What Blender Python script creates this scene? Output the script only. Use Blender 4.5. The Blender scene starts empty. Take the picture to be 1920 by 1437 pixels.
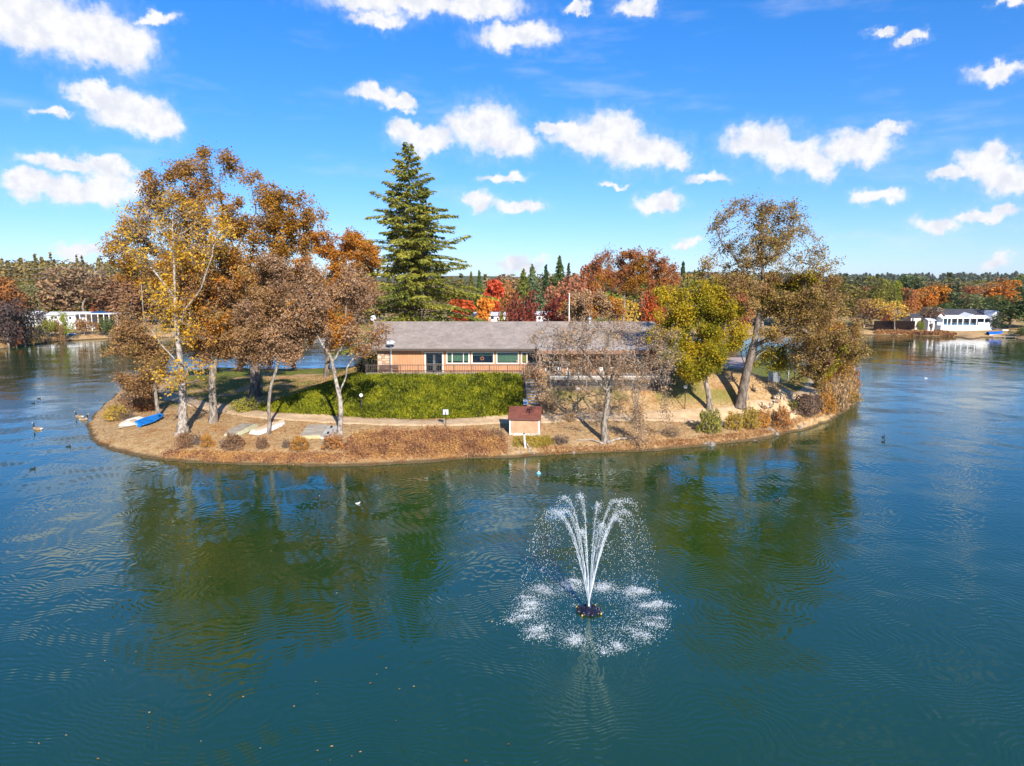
import bpy, math, random
import numpy as np
from mathutils import Vector, Matrix

scene = bpy.context.scene
COL = scene.collection
R = math.radians
PI = math.pi

# ------------------------------------------------------------------ camera
CAM_H = 15.0
FPX = 1331.0                       # focal length in pixels of the 1920 px wide photograph
PITCH = math.atan((718.5 - 540.0) / FPX)
cam_d = bpy.data.cameras.new('camera')
cam = bpy.data.objects.new('camera', cam_d)
COL.objects.link(cam)
cam_d.sensor_width = 36.0
cam_d.lens = FPX / 1920.0 * 36.0
cam_d.clip_start = 0.5
cam_d.clip_end = 30000.0
cam.location = (0, 0, CAM_H)
cam.rotation_euler = (PI / 2 - PITCH, 0, 0)
scene.camera = cam

def ray(px, py):
    a = (px - 960.0) / FPX
    b = -(py - 718.5) / FPX
    c, s = math.cos(PITCH), math.sin(PITCH)
    return np.array([a, c + b * s, -s + b * c])

def at_z(px, py, z=0.0):
    d = ray(px, py)
    t = (z - CAM_H) / d[2]
    return np.array([d[0] * t, d[1] * t, z])

def at_y(px, py, Y):
    d = ray(px, py)
    t = Y / d[1]
    return np.array([d[0] * t, Y, CAM_H + d[2] * t])

# ------------------------------------------------------------------ world, sun, exposure
SUN_AZ = R(17.0)      # to the right of straight behind the camera
SUN_EL = R(28.0)
scene.view_settings.view_transform = 'Standard'
scene.view_settings.look = 'None'
scene.view_settings.gamma = 1.0
scene.view_settings.use_curve_mapping = False
scene.view_settings.exposure = 0.70

cy = scene.cycles
cy.max_bounces = 6
cy.diffuse_bounces = 3
cy.glossy_bounces = 3
cy.transmission_bounces = 4
cy.transparent_max_bounces = 8
cy.volume_bounces = 0

sun_d = bpy.data.lights.new('sun', 'SUN')
sun_d.energy = 5.0
sun_d.angle = R(0.55)
sun_d.color = (1.0, 0.93, 0.82)
sun = bpy.data.objects.new('sun', sun_d)
COL.objects.link(sun)
sun_dir = Vector((math.sin(SUN_AZ) * math.cos(SUN_EL), -math.cos(SUN_AZ) * math.cos(SUN_EL), math.sin(SUN_EL)))
sun.rotation_euler = sun_dir.to_track_quat('Z', 'Y').to_euler()
sun.location = (30, -60, 60)

class NT:
    """small helper around a node tree"""
    def __init__(self, tree):
        self.t = tree
        self.n = tree.nodes
        self.l = tree.links
    def new(self, typ, **kw):
        nd = self.n.new(typ)
        for k, v in kw.items():
            setattr(nd, k, v)
        return nd
    def put(self, sock, v):
        if v is None:
            return
        if isinstance(v, bpy.types.NodeSocket):
            self.l.new(v, sock)
        else:
            sock.default_value = v
    def math(self, op, a, b=None, c=None, clamp=False):
        nd = self.new('ShaderNodeMath', operation=op, use_clamp=clamp)
        self.put(nd.inputs[0], a); self.put(nd.inputs[1], b); self.put(nd.inputs[2], c)
        return nd.outputs[0]
    def vmath(self, op, a, b=None, out=0):
        nd = self.new('ShaderNodeVectorMath', operation=op)
        self.put(nd.inputs[0], a); self.put(nd.inputs[1], b)
        return nd.outputs[out]
    def noise(self, vec, scale, detail=2.0, rough=0.5, dims='3D', dist=0.0, out='Fac'):
        nd = self.new('ShaderNodeTexNoise', noise_dimensions=dims)
        self.put(nd.inputs['Vector'], vec)
        nd.inputs['Scale'].default_value = scale
        nd.inputs['Detail'].default_value = detail
        nd.inputs['Roughness'].default_value = rough
        nd.inputs['Distortion'].default_value = dist
        return nd.outputs[out]
    def mix(self, fac, a, b, blend='MIX'):
        nd = self.new('ShaderNodeMix', data_type='RGBA', blend_type=blend)
        self.put(nd.inputs[0], fac); self.put(nd.inputs[6], a); self.put(nd.inputs[7], b)
        return nd.outputs[2]
    def rng(self, v, a0, a1, b0=0.0, b1=1.0, smooth=True):
        nd = self.new('ShaderNodeMapRange', interpolation_type='SMOOTHSTEP' if smooth else 'LINEAR')
        self.put(nd.inputs[0], v)
        for i, x in enumerate((a0, a1, b0, b1)):
            nd.inputs[i + 1].default_value = x
        return nd.outputs[0]
    def ramp(self, v, stops, interp='LINEAR'):
        nd = self.new('ShaderNodeValToRGB')
        cr = nd.color_ramp
        cr.interpolation = interp
        while len(cr.elements) < len(stops):
            cr.elements.new(0.5)
        for e, (p, c) in zip(cr.elements, stops):
            e.position = p
            e.color = (c[0], c[1], c[2], 1)
        self.put(nd.inputs[0], v)
        return nd.outputs[0]

CLOUDS = [  # (px, py, rx, ry) direction and angular size of each puff
    (70,40,120,52),(165,62,105,52),(228,80,62,46),(195,100,52,28),(292,32,30,13),
    (175,178,48,22),(238,203,70,32),(302,234,42,26),(95,210,36,9),
    (118,302,72,17),(200,318,42,17),(70,350,60,24),(150,356,70,25),(215,354,44,26),
    (700,178,36,17),(748,192,36,13),
    (905,238,66,42),(962,266,48,26),(800,262,54,24),(760,245,26,20),
    (1140,252,64,38),(1090,256,56,24),(1205,284,66,32),(1264,300,36,18),(1040,240,30,10),
    (1422,264,62,30),(1484,290,60,28),(1536,312,38,24),(1612,276,66,30),(1664,245,44,12),
    (1842,308,58,30),(1896,334,58,30),(1772,330,32,14),
    (1756,420,46,16),(1846,402,52,13),(1646,369,42,12),(1236,381,40,15),
    (898,380,34,17),(975,384,40,11),
    (770,5,150,24),(890,12,90,22),(705,36,46,14),(968,68,70,24),
    (1080,14,22,9),(1190,12,36,18),(1650,60,24,8),(1700,76,26,10),(1872,134,48,15),(1900,4,28,10),
    (150,466,54,13),(980,496,40,15),(1875,492,28,12),(1290,455,22,9),
    (945,332,38,8),(1330,334,46,10),(1150,346,24,6),
]

def build_world():
    w = bpy.data.worlds.new('World')
    scene.world = w
    w.use_nodes = True
    k = NT(w.node_tree)
    k.n.clear()
    out = k.new('ShaderNodeOutputWorld')
    bg = k.new('ShaderNodeBackground')
    k.l.new(bg.outputs[0], out.inputs[0])
    sky = k.new('ShaderNodeTexSky', sky_type='NISHITA')
    sky.sun_disc = False
    sky.sun_elevation = SUN_EL
    sky.sun_rotation = PI - SUN_AZ
    sky.altitude = 400.0
    sky.air_density = 1.0
    sky.dust_density = 0.2
    sky.ozone_density = 3.0
    hsv = k.new('ShaderNodeHueSaturation')
    hsv.inputs['Saturation'].default_value = 1.28
    hsv.inputs['Value'].default_value = 1.72
    tint = k.mix(1.0, sky.outputs[0], (0.80, 0.95, 1.36, 1), 'MULTIPLY')
    gm = k.new('ShaderNodeGamma'); gm.inputs[1].default_value = 0.80
    k.l.new(tint, gm.inputs[0])
    k.l.new(gm.outputs[0], hsv.inputs['Color'])
    tc = k.new('ShaderNodeTexCoord')
    sep = k.new('ShaderNodeSeparateXYZ')
    k.l.new(tc.outputs['Generated'], sep.inputs[0])
    az = k.math('ARCTAN2', sep.outputs[0], sep.outputs[1])
    el = k.math('ARCSINE', sep.outputs[2])
    cmb = k.new('ShaderNodeCombineXYZ')
    k.l.new(az, cmb.inputs[0]); k.l.new(el, cmb.inputs[1])
    p = cmb.outputs[0]
    n1 = k.noise(p, 26.0, 8.0, 0.62, '2D', out='Color')
    off = k.vmath('MULTIPLY', k.vmath('SUBTRACT', n1, (0.5, 0.5, 0.5)), (0.050, 0.042, 0.0))
    pd = k.vmath('ADD', p, off)
    acc = None
    for (px, py, rx, ry) in CLOUDS:
        d = ray(px, py); d /= np.linalg.norm(d)
        a0, e0 = math.atan2(d[0], d[1]), math.asin(d[2])
        d2 = ray(px + rx, py); d2 /= np.linalg.norm(d2)
        d3 = ray(px, py - ry); d3 /= np.linalg.norm(d3)
        ra = abs(math.atan2(d2[0], d2[1]) - a0) * 1.08
        re = abs(math.asin(d3[2]) - e0) * 1.12
        v = k.vmath('SUBTRACT', pd, (a0, e0, 0))
        v = k.vmath('MULTIPLY', v, (1 / ra, 1 / re, 0))
        ln = k.vmath('LENGTH', v, out=1)
        acc = ln if acc is None else k.math('SMOOTH_MIN', acc, ln, 0.25)
    fine = k.noise(p, 85.0, 5.0, 0.6, '2D')
    dd = k.math('ADD', acc, k.math('MULTIPLY', k.math('SUBTRACT', fine, 0.5), 0.34))
    dens = k.math('MAXIMUM', k.rng(dd, 1.30, 0.60), k.rng(k.math('ADD', acc, k.math('MULTIPLY', fine, 0.9)), 2.2, 1.2, 0.0, 0.16))
    # the same broken cumulus goes on over the rest of the sky
    h = k.math('ADD', k.math('MAXIMUM', sep.outputs[2], 0.0), 0.16)
    pl = k.new('ShaderNodeCombineXYZ')
    k.l.new(k.math('DIVIDE', sep.outputs[0], h), pl.inputs[0])
    k.l.new(k.math('DIVIDE', sep.outputs[1], h), pl.inputs[1])
    g = k.noise(pl.outputs[0], 1.5, 6.0, 0.6, '2D')
    gd = k.rng(g, 0.62, 0.76)
    outside = k.math('MAXIMUM', k.rng(k.math('ABSOLUTE', az), 0.62, 0.75), k.rng(el, 0.40, 0.52))
    gd = k.math('MULTIPLY', gd, k.math('MULTIPLY', outside, k.rng(el, 0.02, 0.12)))
    dens = k.math('MAXIMUM', dens, gd)
    dens = k.math('MULTIPLY', dens, 0.97)
    # thin veils
    st = k.vmath('MULTIPLY', p, (3.0, 14.0, 0.0))
    veil = k.rng(k.noise(st, 1.6, 5.0, 0.6, '2D'), 0.52, 0.85, 0.0, 0.22)
    dens = k.math('MAXIMUM', dens, veil)
    shade = k.rng(k.noise(p, 40.0, 4.0, 0.6, '2D'), 0.30, 0.62)
    ccol = k.mix(shade, (7.0, 7.15, 7.7, 1), (8.6, 8.5, 8.6, 1))
    col = k.mix(dens, hsv.outputs[0], ccol)
    k.l.new(col, bg.inputs['Color'])
    bg.inputs['Strength'].default_value = 0.075

build_world()
scene.world.cycles.sampling_method = 'MANUAL'
scene.world.cycles.sample_map_resolution = 256
# ------------------------------------------------------------------ object helpers
def tag(o, label=None, cat=None, group=None, kind=None):
    if label: o['label'] = label
    if cat: o['category'] = cat
    if group: o['group'] = group
    if kind: o['kind'] = kind
    return o

def empty(name, loc, label=None, cat=None, group=None, rz=0.0, sc=1.0):
    o = bpy.data.objects.new(name, None)
    COL.objects.link(o)
    o.location = tuple(float(v) for v in loc)
    o.rotation_euler = (0, 0, rz)
    o.scale = (sc, sc, sc) if not isinstance(sc, tuple) else sc
    o.empty_display_size = 0.3
    return tag(o, label, cat, group)

def link(name, me, material=None, parent=None, loc=None):
    if material is not None and not me.materials:
        me.materials.append(material)
    o = bpy.data.objects.new(name, me)
    COL.objects.link(o)
    if parent is not None:
        o.parent = parent
    if loc is not None:
        o.location = tuple(float(v) for v in loc)
    return o

def mesh_np(name, V, quads=None, tris=None, smooth=False):
    V = np.asarray(V, dtype=np.float32).reshape(-1, 3)
    me = bpy.data.meshes.new(name)
    me.vertices.add(len(V))
    me.vertices.foreach_set('co', V.ravel())
    q = np.zeros((0, 4), np.int32) if quads is None else np.asarray(quads, np.int32).reshape(-1, 4)
    t = np.zeros((0, 3), np.int32) if tris is None else np.asarray(tris, np.int32).reshape(-1, 3)
    nl = q.size + t.size
    me.loops.add(nl)
    me.loops.foreach_set('vertex_index', np.concatenate([q.ravel(), t.ravel()]).astype(np.int32))
    me.polygons.add(len(q) + len(t))
    starts = np.concatenate([np.arange(len(q)) * 4, q.size + np.arange(len(t)) * 3]).astype(np.int32)
    me.polygons.foreach_set('loop_start', starts)
    me.update(calc_edges=True)
    me.polygons.foreach_set('use_smooth', np.full(len(q) + len(t), bool(smooth)))
    me.validate()
    return me

class MB:
    """mesh builder: collects verts and faces, builds ONE mesh object"""
    def __init__(self):
        self.v = []; self.q = []; self.t = []
        self.n = 0
    def add(self, V, quads=(), tris=()):
        V = np.asarray(V, float).reshape(-1, 3)
        self.v.append(V)
        for f in quads: self.q.append([i + self.n for i in f])
        for f in tris: self.t.append([i + self.n for i in f])
        self.n += len(V)
        return self
    def box(self, x0, x1, y0, y1, z0, z1):
        V = [(x0,y0,z0),(x1,y0,z0),(x1,y1,z0),(x0,y1,z0),(x0,y0,z1),(x1,y0,z1),(x1,y1,z1),(x0,y1,z1)]
        return self.add(V, [(0,3,2,1),(4,5,6,7),(0,1,5,4),(1,2,6,5),(2,3,7,6),(3,0,4,7)])
    def hexa(self, V):
        """8 corners, bottom ring then top ring"""
        return self.add(V, [(0,3,2,1),(4,5,6,7),(0,1,5,4),(1,2,6,5),(2,3,7,6),(3,0,4,7)])
    def bar(self, p0, p1, w, h=None):
        h = w if h is None else h
        p0 = np.array(p0, float); p1 = np.array(p1, float)
        d = p1 - p0; d /= max(np.linalg.norm(d), 1e-9)
        up = np.array([0, 0, 1.0]) if abs(d[2]) < 0.95 else np.array([0, 1.0, 0])
        s = np.cross(d, up); s /= np.linalg.norm(s)
        u = np.cross(s, d)
        V = []
        for p in (p0, p1):
            for a, b in ((-1,-1),(1,-1),(1,1),(-1,1)):
                V.append(p + s * a * w / 2 + u * b * h / 2)
        return self.add(V, [(0,1,2,3),(7,6,5,4),(0,4,5,1),(1,5,6,2),(2,6,7,3),(3,7,4,0)])
    def tube(self, pts, rad, k=8, cap=True):
        pts = np.asarray(pts, float)
        n = len(pts)
        rad = np.broadcast_to(np.asarray(rad, float), (n,))
        V, Q = sweep(pts, rad, k)
        T = []
        if cap:
            V = np.vstack([V, pts[0], pts[-1]])
            for i in range(k):
                T.append((n * k, (i + 1) % k, i))
                T.append((n * k + 1, (n - 1) * k + i, (n - 1) * k + (i + 1) % k))
        return self.add(V, Q, T)
    def lathe(self, prof, k=12, c=(0, 0, 0)):
        """prof: (r, z) pairs bottom to top"""
        V = []
        for r, z in prof:
            for i in range(k):
                a = 2 * PI * i / k
                V.append((c[0] + r * math.cos(a), c[1] + r * math.sin(a), c[2] + z))
        Q = [(j * k + i, j * k + (i + 1) % k, (j + 1) * k + (i + 1) % k, (j + 1) * k + i)
             for j in range(len(prof) - 1) for i in range(k)]
        return self.add(V, Q)
    def sphere(self, c, r, k=10, m=6, sc=(1, 1, 1)):
        V = []; Q = []
        for j in range(m + 1):
            th = PI * j / m
            for i in range(k):
                a = 2 * PI * i / k
                V.append((c[0] + r * sc[0] * math.sin(th) * math.cos(a), c[1] + r * sc[1] * math.sin(th) * math.sin(a), c[2] - r * sc[2] * math.cos(th)))
        for j in range(m):
            for i in range(k):
                Q.append((j * k + i, j * k + (i + 1) % k, (j + 1) * k + (i + 1) % k, (j + 1) * k + i))
        return self.add(V, Q)
    def build(self, name, material, parent=None, loc=None, smooth=False):
        V = np.vstack(self.v)
        me = mesh_np(name, V, self.q if self.q else None, self.t if self.t else None, smooth)
        return link(name, me, material, parent, loc)

def sweep(pts, rad, k):
    pts = np.asarray(pts, float)
    n = len(pts)
    tan = np.empty_like(pts)
    tan[1:-1] = pts[2:] - pts[:-2]
    tan[0] = pts[1] - pts[0]
    tan[-1] = pts[-1] - pts[-2]
    tan /= np.maximum(np.linalg.norm(tan, axis=1, keepdims=True), 1e-9)
    ref = np.array([1.0, 0.13, 0.07]) if abs(tan[0, 0]) < 0.8 else np.array([0.07, 1.0, 0.1])
    s = ref - tan * (tan @ ref)[:, None]
    bad = np.linalg.norm(s, axis=1) < 0.2
    s[bad] = np.array([0.1, 0.05, 1.0]) - tan[bad] * (tan[bad] @ np.array([0.1, 0.05, 1.0]))[:, None]
    s /= np.maximum(np.linalg.norm(s, axis=1, keepdims=True), 1e-9)
    u = np.cross(tan, s)
    a = np.arange(k) * 2 * PI / k
    V = pts[:, None, :] + rad[:, None, None] * (np.cos(a)[None, :, None] * s[:, None, :] + np.sin(a)[None, :, None] * u[:, None, :])
    i = np.arange(k); j = np.arange(n - 1)
    b = (j * k)[:, None]
    Q = np.stack([b + i, b + (i + 1) % k, b + k + (i + 1) % k, b + k + i], axis=-1).reshape(-1, 4)
    return V.reshape(-1, 3), Q

# ------------------------------------------------------------------ materials
MATS = {}
def mat(name, c1, c2=None, rough=0.8, scale=6.0, detail=4.0, bump=0.0, bscale=None, metal=0.0, spec=0.3, stretch=(1, 1, 1), lo=0.35, hi=0.65, coord='Object', bdist=0.02):
    if name in MATS: return MATS[name]
    m = bpy.data.materials.new(name)
    m.use_nodes = True
    k = NT(m.node_tree)
    b = k.n['Principled BSDF']
    b.inputs['Roughness'].default_value = rough
    b.inputs['Metallic'].default_value = metal
    b.inputs['Specular IOR Level'].default_value = spec
    tc = k.new('ShaderNodeTexCoord')
    vec = k.vmath('MULTIPLY', tc.outputs[coord], stretch)
    if c2 is None:
        c2 = tuple(x * 0.82 for x in c1)
    n = k.noise(vec, scale, detail, 0.6)
    f = k.rng(n, lo, hi)
    k.l.new(k.mix(f, (*c1, 1), (*c2, 1)), b.inputs['Base Color'])
    if bump > 0:
        bp = k.new('ShaderNodeBump')
        bp.inputs['Strength'].default_value = bump
        bp.inputs['Distance'].default_value = bdist
        k.l.new(k.noise(vec, bscale or scale * 3, 4.0, 0.6), bp.inputs['Height'])
        k.l.new(bp.outputs[0], b.inputs['Normal'])
    MATS[name] = m
    return m

def leaf_mat(name, stops, trans=0.35, clump=0.35, objcol=False):
    """foliage: colour per leaf (random per island), slow drift through the crown, some light shining through"""
    m = bpy.data.materials.new(name)
    m.use_nodes = True
    k = NT(m.node_tree)
    k.n.clear()
    out = k.new('ShaderNodeOutputMaterial')
    geo = k.new('ShaderNodeNewGeometry')
    tc = k.new('ShaderNodeTexCoord')
    r = geo.outputs['Random Per Island']
    n = k.noise(tc.outputs['Object'], clump, 2.0, 0.5)
    f = k.math('ADD', k.math('MULTIPLY', r, 0.55), k.math('MULTIPLY', k.rng(n, 0.3, 0.7), 0.45))
    if objcol:
        oi = k.new('ShaderNodeObjectInfo')
        g = k.math('ADD', k.math('MULTIPLY', f, 0.9), 0.55)
        col = k.vmath('MULTIPLY', oi.outputs['Color'], k.ramp(f, [(0.0, (0.55, 0.6, 0.7)), (0.5, (1, 1, 1)), (1.0, (1.5, 1.35, 1.1))]))
    else:
        col = k.ramp(f, stops)
    d = k.new('ShaderNodeBsdfPrincipled')
    d.inputs['Roughness'].default_value = 0.55
    d.inputs['Specular IOR Level'].default_value = 0.25
    k.l.new(col, d.inputs['Base Color'])
    t = k.new('ShaderNodeBsdfTranslucent')
    k.l.new(col, t.inputs['Color'])
    mx = k.new('ShaderNodeMixShader')
    mx.inputs[0].default_value = trans
    k.l.new(d.outputs[0], mx.inputs[1]); k.l.new(t.outputs[0], mx.inputs[2])
    k.l.new(mx.outputs[0], out.inputs[0])
    return m

def flat(name, c, rough=0.6, metal=0.0, spec=0.4):
    return mat(name, c, tuple(x * 0.9 for x in c), rough=rough, metal=metal, spec=spec, scale=3.0)

def glass_mat(name, tint=(0.9, 0.95, 0.95), clear=0.55):
    m = bpy.data.materials.new(name)
    m.use_nodes = True
    k = NT(m.node_tree)
    k.n.clear()
    out = k.new('ShaderNodeOutputMaterial')
    tr = k.new('ShaderNodeBsdfTransparent'); tr.inputs[0].default_value = (*[x * clear + (1 - clear) * 0.5 for x in tint], 1)
    gl = k.new('ShaderNodeBsdfGlossy'); gl.inputs['Roughness'].default_value = 0.03
    fr = k.new('ShaderNodeFresnel'); fr.inputs[0].default_value = 1.6
    mx = k.new('ShaderNodeMixShader')
    k.l.new(fr.outputs[0], mx.inputs[0]); k.l.new(tr.outputs[0], mx.inputs[1]); k.l.new(gl.outputs[0], mx.inputs[2])
    k.l.new(mx.outputs[0], out.inputs[0])
    return m

# ------------------------------------------------------------------ terrain
def poly_sd(poly, X, Y):
    """signed distance to a polygon, positive inside"""
    P = np.asarray(poly, float)
    sh = X.shape
    x = X.ravel(); y = Y.ravel()
    d = np.full(x.shape, 1e9)
    ins = np.zeros(x.shape, bool)
    n = len(P)
    for i in range(n):
        ax, ay = P[i]; bx, by = P[(i + 1) % n]
        ex, ey = bx - ax, by - ay
        t = np.clip(((x - ax) * ex + (y - ay) * ey) / (ex * ex + ey * ey + 1e-12), 0, 1)
        d = np.minimum(d, np.hypot(x - ax - t * ex, y - ay - t * ey))
        c = ((ay > y) != (by > y))
        with np.errstate(divide='ignore', invalid='ignore'):
            ins ^= c & (x < (bx - ax) * (y - ay) / (by - ay + 1e-12) + ax)
    return np.where(ins, d, -d).reshape(sh)

def catmull(P, m=6, closed=False):
    P = np.asarray(P, float)
    n = len(P)
    out = []
    rng = range(n) if closed else range(n - 1)
    for i in rng:
        if closed:
            p0, p1, p2, p3 = P[(i - 1) % n], P[i], P[(i + 1) % n], P[(i + 2) % n]
        else:
            p0, p1, p2, p3 = P[max(i - 1, 0)], P[i], P[i + 1], P[min(i + 2, n - 1)]
        for j in range(m):
            t = j / m
            out.append(0.5 * ((2 * p1) + (-p0 + p2) * t + (2 * p0 - 5 * p1 + 4 * p2 - p3) * t * t + (-p0 + 3 * p1 - 3 * p2 + p3) * t ** 3))
    if not closed:
        out.append(P[-1])
    return np.array(out)

_front = [(163,798),(176,826),(215,846),(300,862),(400,869),(520,873),(640,874),(760,869),(880,861),(980,857),(1100,850),(1200,846),(1300,839),(1400,827),(1470,815),(1540,795),(1590,768),(1608,737),(1602,715)]
ISLAND = [tuple(at_z(a, b)[:2]) for a, b in _front]
ISLAND += [(53,124),(42,138),(35,165),(34,232),(-10,232),(-17,170),(-22,142),(-29,130),(-38,126),(-49,128),(-57,125)]
ISLAND += [tuple(at_z(a, b)[:2]) for a, b in ((268,713),(235,728),(192,764))]
ISLAND = catmull(ISLAND, 4, True)
MAIN = [(-4000,40),(-320,60),(-200,112),(-150,150),(-126,173),(-128,200),(-118,215),(-60,221),(-20,222),(40,222),(60,226),(104,226)]+[tuple(at_z(a, b)[:2]) for a, b in ((1610,628.5),(1700,629),(1790,632),(1822,637),(1846,632.5),(1900,634),(1936,645))]+[(150,165),(220,120),(420,60),(4000,40),(9000,9000),(-9000,9000)]
MAIN = [tuple(p) for p in MAIN]

_rs = np.random.RandomState(5)
_gr = _rs.rand(64, 64)
def vnoise(x, y):
    x = np.asarray(x, float); y = np.asarray(y, float)
    xi = np.floor(x).astype(int); yi = np.floor(y).astype(int)
    fx = x - xi; fy = y - yi
    fx = fx * fx * (3 - 2 * fx); fy = fy * fy * (3 - 2 * fy)
    g = lambda a, b: _gr[a % 64, b % 64]
    return (g(xi, yi) * (1 - fx) + g(xi + 1, yi) * fx) * (1 - fy) + (g(xi, yi + 1) * (1 - fx) + g(xi + 1, yi + 1) * fx) * fy
def fbm(x, y, o=4):
    s = 0; a = 0.5
    for i in range(o):
        s = s + a * vnoise(x * 2 ** i + 13.7 * i, y * 2 ** i + 7.1 * i); a *= 0.5
    return s

def sstep(a, b, v):
    t = np.clip((v - a) / (b - a), 0, 1)
    return t * t * (3 - 2 * t)

def height(X, Y):
    X = np.asarray(X, float); Y = np.asarray(Y, float)
    wob = (fbm(X * 0.45, Y * 0.45) - 0.47) * 1.3 + (fbm(X * 1.7 + 5, Y * 1.7) - 0.47) * 0.55
    si = poly_sd(ISLAND, X, Y) + wob
    sm = poly_sd(MAIN, X, Y) + wob * 1.6
    s = np.maximum(si, sm)
    base = np.interp(s, [-14, -4, -1, 0, 0.35, 1.0, 3, 8, 14, 30, 60], [-2.2, -1.4, -0.45, 0.0, 0.25, 0.5, 0.95, 1.55, 1.9, 2.2, 2.6])
    # the raised pad the clubhouse stands on
    yf = 79.6 + 2.2 * sstep(2.5, 4.5, X)
    dx = np.maximum(np.maximum(-17.0 - X, X - 27.0), 0)
    dy = np.maximum(np.maximum(yf - Y, Y - 125.0), 0)
    dd = np.hypot(dx * 0.8, dy)
    w = np.clip(1 - dd / 8.6, 0, 1)
    w = 0.5 * w + 0.5 * w * w * (3 - 2 * w)
    z = base + np.maximum(5.25 - base, 0) * w * (si > 0)
    # mainland: slow rise, a wooded hill on the left, long ridges far off
    far = np.clip((sm - 10) / 300.0, 0, 1)
    z = z + far * 5.0 * (sm > 10)
    z = z + 12.0 * np.exp(-(((X + 270) / 190) ** 2 + ((Y - 430) / 120) ** 2)) * sstep(5, 90, sm)
    z = z + 4.0 * np.exp(-(((X - 190) / 90) ** 2 + ((Y - 330) / 90) ** 2)) * sstep(5, 60, sm)
    ridge = sstep(900, 2300, Y) * (14 + 52 * fbm(X * 0.0011 + 3.0, Y * 0.0006 + 1.3, 3))
    z = z + ridge
    z = z + (fbm(X * 0.8 + 40, Y * 0.8, 3) - 0.44) * 0.16 * sstep(0.5, 4, s)
    return z

def hgt(x, y):
    return float(height(np.array([x]), np.array([y]))[0])

_ty = np.concatenate([np.arange(56, 150, 0.12), np.arange(150, 420, 0.6)])
def on_ground(px, py, z=None):
    """first point of the ground (or the water) seen through a photograph pixel"""
    d = ray(px, py)
    t = _ty / d[1]
    x = d[0] * t; zz = CAM_H + d[2] * t
    h = np.maximum(height(x, _ty), 0.0)
    below = np.where(zz <= h)[0]
    i = below[0] if len(below) else len(_ty) - 1
    if i > 0 and len(below):
        a = zz[i - 1] - h[i - 1]; b = h[i] - zz[i]
        f = a / max(a + b, 1e-9)
        Y = _ty[i - 1] + f * (_ty[i] - _ty[i - 1])
    else:
        Y = _ty[i]
    p = at_y(px, py, Y)
    p[2] = max(hgt(p[0], p[1]), 0.0)
    return p
# ------------------------------------------------------------------ ground sheet
def axis(dense, mid, far, sd, sm):
    a = list(np.arange(dense[0], dense[1], sd))
    hi = list(np.arange(dense[1], mid[1], sm))
    lo = list(np.arange(dense[0] - sm, mid[0], -sm))[::-1]
    st = sm * 1.2; v = mid[1]; up = []
    while v < far[1]:
        up.append(v); v += st; st *= 1.10
    up.append(far[1])
    st = sm * 1.2; v = mid[0]; dn = []
    while v > far[0]:
        dn.append(v); v -= st; st *= 1.10
    dn.append(far[0])
    return np.array(sorted(set(np.round(dn + lo + a + hi + up, 3))))

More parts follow.
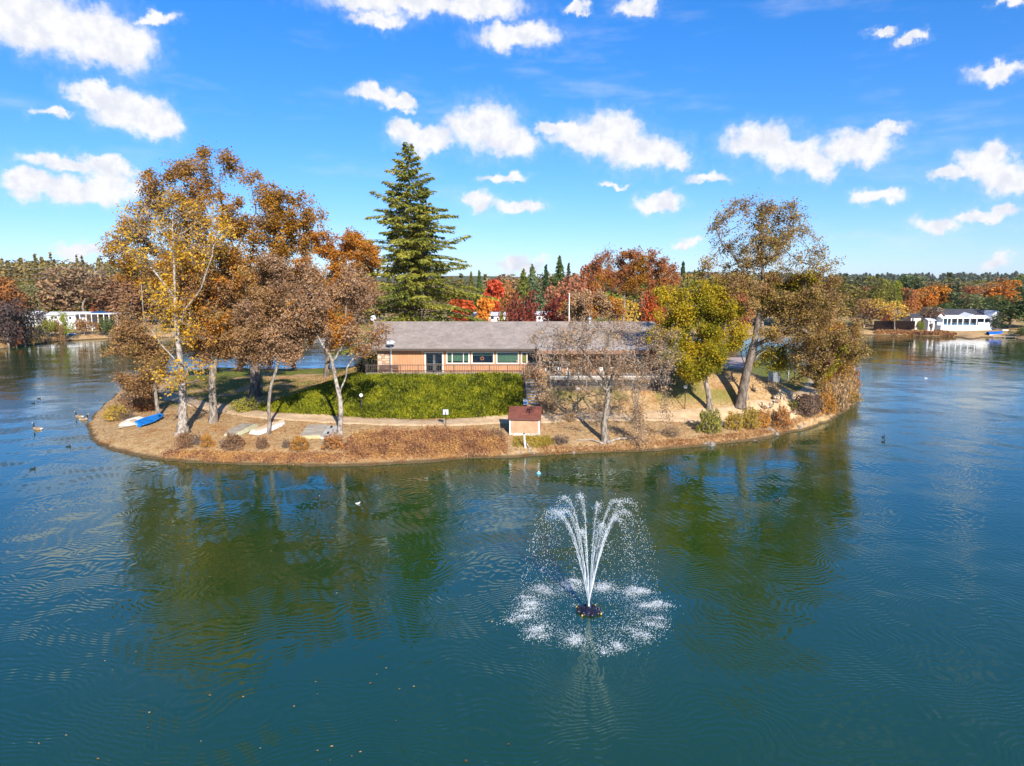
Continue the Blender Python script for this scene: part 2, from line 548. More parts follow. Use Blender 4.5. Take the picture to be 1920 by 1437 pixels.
def build_ground():
    xs = axis((-66, 60), (-175, 180), (-7000, 7000), 0.5, 2.2)
    ys = axis((56, 132), (40, 262), (-600, 8000), 0.5, 1.6)
    X, Y = np.meshgrid(xs, ys)
    Z = height(X, Y)
    V = np.stack([X, Y, Z], -1).reshape(-1, 3)
    nx, ny = len(xs), len(ys)
    i = np.arange(nx - 1)[None, :]; j = np.arange(ny - 1)[:, None]
    b = j * nx + i
    Q = np.stack([b, b + 1, b + nx + 1, b + nx], -1).reshape(-1, 4)
    me = mesh_np('ground', V, Q, smooth=True)
    si = poly_sd(ISLAND, X, Y); sm = poly_sd(MAIN, X, Y)
    n = fbm(X * 0.35 + 9, Y * 0.35 + 2, 4)
    lawn = sstep(-13, -17, X) * sstep(77, 82, Y + 0.12 * (X + 30)) * sstep(5, 9, si) * sstep(0.34, 0.44, n)
    lawn = np.maximum(lawn, sstep(24, 28, X) * sstep(80, 84, Y) * sstep(7, 11, si) * sstep(0.36, 0.46, n))
    lawn = np.maximum(lawn, 0.7 * sstep(3.5, 5, X) * sstep(75.2, 77.2, Y) * sstep(84, 82, Y) * sstep(0.44, 0.54, n) * (X < 25))
    lawn = np.maximum(lawn, sstep(86, 92, Y) * (si > 4) * (X > -14) * 0.9)
    lawn = np.maximum(lawn, 0.75 * sstep(3, 8, sm) * sstep(0.42, 0.56, n))
    wood = sstep(320, 420, Y) * (sm > 0)
    for nm, a in (('lawn', lawn), ('wood', wood)):
        at = me.attributes.new(nm, 'FLOAT', 'POINT')
        at.data.foreach_set('value', a.ravel().astype(np.float32))
    m = bpy.data.materials.new('ground_litter')
    m.use_nodes = True
    k = NT(m.node_tree)
    bs = k.n['Principled BSDF']
    bs.inputs['Roughness'].default_value = 0.95
    bs.inputs['Specular IOR Level'].default_value = 0.1
    geo = k.new('ShaderNodeNewGeometry')
    p = geo.outputs['Position']
    big = k.noise(p, 0.35, 4.0, 0.6)
    mid = k.noise(p, 2.2, 5.0, 0.65)
    fine = k.noise(p, 11.0, 4.0, 0.7)
    straw = k.ramp(mid, [(0.28, (0.28, 0.165, 0.075)), (0.5, (0.50, 0.325, 0.155)), (0.72, (0.62, 0.45, 0.25))])
    rust = k.ramp(fine, [(0.3, (0.17, 0.070, 0.025)), (0.55, (0.42, 0.19, 0.060)), (0.75, (0.55, 0.30, 0.12))])
    col = k.mix(k.rng(big, 0.52, 0.74), straw, rust)
    vor = k.new('ShaderNodeTexVoronoi')
    vor.inputs['Scale'].default_value = 5.5
    k.l.new(p, vor.inputs['Vector'])
    spk = k.rng(vor.outputs['Distance'], 0.24, 0.10)
    lc = k.ramp(k.noise(p, 5.5, 1.0), [(0.3, (0.55, 0.30, 0.10)), (0.5, (0.60, 0.42, 0.22)), (0.65, (0.20, 0.09, 0.035))])
    col = k.mix(k.math('MULTIPLY', spk, 0.55), col, lc)
    at = k.new('ShaderNodeAttribute', attribute_name='lawn')
    g = k.ramp(fine, [(0.25, (0.07, 0.10, 0.014)), (0.5, (0.155, 0.185, 0.024)), (0.75, (0.27, 0.25, 0.05))])
    lf = k.math('MULTIPLY', at.outputs['Fac'], k.rng(mid, 0.30, 0.48))
    col = k.mix(lf, col, g)
    aw = k.new('ShaderNodeAttribute', attribute_name='wood')
    wc = k.ramp(k.noise(p, 0.05, 5.0, 0.7), [(0.35, (0.06, 0.075, 0.025)), (0.5, (0.11, 0.11, 0.035)), (0.65, (0.20, 0.15, 0.06))])
    col = k.mix(aw.outputs['Fac'], col, wc)
    sep = k.new('ShaderNodeSeparateXYZ'); k.l.new(p, sep.inputs[0])
    wet = k.rng(k.math('ADD', sep.outputs[2], k.math('MULTIPLY', mid, -0.15)), 0.24, 0.04)
    col = k.mix(k.math('MULTIPLY', wet, 0.8), col, (0.05, 0.035, 0.018, 1))
    k.l.new(col, bs.inputs['Base Color'])
    bp = k.new('ShaderNodeBump'); bp.inputs['Strength'].default_value = 0.9; bp.inputs['Distance'].default_value = 0.12
    k.l.new(k.math('ADD', fine, k.math('MULTIPLY', mid, 1.5)), bp.inputs['Height'])
    k.l.new(bp.outputs[0], bs.inputs['Normal'])
    o = link('ground', me, m)
    tag(o, kind='structure')
build_ground()

# ------------------------------------------------------------------ lake
FOUNT = at_z(1104, 1147)
def build_water():
    me = mesh_np('lake_water', [(-6000, -580, 0), (6000, -580, 0), (6000, 1500, 0), (-6000, 1500, 0)], [(0, 1, 2, 3)])
    m = bpy.data.materials.new('lake_water')
    m.use_nodes = True
    k = NT(m.node_tree)
    b = k.n['Principled BSDF']
    geo = k.new('ShaderNodeNewGeometry')
    p = geo.outputs['Position']
    murk = k.ramp(k.noise(p, 0.03, 3.0, 0.5), [(0.35, (0.009, 0.048, 0.011)), (0.65, (0.016, 0.053, 0.007))])
    k.l.new(murk, b.inputs['Base Color'])
    b.inputs['Roughness'].default_value = 0.03
    b.inputs['IOR'].default_value = 1.9
    b.inputs['Specular IOR Level'].default_value = 0.5
    b.inputs['Specular Tint'].default_value = (0.62, 0.86, 1.0, 1)
    # wind ripples
    rot = k.new('ShaderNodeMapping')
    rot.inputs['Rotation'].default_value = (0, 0, R(-12))
    rot.inputs['Scale'].default_value = (0.55, 1.5, 1.0)
    k.l.new(p, rot.inputs['Vector'])
    bend = k.noise(p, 0.045, 2.0, 0.5, out='Color')
    pv = k.vmath('ADD', rot.outputs[0], k.vmath('MULTIPLY', bend, (9.0, 9.0, 0.0)))
    w1 = k.noise(pv, 1.9, 2.0, 0.45)
    rot2 = k.new('ShaderNodeMapping')
    rot2.inputs['Rotation'].default_value = (0, 0, R(24))
    rot2.inputs['Scale'].default_value = (0.6, 1.7, 1.0)
    k.l.new(p, rot2.inputs['Vector'])
    pv2 = k.vmath('ADD', rot2.outputs[0], k.vmath('MULTIPLY', bend, (5.0, 7.0, 0.0)))
    w2 = k.noise(pv2, 0.9, 1.0, 0.4)
    w3 = k.noise(p, 6.5, 2.0, 0.5)
    # rings that spread from the fountain
    q = k.vmath('SUBTRACT', p, (float(FOUNT[0]), float(FOUNT[1]), 0.0))
    r = k.vmath('LENGTH', q, out=1)
    wob = k.math('MULTIPLY', k.noise(p, 0.5, 2.0), 2.2)
    ring = k.math('SINE', k.math('MULTIPLY', k.math('ADD', r, wob), 10.5))
    amp = k.math('MULTIPLY', k.rng(r, 42.0, 3.0, 0.0, 1.0, False), k.rng(k.noise(p, 0.16, 3.0, 0.6), 0.38, 0.60, 0.25, 1.0))
    ring = k.math('MULTIPLY', k.math('MULTIPLY', ring, amp), 0.075)
    patch = k.rng(k.noise(p, 0.035, 3.0, 0.55), 0.35, 0.65, 0.75, 1.15)
    hgt_ = k.math('ADD', k.math('MULTIPLY', w1, 0.20), k.math('MULTIPLY', w2, 0.12))
    hgt_ = k.math('ADD', hgt_, k.math('MULTIPLY', w3, 0.10))
    def train(ang, freq, lim):
        dv = k.vmath('DOT_PRODUCT', p, (math.cos(ang), math.sin(ang), 0.0), out=1)
        ph = k.math('MULTIPLY', k.noise(p, 0.11, 2.0, 0.5), 16.0)
        ph2 = k.math('MULTIPLY', k.noise(p, 0.75, 1.0, 0.5), 1.1)
        s = k.math('SINE', k.math('MULTIPLY', k.math('ADD', dv, k.math('ADD', ph, ph2)), freq))
        return k.math('MULTIPLY', s, k.rng(k.noise(p, 0.30, 2.0, 0.5), lim, lim + 0.25, 0.65, 1.0))
    trains = k.math('ADD', k.math('MULTIPLY', train(R(97), 15.0, 0.36), 0.16), k.math('MULTIPLY', train(R(62), 19.0, 0.42), 0.075))
    hgt_ = k.math('ADD', hgt_, trains)
    hgt_ = k.math('ADD', k.math('MULTIPLY', hgt_, patch), ring)
    sy = k.new('ShaderNodeSeparateXYZ'); k.l.new(p, sy.inputs[0])
    calm = k.rng(sy.outputs[1], 60.0, 170.0, 1.0, 0.45)          # sheltered, calmer water towards the far shores
    hgt_ = k.math('MULTIPLY', hgt_, calm)
    bp = k.new('ShaderNodeBump')
    bp.inputs['Strength'].default_value = 1.0
    bp.inputs['Distance'].default_value = 0.018
    k.l.new(hgt_, bp.inputs['Height'])
    k.l.new(bp.outputs[0], b.inputs['Normal'])
    o = link('lake_water', me, m)
    tag(o, kind='structure')
build_water()

# ------------------------------------------------------------------ gravel path round the island
def ribbon(name, pts, width, material, lift=0.04, jit=0.25, seed=1):
    P = catmull(np.array(pts)[:, :2], 10)
    T = np.gradient(P, axis=0)
    T /= np.linalg.norm(T, axis=1, keepdims=True)
    N = np.stack([-T[:, 1], T[:, 0]], 1)
    rs = np.random.RandomState(seed)
    cols = np.array([-1.0, -0.86, -0.4, 0.0, 0.4, 0.86, 1.0])
    n = len(P)
    j1 = np.convolve(rs.randn(n + 4), np.ones(5) / 5, 'valid') * jit
    j2 = np.convolve(rs.randn(n + 4), np.ones(5) / 5, 'valid') * jit
    V = []
    for ci, c in enumerate(cols):
        w = width / 2 * c + (j1 if c < 0 else j2) * abs(c)
        xy = P + N * w[:, None]
        z = height(xy[:, 0], xy[:, 1]) + (lift if abs(c) < 0.95 else -0.08)
        V.append(np.column_stack([xy, z]))
    V = np.stack(V, 1).reshape(-1, 3)
    m = len(cols)
    Q = [(a * m + c, a * m + c + 1, (a + 1) * m + c + 1, (a + 1) * m + c) for a in range(n - 1) for c in range(m - 1)]
    Q = [q[::-1] for q in Q]
    me = mesh_np(name, V, Q, smooth=True)
    return tag(link(name, me, material), kind='structure')

PATH_PX = [(262,716),(300,736),(350,752),(412,766),(480,777),(560,784),(640,789),(760,793),(850,793),(930,789),(1000,787),(1080,784),(1180,783),(1280,783),(1360,778),(1425,767),(1478,752),(1518,733),(1532,714),(1518,698),(1478,687),(1430,680)]
PATH = [on_ground(a, b) for a, b in PATH_PX]
m_path = mat('path_gravel', (0.60, 0.44, 0.27), (0.48, 0.33, 0.185), rough=0.95, scale=1.3, detail=6, bump=0.5, bscale=14, spec=0.1)
ribbon('gravel_path', PATH, 2.7, m_path, lift=0.06, jit=0.28)
# ------------------------------------------------------------------ trees
def grow(rs, trunk, attr, step, kill, infl, maxit=170, maxn=6500, grav=0.0, wander=0.5):
    """space colonisation. trunk: list of polylines (first starts at the base). returns nodes, parent"""
    nodes = []; par = []
    for li, L in enumerate(trunk):
        L = np.asarray(L, float)
        seg = []
        for a, b in zip(L[:-1], L[1:]):
            m = max(1, int(round(np.linalg.norm(b - a) / step)))
            for t in range(m):
                seg.append(a + (b - a) * t / m)
        seg.append(L[-1])
        seg = np.array(seg)
        if len(seg) > 4:
            f = np.linspace(0, 1, len(seg))[:, None]
            ph = rs.rand(3) * 6.28
            seg = seg + np.sin(f * np.array([5.0, 7.0, 6.0]) * 1.7 + ph) * step * 0.28 * np.minimum(1, f * 4) * np.array([1, 1, 0.3])
        if li == 0:
            last = -1
        else:
            dn = np.linalg.norm(np.array(nodes) - seg[0], axis=1)
            last = int(dn.argmin())
            seg = seg[1:]
        for p in seg:
            nodes.append(p); par.append(last); last = len(nodes) - 1
    cap = maxn + len(nodes) + 400
    N = np.zeros((cap, 3)); N[:len(nodes)] = nodes
    nn = len(nodes)
    A = attr.copy()
    D = np.linalg.norm(A[:, None, :] - N[None, :nn, :], axis=2) if nn < 400 else None
    near = D.argmin(1); dist = D.min(1)
    alive = np.ones(len(A), bool)
    for it in range(maxit):
        sel = alive & (dist < infl)
        if not sel.any() or nn > maxn: break
        ids = near[sel]
        dv = A[sel] - N[ids]
        dv /= np.maximum(np.linalg.norm(dv, axis=1, keepdims=True), 1e-6)
        u, inv = np.unique(ids, return_inverse=True)
        acc = np.zeros((len(u), 3))
        np.add.at(acc, inv, dv)
        acc += rs.randn(len(u), 3) * wander
        acc[:, 2] -= grav
        ln = np.linalg.norm(acc, axis=1, keepdims=True)
        acc /= np.maximum(ln, 1e-6)
        new = N[u] + acc * step
        d = np.linalg.norm(A[:, None, :] - new[None], axis=2)
        j = d.argmin(1); dm = d[np.arange(len(A)), j]
        if nn + len(new) >= cap: break
        N[nn:nn + len(new)] = new
        par.extend(int(x) for x in u)
        better = dm < dist
        near[better] = nn + j[better]; dist[better] = dm[better]
        nn += len(new)
        alive &= dist > kill
    return N[:nn], np.array(par)

def skeleton_mesh(N, par, r_base, r_tip, expo=2.3, ks=(9, 5, 3), flare=1.45, lump=0.0, rs=None, taper=None):
    n = len(N)
    kids = [[] for _ in range(n)]
    for i in range(n):
        if par[i] >= 0: kids[par[i]].append(i)
    acc = np.zeros(n)
    rad = np.zeros(n)
    for i in range(n - 1, -1, -1):
        rad[i] = acc[i] ** (1 / expo) if kids[i] else r_tip
        if par[i] >= 0: acc[par[i]] += rad[i] ** expo
    r0 = rad[0]
    rad = r_tip + (rad - r_tip) * (r_base - r_tip) / max(r0 - r_tip, 1e-6)
    H_ = max(N[:, 2].max() - N[0, 2], 0.1)
    rad = r_tip + (rad - r_tip) * np.interp((N[:, 2] - N[0, 2]) / H_, [0, 0.25, 0.6, 1.0], taper or [1.0, 0.85, 0.52, 0.36])
    VV = []; QQ = []; nv = 0
    starts = [(-1, 0)]
    while starts:
        p, c = starts.pop()
        chain = [c] if p < 0 else [p, c]
        cur = c
        while kids[cur]:
            ch = sorted(kids[cur], key=lambda q: -rad[q])
            for q in ch[1:]:
                starts.append((cur, q))
            cur = ch[0]
            chain.append(cur)
        pts = N[chain]
        rr = rad[chain].copy()
        if p >= 0:
            rr[0] = min(rr[0], rr[1] * 1.25)
        if len(pts) < 2: continue
        rm = rr.max()
        k = ks[0] if rm > 0.11 else (ks[1] if rm > 0.035 else ks[2])
        if p < 0:
            h = pts[:, 2] - pts[0, 2]
            rr = rr * (1 + (flare - 1) * np.exp(-h / 0.55))
            k = max(ks[0], 10)
        V, Q = sweep(pts, rr, k)
        if p < 0 and lump > 0:
            c3 = np.repeat(pts, k, axis=0)
            hh = np.repeat(pts[:, 2] - pts[0, 2], k)
            f = 1 + lump * rs.randn(len(V)) * (hh < 5.0)
            V = c3 + (V - c3) * np.clip(f, 0.75, 1.5)[:, None]
        VV.append(V); QQ.append(Q + nv); nv += len(V)
    return np.vstack(VV), np.vstack(QQ), rad, kids

def twigs(rs, base, dirs, length, r, droop=0.3, segs=2):
    """thin three-sided sticks"""
    n = len(base)
    L = length * (0.5 + rs.rand(n, 1))
    d = dirs / np.maximum(np.linalg.norm(dirs, axis=1, keepdims=True), 1e-6)
    pts = [base]
    for s in range(segs):
        d = d + rs.randn(n, 3) * 0.28
        d[:, 2] -= droop * (s + 0.4)
        d /= np.linalg.norm(d, axis=1, keepdims=True)
        pts.append(pts[-1] + d * L / segs)
    P = np.stack(pts, 1)                       # n, segs+1, 3
    ref = rs.randn(n, 3)
    s = np.cross(d, ref); s /= np.maximum(np.linalg.norm(s, axis=1, keepdims=True), 1e-6)
    u = np.cross(d, s)
    V = []
    for j in range(segs + 1):
        rr = r * (1 - 0.7 * j / segs)
        for a in range(3):
            an = a * 2 * PI / 3
            V.append(P[:, j] + rr * (math.cos(an) * s + math.sin(an) * u))
    V = np.stack(V, 1)
    m = (segs + 1) * 3
    base_i = (np.arange(n) * m)[:, None]
    Q = []
    for j in range(segs):
        for a in range(3):
            Q.append(np.stack([j * 3 + a + base_i[:, 0], j * 3 + (a + 1) % 3 + base_i[:, 0], (j + 1) * 3 + (a + 1) % 3 + base_i[:, 0], (j + 1) * 3 + a + base_i[:, 0]], 1))
    return V.reshape(-1, 3), np.concatenate(Q), P

def leaves(rs, pts, size, flat_=0.0, long=1.0, hang=0.0):
    """one folded rhombus of two triangles per leaf"""
    n = len(pts)
    nr = rs.randn(n, 3); nr[:, 2] = np.abs(nr[:, 2]) + flat_
    nr /= np.linalg.norm(nr, axis=1, keepdims=True)
    t = rs.randn(n, 3); t[:, 2] -= hang
    a = t - nr * (t * nr).sum(1, keepdims=True); a /= np.maximum(np.linalg.norm(a, axis=1, keepdims=True), 1e-6)
    b = np.cross(nr, a)
    s = size * (0.55 + 0.9 * rs.rand(n, 1))
    f = nr * s * 0.18
    V = np.stack([pts - a * s * 0.5 * long, pts + b * s * 0.36 + f, pts + a * s * 0.5 * long, pts - b * s * 0.36 + f], 1).reshape(-1, 3)
    Q = np.arange(n * 4).reshape(-1, 4)
    return V, Q

m_bark_grey = mat('bark_grey', (0.34, 0.29, 0.235), (0.12, 0.095, 0.075), rough=0.95, scale=4.5, detail=6, bump=0.8, bscale=9, stretch=(1, 1, 0.35), spec=0.1, bdist=0.06)
m_bark_pale = mat('bark_pale', (0.46, 0.40, 0.34), (0.15, 0.12, 0.095), rough=0.9, scale=4.5, detail=8, bump=1.0, bscale=8, stretch=(1, 1, 0.6), spec=0.1, bdist=0.06)
m_bark_dark = mat('bark_dark', (0.23, 0.185, 0.15), (0.085, 0.065, 0.05), rough=0.95, scale=3.0, detail=6, bump=0.8, bscale=9, stretch=(1, 1, 0.35), spec=0.1, bdist=0.06)

LM = {
    'yellow': leaf_mat('leaf_yellow', [(0.1, (0.423, 0.205, 0.022)), (0.45, (0.699, 0.390, 0.024)), (0.8, (0.784, 0.511, 0.054))], 0.45),
    'brown': leaf_mat('leaf_brown', [(0.1, (0.088, 0.045, 0.022)), (0.45, (0.308, 0.166, 0.069)), (0.75, (0.407, 0.245, 0.106)), (1, (0.528, 0.270, 0.062))], 0.3),
    'orange': leaf_mat('leaf_orange', [(0.1, (0.187, 0.094, 0.013)), (0.45, (0.421, 0.206, 0.018)), (0.75, (0.538, 0.250, 0.018)), (1, (0.585, 0.324, 0.039))], 0.4),
    'rust': leaf_mat('leaf_rust', [(0.1, (0.240, 0.096, 0.022)), (0.5, (0.552, 0.222, 0.026)), (1, (0.720, 0.360, 0.048))], 0.4),
    'taupe': leaf_mat('leaf_taupe', [(0.1, (0.175, 0.094, 0.056)), (0.5, (0.375, 0.225, 0.125)), (0.85, (0.500, 0.325, 0.188)), (1, (0.650, 0.300, 0.062))], 0.3),
    'tan': leaf_mat('leaf_tan', [(0.1, (0.237, 0.144, 0.081)), (0.5, (0.450, 0.288, 0.163)), (1, (0.625, 0.425, 0.237))], 0.3),
    'gold': leaf_mat('leaf_gold', [(0.1, (0.177, 0.100, 0.025)), (0.5, (0.364, 0.229, 0.074)), (0.85, (0.447, 0.304, 0.111)), (1, (0.572, 0.421, 0.074))], 0.35),
    'olive': leaf_mat('leaf_olive', [(0.05, (0.102, 0.114, 0.010)), (0.4, (0.276, 0.252, 0.013)), (0.7, (0.528, 0.372, 0.017)), (1, (0.744, 0.480, 0.036))], 0.4, clump=0.28),
    'redbrown': leaf_mat('leaf_redbrown', [(0.1, (0.180, 0.060, 0.030)), (0.5, (0.408, 0.144, 0.054)), (1, (0.552, 0.240, 0.060))], 0.35),
    'needle': leaf_mat('leaf_needle', [(0.05, (0.075, 0.102, 0.022)), (0.5, (0.248, 0.252, 0.037)), (1, (0.519, 0.438, 0.063))], 0.25, clump=0.3),
    'any': leaf_mat('leaf_any', None, 0.3, objcol=True, clump=0.12),
}

def in_blobs(rs, blobs, n, shell=0.0):
    vol = np.array([b[1][0] * b[1][1] * b[1][2] for b in blobs]) ** 0.8
    cnt = np.maximum((n * vol / vol.sum()).astype(int), 8)
    out = []
    for (c, r), m in zip(blobs, cnt):
        d = rs.randn(m, 3); d /= np.linalg.norm(d, axis=1, keepdims=True)
        q = rs.rand(m, 1) ** (1 / 3.0)
        q = shell + (1 - shell) * q if shell else q
        out.append(np.array(c) + d * q * np.array(r))
    return np.vstack(out)

def px_blobs(blobs, Y, base):
    """(px, py, rx, ry[, depth shift, depth radius]) -> centre and radii in metres, relative to the base"""
    out = []
    for b in blobs:
        px, py, rx, ry = b[:4]
        dy = b[4] if len(b) > 4 else 0.0
        c = at_y(px, py, Y + dy)
        s = (Y + dy) / FPX
        rz = b[5] if len(b) > 5 else max(rx, ry) * s * 0.9
        out.append((c - base, (rx * s, rz, ry * s)))
    return out

def make_tree(label, base_px, limbs, blobs, R0, leafset, nleaf, lsize, nattr=1400, bark=None, taper=None, seed=1, Y=None, step=0.42, kill=0.85, tip=0.016,
              lump=0.0, twig_n=2, twig_len=0.8, droop=0.25, spread=0.29, hang=(), grav=0.0, cat='tree', name='oak_tree', group=None, shell=0.0, flat_=0.2, weep=0.0, inner=False, gapscale=0.42, gapq=0.44, clumpy=1.05, sparse_top=None, sparse_amt=0.4):
    rs = np.random.RandomState(seed)
    if Y is None:
        base = on_ground(*base_px)
    else:
        base = at_y(base_px[0], base_px[1], Y)
        base[2] = hgt(base[0], base[1])
    Y = base[1]
    t = empty(name, base - np.array([0, 0, 0.12]), label, cat, group)
    base0 = base - np.array([0, 0, 0.12])
    L = []
    for li, limb in enumerate(limbs):
        pl = []
        for q in limb:
            dy = q[2] if len(q) > 2 else 0.0
            pl.append(at_y(q[0], q[1], Y + dy) - base0)
        if li == 0:
            pl[0] = np.zeros(3)
        L.append(pl)
    B = px_blobs(blobs, Y, base0)
    A = in_blobs(rs, B, int(nattr * 1.5), shell)
    gap = vn3(A * gapscale + seed * 3.1)
    A = A[gap > np.quantile(gap, gapq)]
    N, par = grow(rs, L, A, step, kill, 30.0, grav=grav)
    V, Q, rad, kids = skeleton_mesh(N, par, R0, tip, rs=rs, lump=lump, taper=taper)
    thin = np.where((rad < 0.045) if not inner else (rad < 0.10))[0]
    thin = thin[thin > sum(0 for _ in L)]
    tips = np.array([i for i in thin if len(kids[i]) <= 1])
    VV = [V]; QQ = [Q]; nv = len(V)
    lp = []
    if twig_n > 0 and len(tips):
        src = np.repeat(tips, twig_n)
        pd = N[src] - N[np.maximum(par[src], 0)]
        d = pd + rs.randn(len(src), 3) * 0.45
        TV, TQ, TP = twigs(rs, N[src], d, twig_len, tip * 0.85, droop)
        VV.append(TV); QQ.append(TQ + nv); nv += len(TV)
        lp.append(TP[:, 1]); lp.append(TP[:, 2])
    for (hx, hy0, hy1, nst, wd) in hang:                    # long hanging strands
        for s in range(nst):
            c = at_y(hx + rs.randn() * wd, hy0, Y + rs.randn() * 0.8) - base0
            e = at_y(hx + rs.randn() * wd, hy1 + rs.randn() * 10, Y) - base0
            m = 14
            f = np.linspace(0, 1, m)[:, None]
            P = c + (np.array([e[0], c[1] + rs.randn() * 0.5, e[2]]) - c) * f + np.cumsum(rs.randn(m, 3) * 0.07, axis=0)
            SV, SQ = sweep(P, np.linspace(0.03, 0.008, m), 3)
            VV.append(SV); QQ.append(SQ + nv); nv += len(SV)
            src = P[rs.randint(2, m, 26)]
            TV, TQ, TP = twigs(rs, src, rs.randn(26, 3) * np.array([1, 1, 0.3]) + np.array([0, 0, -0.6]), 0.6, 0.009, 0.5)
            VV.append(TV); QQ.append(TQ + nv); nv += len(TV)
            lp.append(TP[:, 2]); lp.append(TP[:, 2]); lp.append(TP[:, 1])
    tr = link('trunk', mesh_np('trunk', np.vstack(VV), np.vstack(QQ), smooth=True), bark or m_bark_grey, t)
    src = np.vstack(lp + [N[tips]]) if lp else N[tips]
    wgt = sstep(0.52, 1.0, vn3(src * clumpy + seed * 1.7)) + 0.035
    if sparse_top is not None:
        zt_ = at_y(base_px[0], sparse_top, Y)[2] - base0[2]
        wgt = wgt * np.where(src[:, 2] > zt_, sparse_amt, 1.0)
    pick = src[rs.choice(len(src), nleaf, p=wgt / wgt.sum())]
    pts = pick + rs.randn(nleaf, 3) * spread * np.array([1, 1, 0.8])
    if weep > 0:
        pts[:, 2] -= np.abs(rs.randn(nleaf)) * weep
    sets = leafset if isinstance(leafset, list) else [(leafset, 1.0)]
    if len(sets) == 1:
        LV, LQ = leaves(rs, pts, lsize, flat_)
        link('crown', mesh_np('crown', LV, LQ), LM[sets[0][0]], t)
    else:                                                   # patches of another colour in the same crown
        key = vn3(pts * 0.33 + seed)
        order = np.argsort(key)
        a = 0
        LV, LQ = leaves(rs, pts[order], lsize, flat_)
        me = mesh_np('crown', LV, LQ)
        mi = np.zeros(nleaf, np.int32)
        for i, (nm, fr) in enumerate(sets):
            me.materials.append(LM[nm])
            b = nleaf if i == len(sets) - 1 else a + int(fr * nleaf)
            mi[a:b] = i; a = b
        sw = rs.rand(nleaf) < 0.25
        mi[sw] = rs.randint(0, len(sets), sw.sum())
        me.polygons.foreach_set('material_index', mi)
        link('crown', me, None, t)
    return t

def vn3(p):
    return vnoise(p[:, 0] + 0.37 * p[:, 1], p[:, 2] + 0.61 * p[:, 1]) + 0.5 * vnoise(p[:, 0] * 2.3 + 5, p[:, 2] * 2.3 + p[:, 1])

# --- left stand
make_tree('pale-barked tree with sparse bright yellow leaves and lumpy trunk near left shore', (343, 814),
    [[(343,814),(342,770),(339,720),(336,660),(331,580),(326,500),(322,430)], [(338,690),(300,640,1),(270,610,1)], [(333,610),(375,540,-1),(400,480,-1)], [(330,560),(280,500,1),(255,450,1)], [(336,680),(355,690,-2),(345,715,-2.5),(320,730,-3)]],
    [(300,430,70,60),(350,390,70,45),(262,480,52,60),(350,490,60,60),(310,560,60,50),(330,622,70,34),(345,690,50,28,-2.5,2.2),(290,690,40,24,-2.5,2),(395,440,50,55),(318,725,38,18,-3,1.4)],
    0.48, [('yellow', 1.0)], 5600, 0.23, nattr=1500, bark=m_bark_pale, seed=11, lump=0.16, taper=[1.0, 0.60, 0.34, 0.26], tip=0.020, twig_len=0.9, spread=0.28, name='sycamore_tree')
make_tree('small grey-trunked oak with dull brown leaves leaning over the left shore', (296, 783),
    [[(296,783),(294,750),(290,715),(276,680),(262,650)], [(290,720),(310,690),(318,660)]],
    [(258,640,40,46),(300,670,38,36),(242,690,22,44),(262,590,34,34),(232,660,20,40)],
    0.20, [('brown', 0.8), ('gold', 0.2)], 17000, 0.19, nattr=700, seed=12, twig_len=0.7)
make_tree('stout-trunked brown oak just right of the yellow-leaved tree', (400, 792),
    [[(400,792),(399,745),(401,700),(412,640),(428,580),(440,520)], [(404,690),(375,640),(355,600)], [(408,660),(450,610,-1),(490,570,-1)]],
    [(430,600,80,70),(400,520,70,66),(480,520,64,60),(375,620,40,50),(455,670,58,40,-1),(400,690,40,30,-2,2),(350,560,40,50)],
    0.40, [('brown', 0.62), ('rust', 0.23), ('gold', 0.15)], 52000, 0.20, nattr=1700, seed=13)
make_tree('tallest oak of the island with olive-orange crown rising above the left stand', (478, 744),
    [[(478,744),(479,700),(475,640),(462,560),(440,480),(420,400),(412,340)], [(465,570),(510,500,1),(545,440,1)], [(450,500),(390,440,-1),(340,390,-1)], [(470,600),(430,540,2),(300,470,2)], [(440,470),(480,400,1),(470,350,1)]],
    [(410,315,56,44),(462,345,38,42),(350,350,48,48),(300,352,34,36),(545,400,56,42),(515,455,66,42),(400,410,70,50),(245,470,36,60),(300,430,60,55,2),(470,520,70,50,1),(590,395,16,24),(500,370,20,22),(330,510,60,60,3)],
    0.62, [('orange', 0.62), ('brown', 0.24), ('gold', 0.14)], 74000, 0.235, nattr=2600, bark=m_bark_dark, seed=14, tip=0.022, step=0.5, kill=0.95, twig_len=0.9, shell=0.25, spread=0.32)
make_tree('slender bare-stemmed grey tree growing beside the overturned white rowboat', (503, 814),
    [[(503,814),(505,770),(511,720),(519,685),(526,650),(535,600)], [(520,680),(500,640),(480,610)], [(524,660),(560,630),(575,600)]],
    [(520,600,58,52),(485,580,48,50),(560,610,40,40),(500,530,54,44),(470,650,40,38),(540,650,34,26)],
    0.165, [('taupe', 0.6), ('brown', 0.4)], 34000, 0.185, nattr=1100, seed=15)
make_tree('pale forked tree with twisting limbs standing beside the grey dock boards', (637, 820),
    [[(637,820),(637,780),(636,745),(630,700),(622,670),(603,645),(588,620),(572,600)], [(636,742),(644,715),(650,690),(668,668),(684,650)], [(625,680),(640,655),(648,630),(652,600),(648,570)], [(605,648),(620,620),(618,590),(612,550)], [(668,668),(690,640),(705,610)]],
    [(615,555,70,56),(680,565,44,52),(568,580,34,40),(648,615,54,36),(700,615,26,34),(600,505,40,20),(640,520,50,24),(712,590,20,30)],
    0.24, [('taupe', 0.90), ('rust', 0.10)], 30000, 0.17, nattr=1500, bark=m_bark_pale, seed=16, tip=0.017)
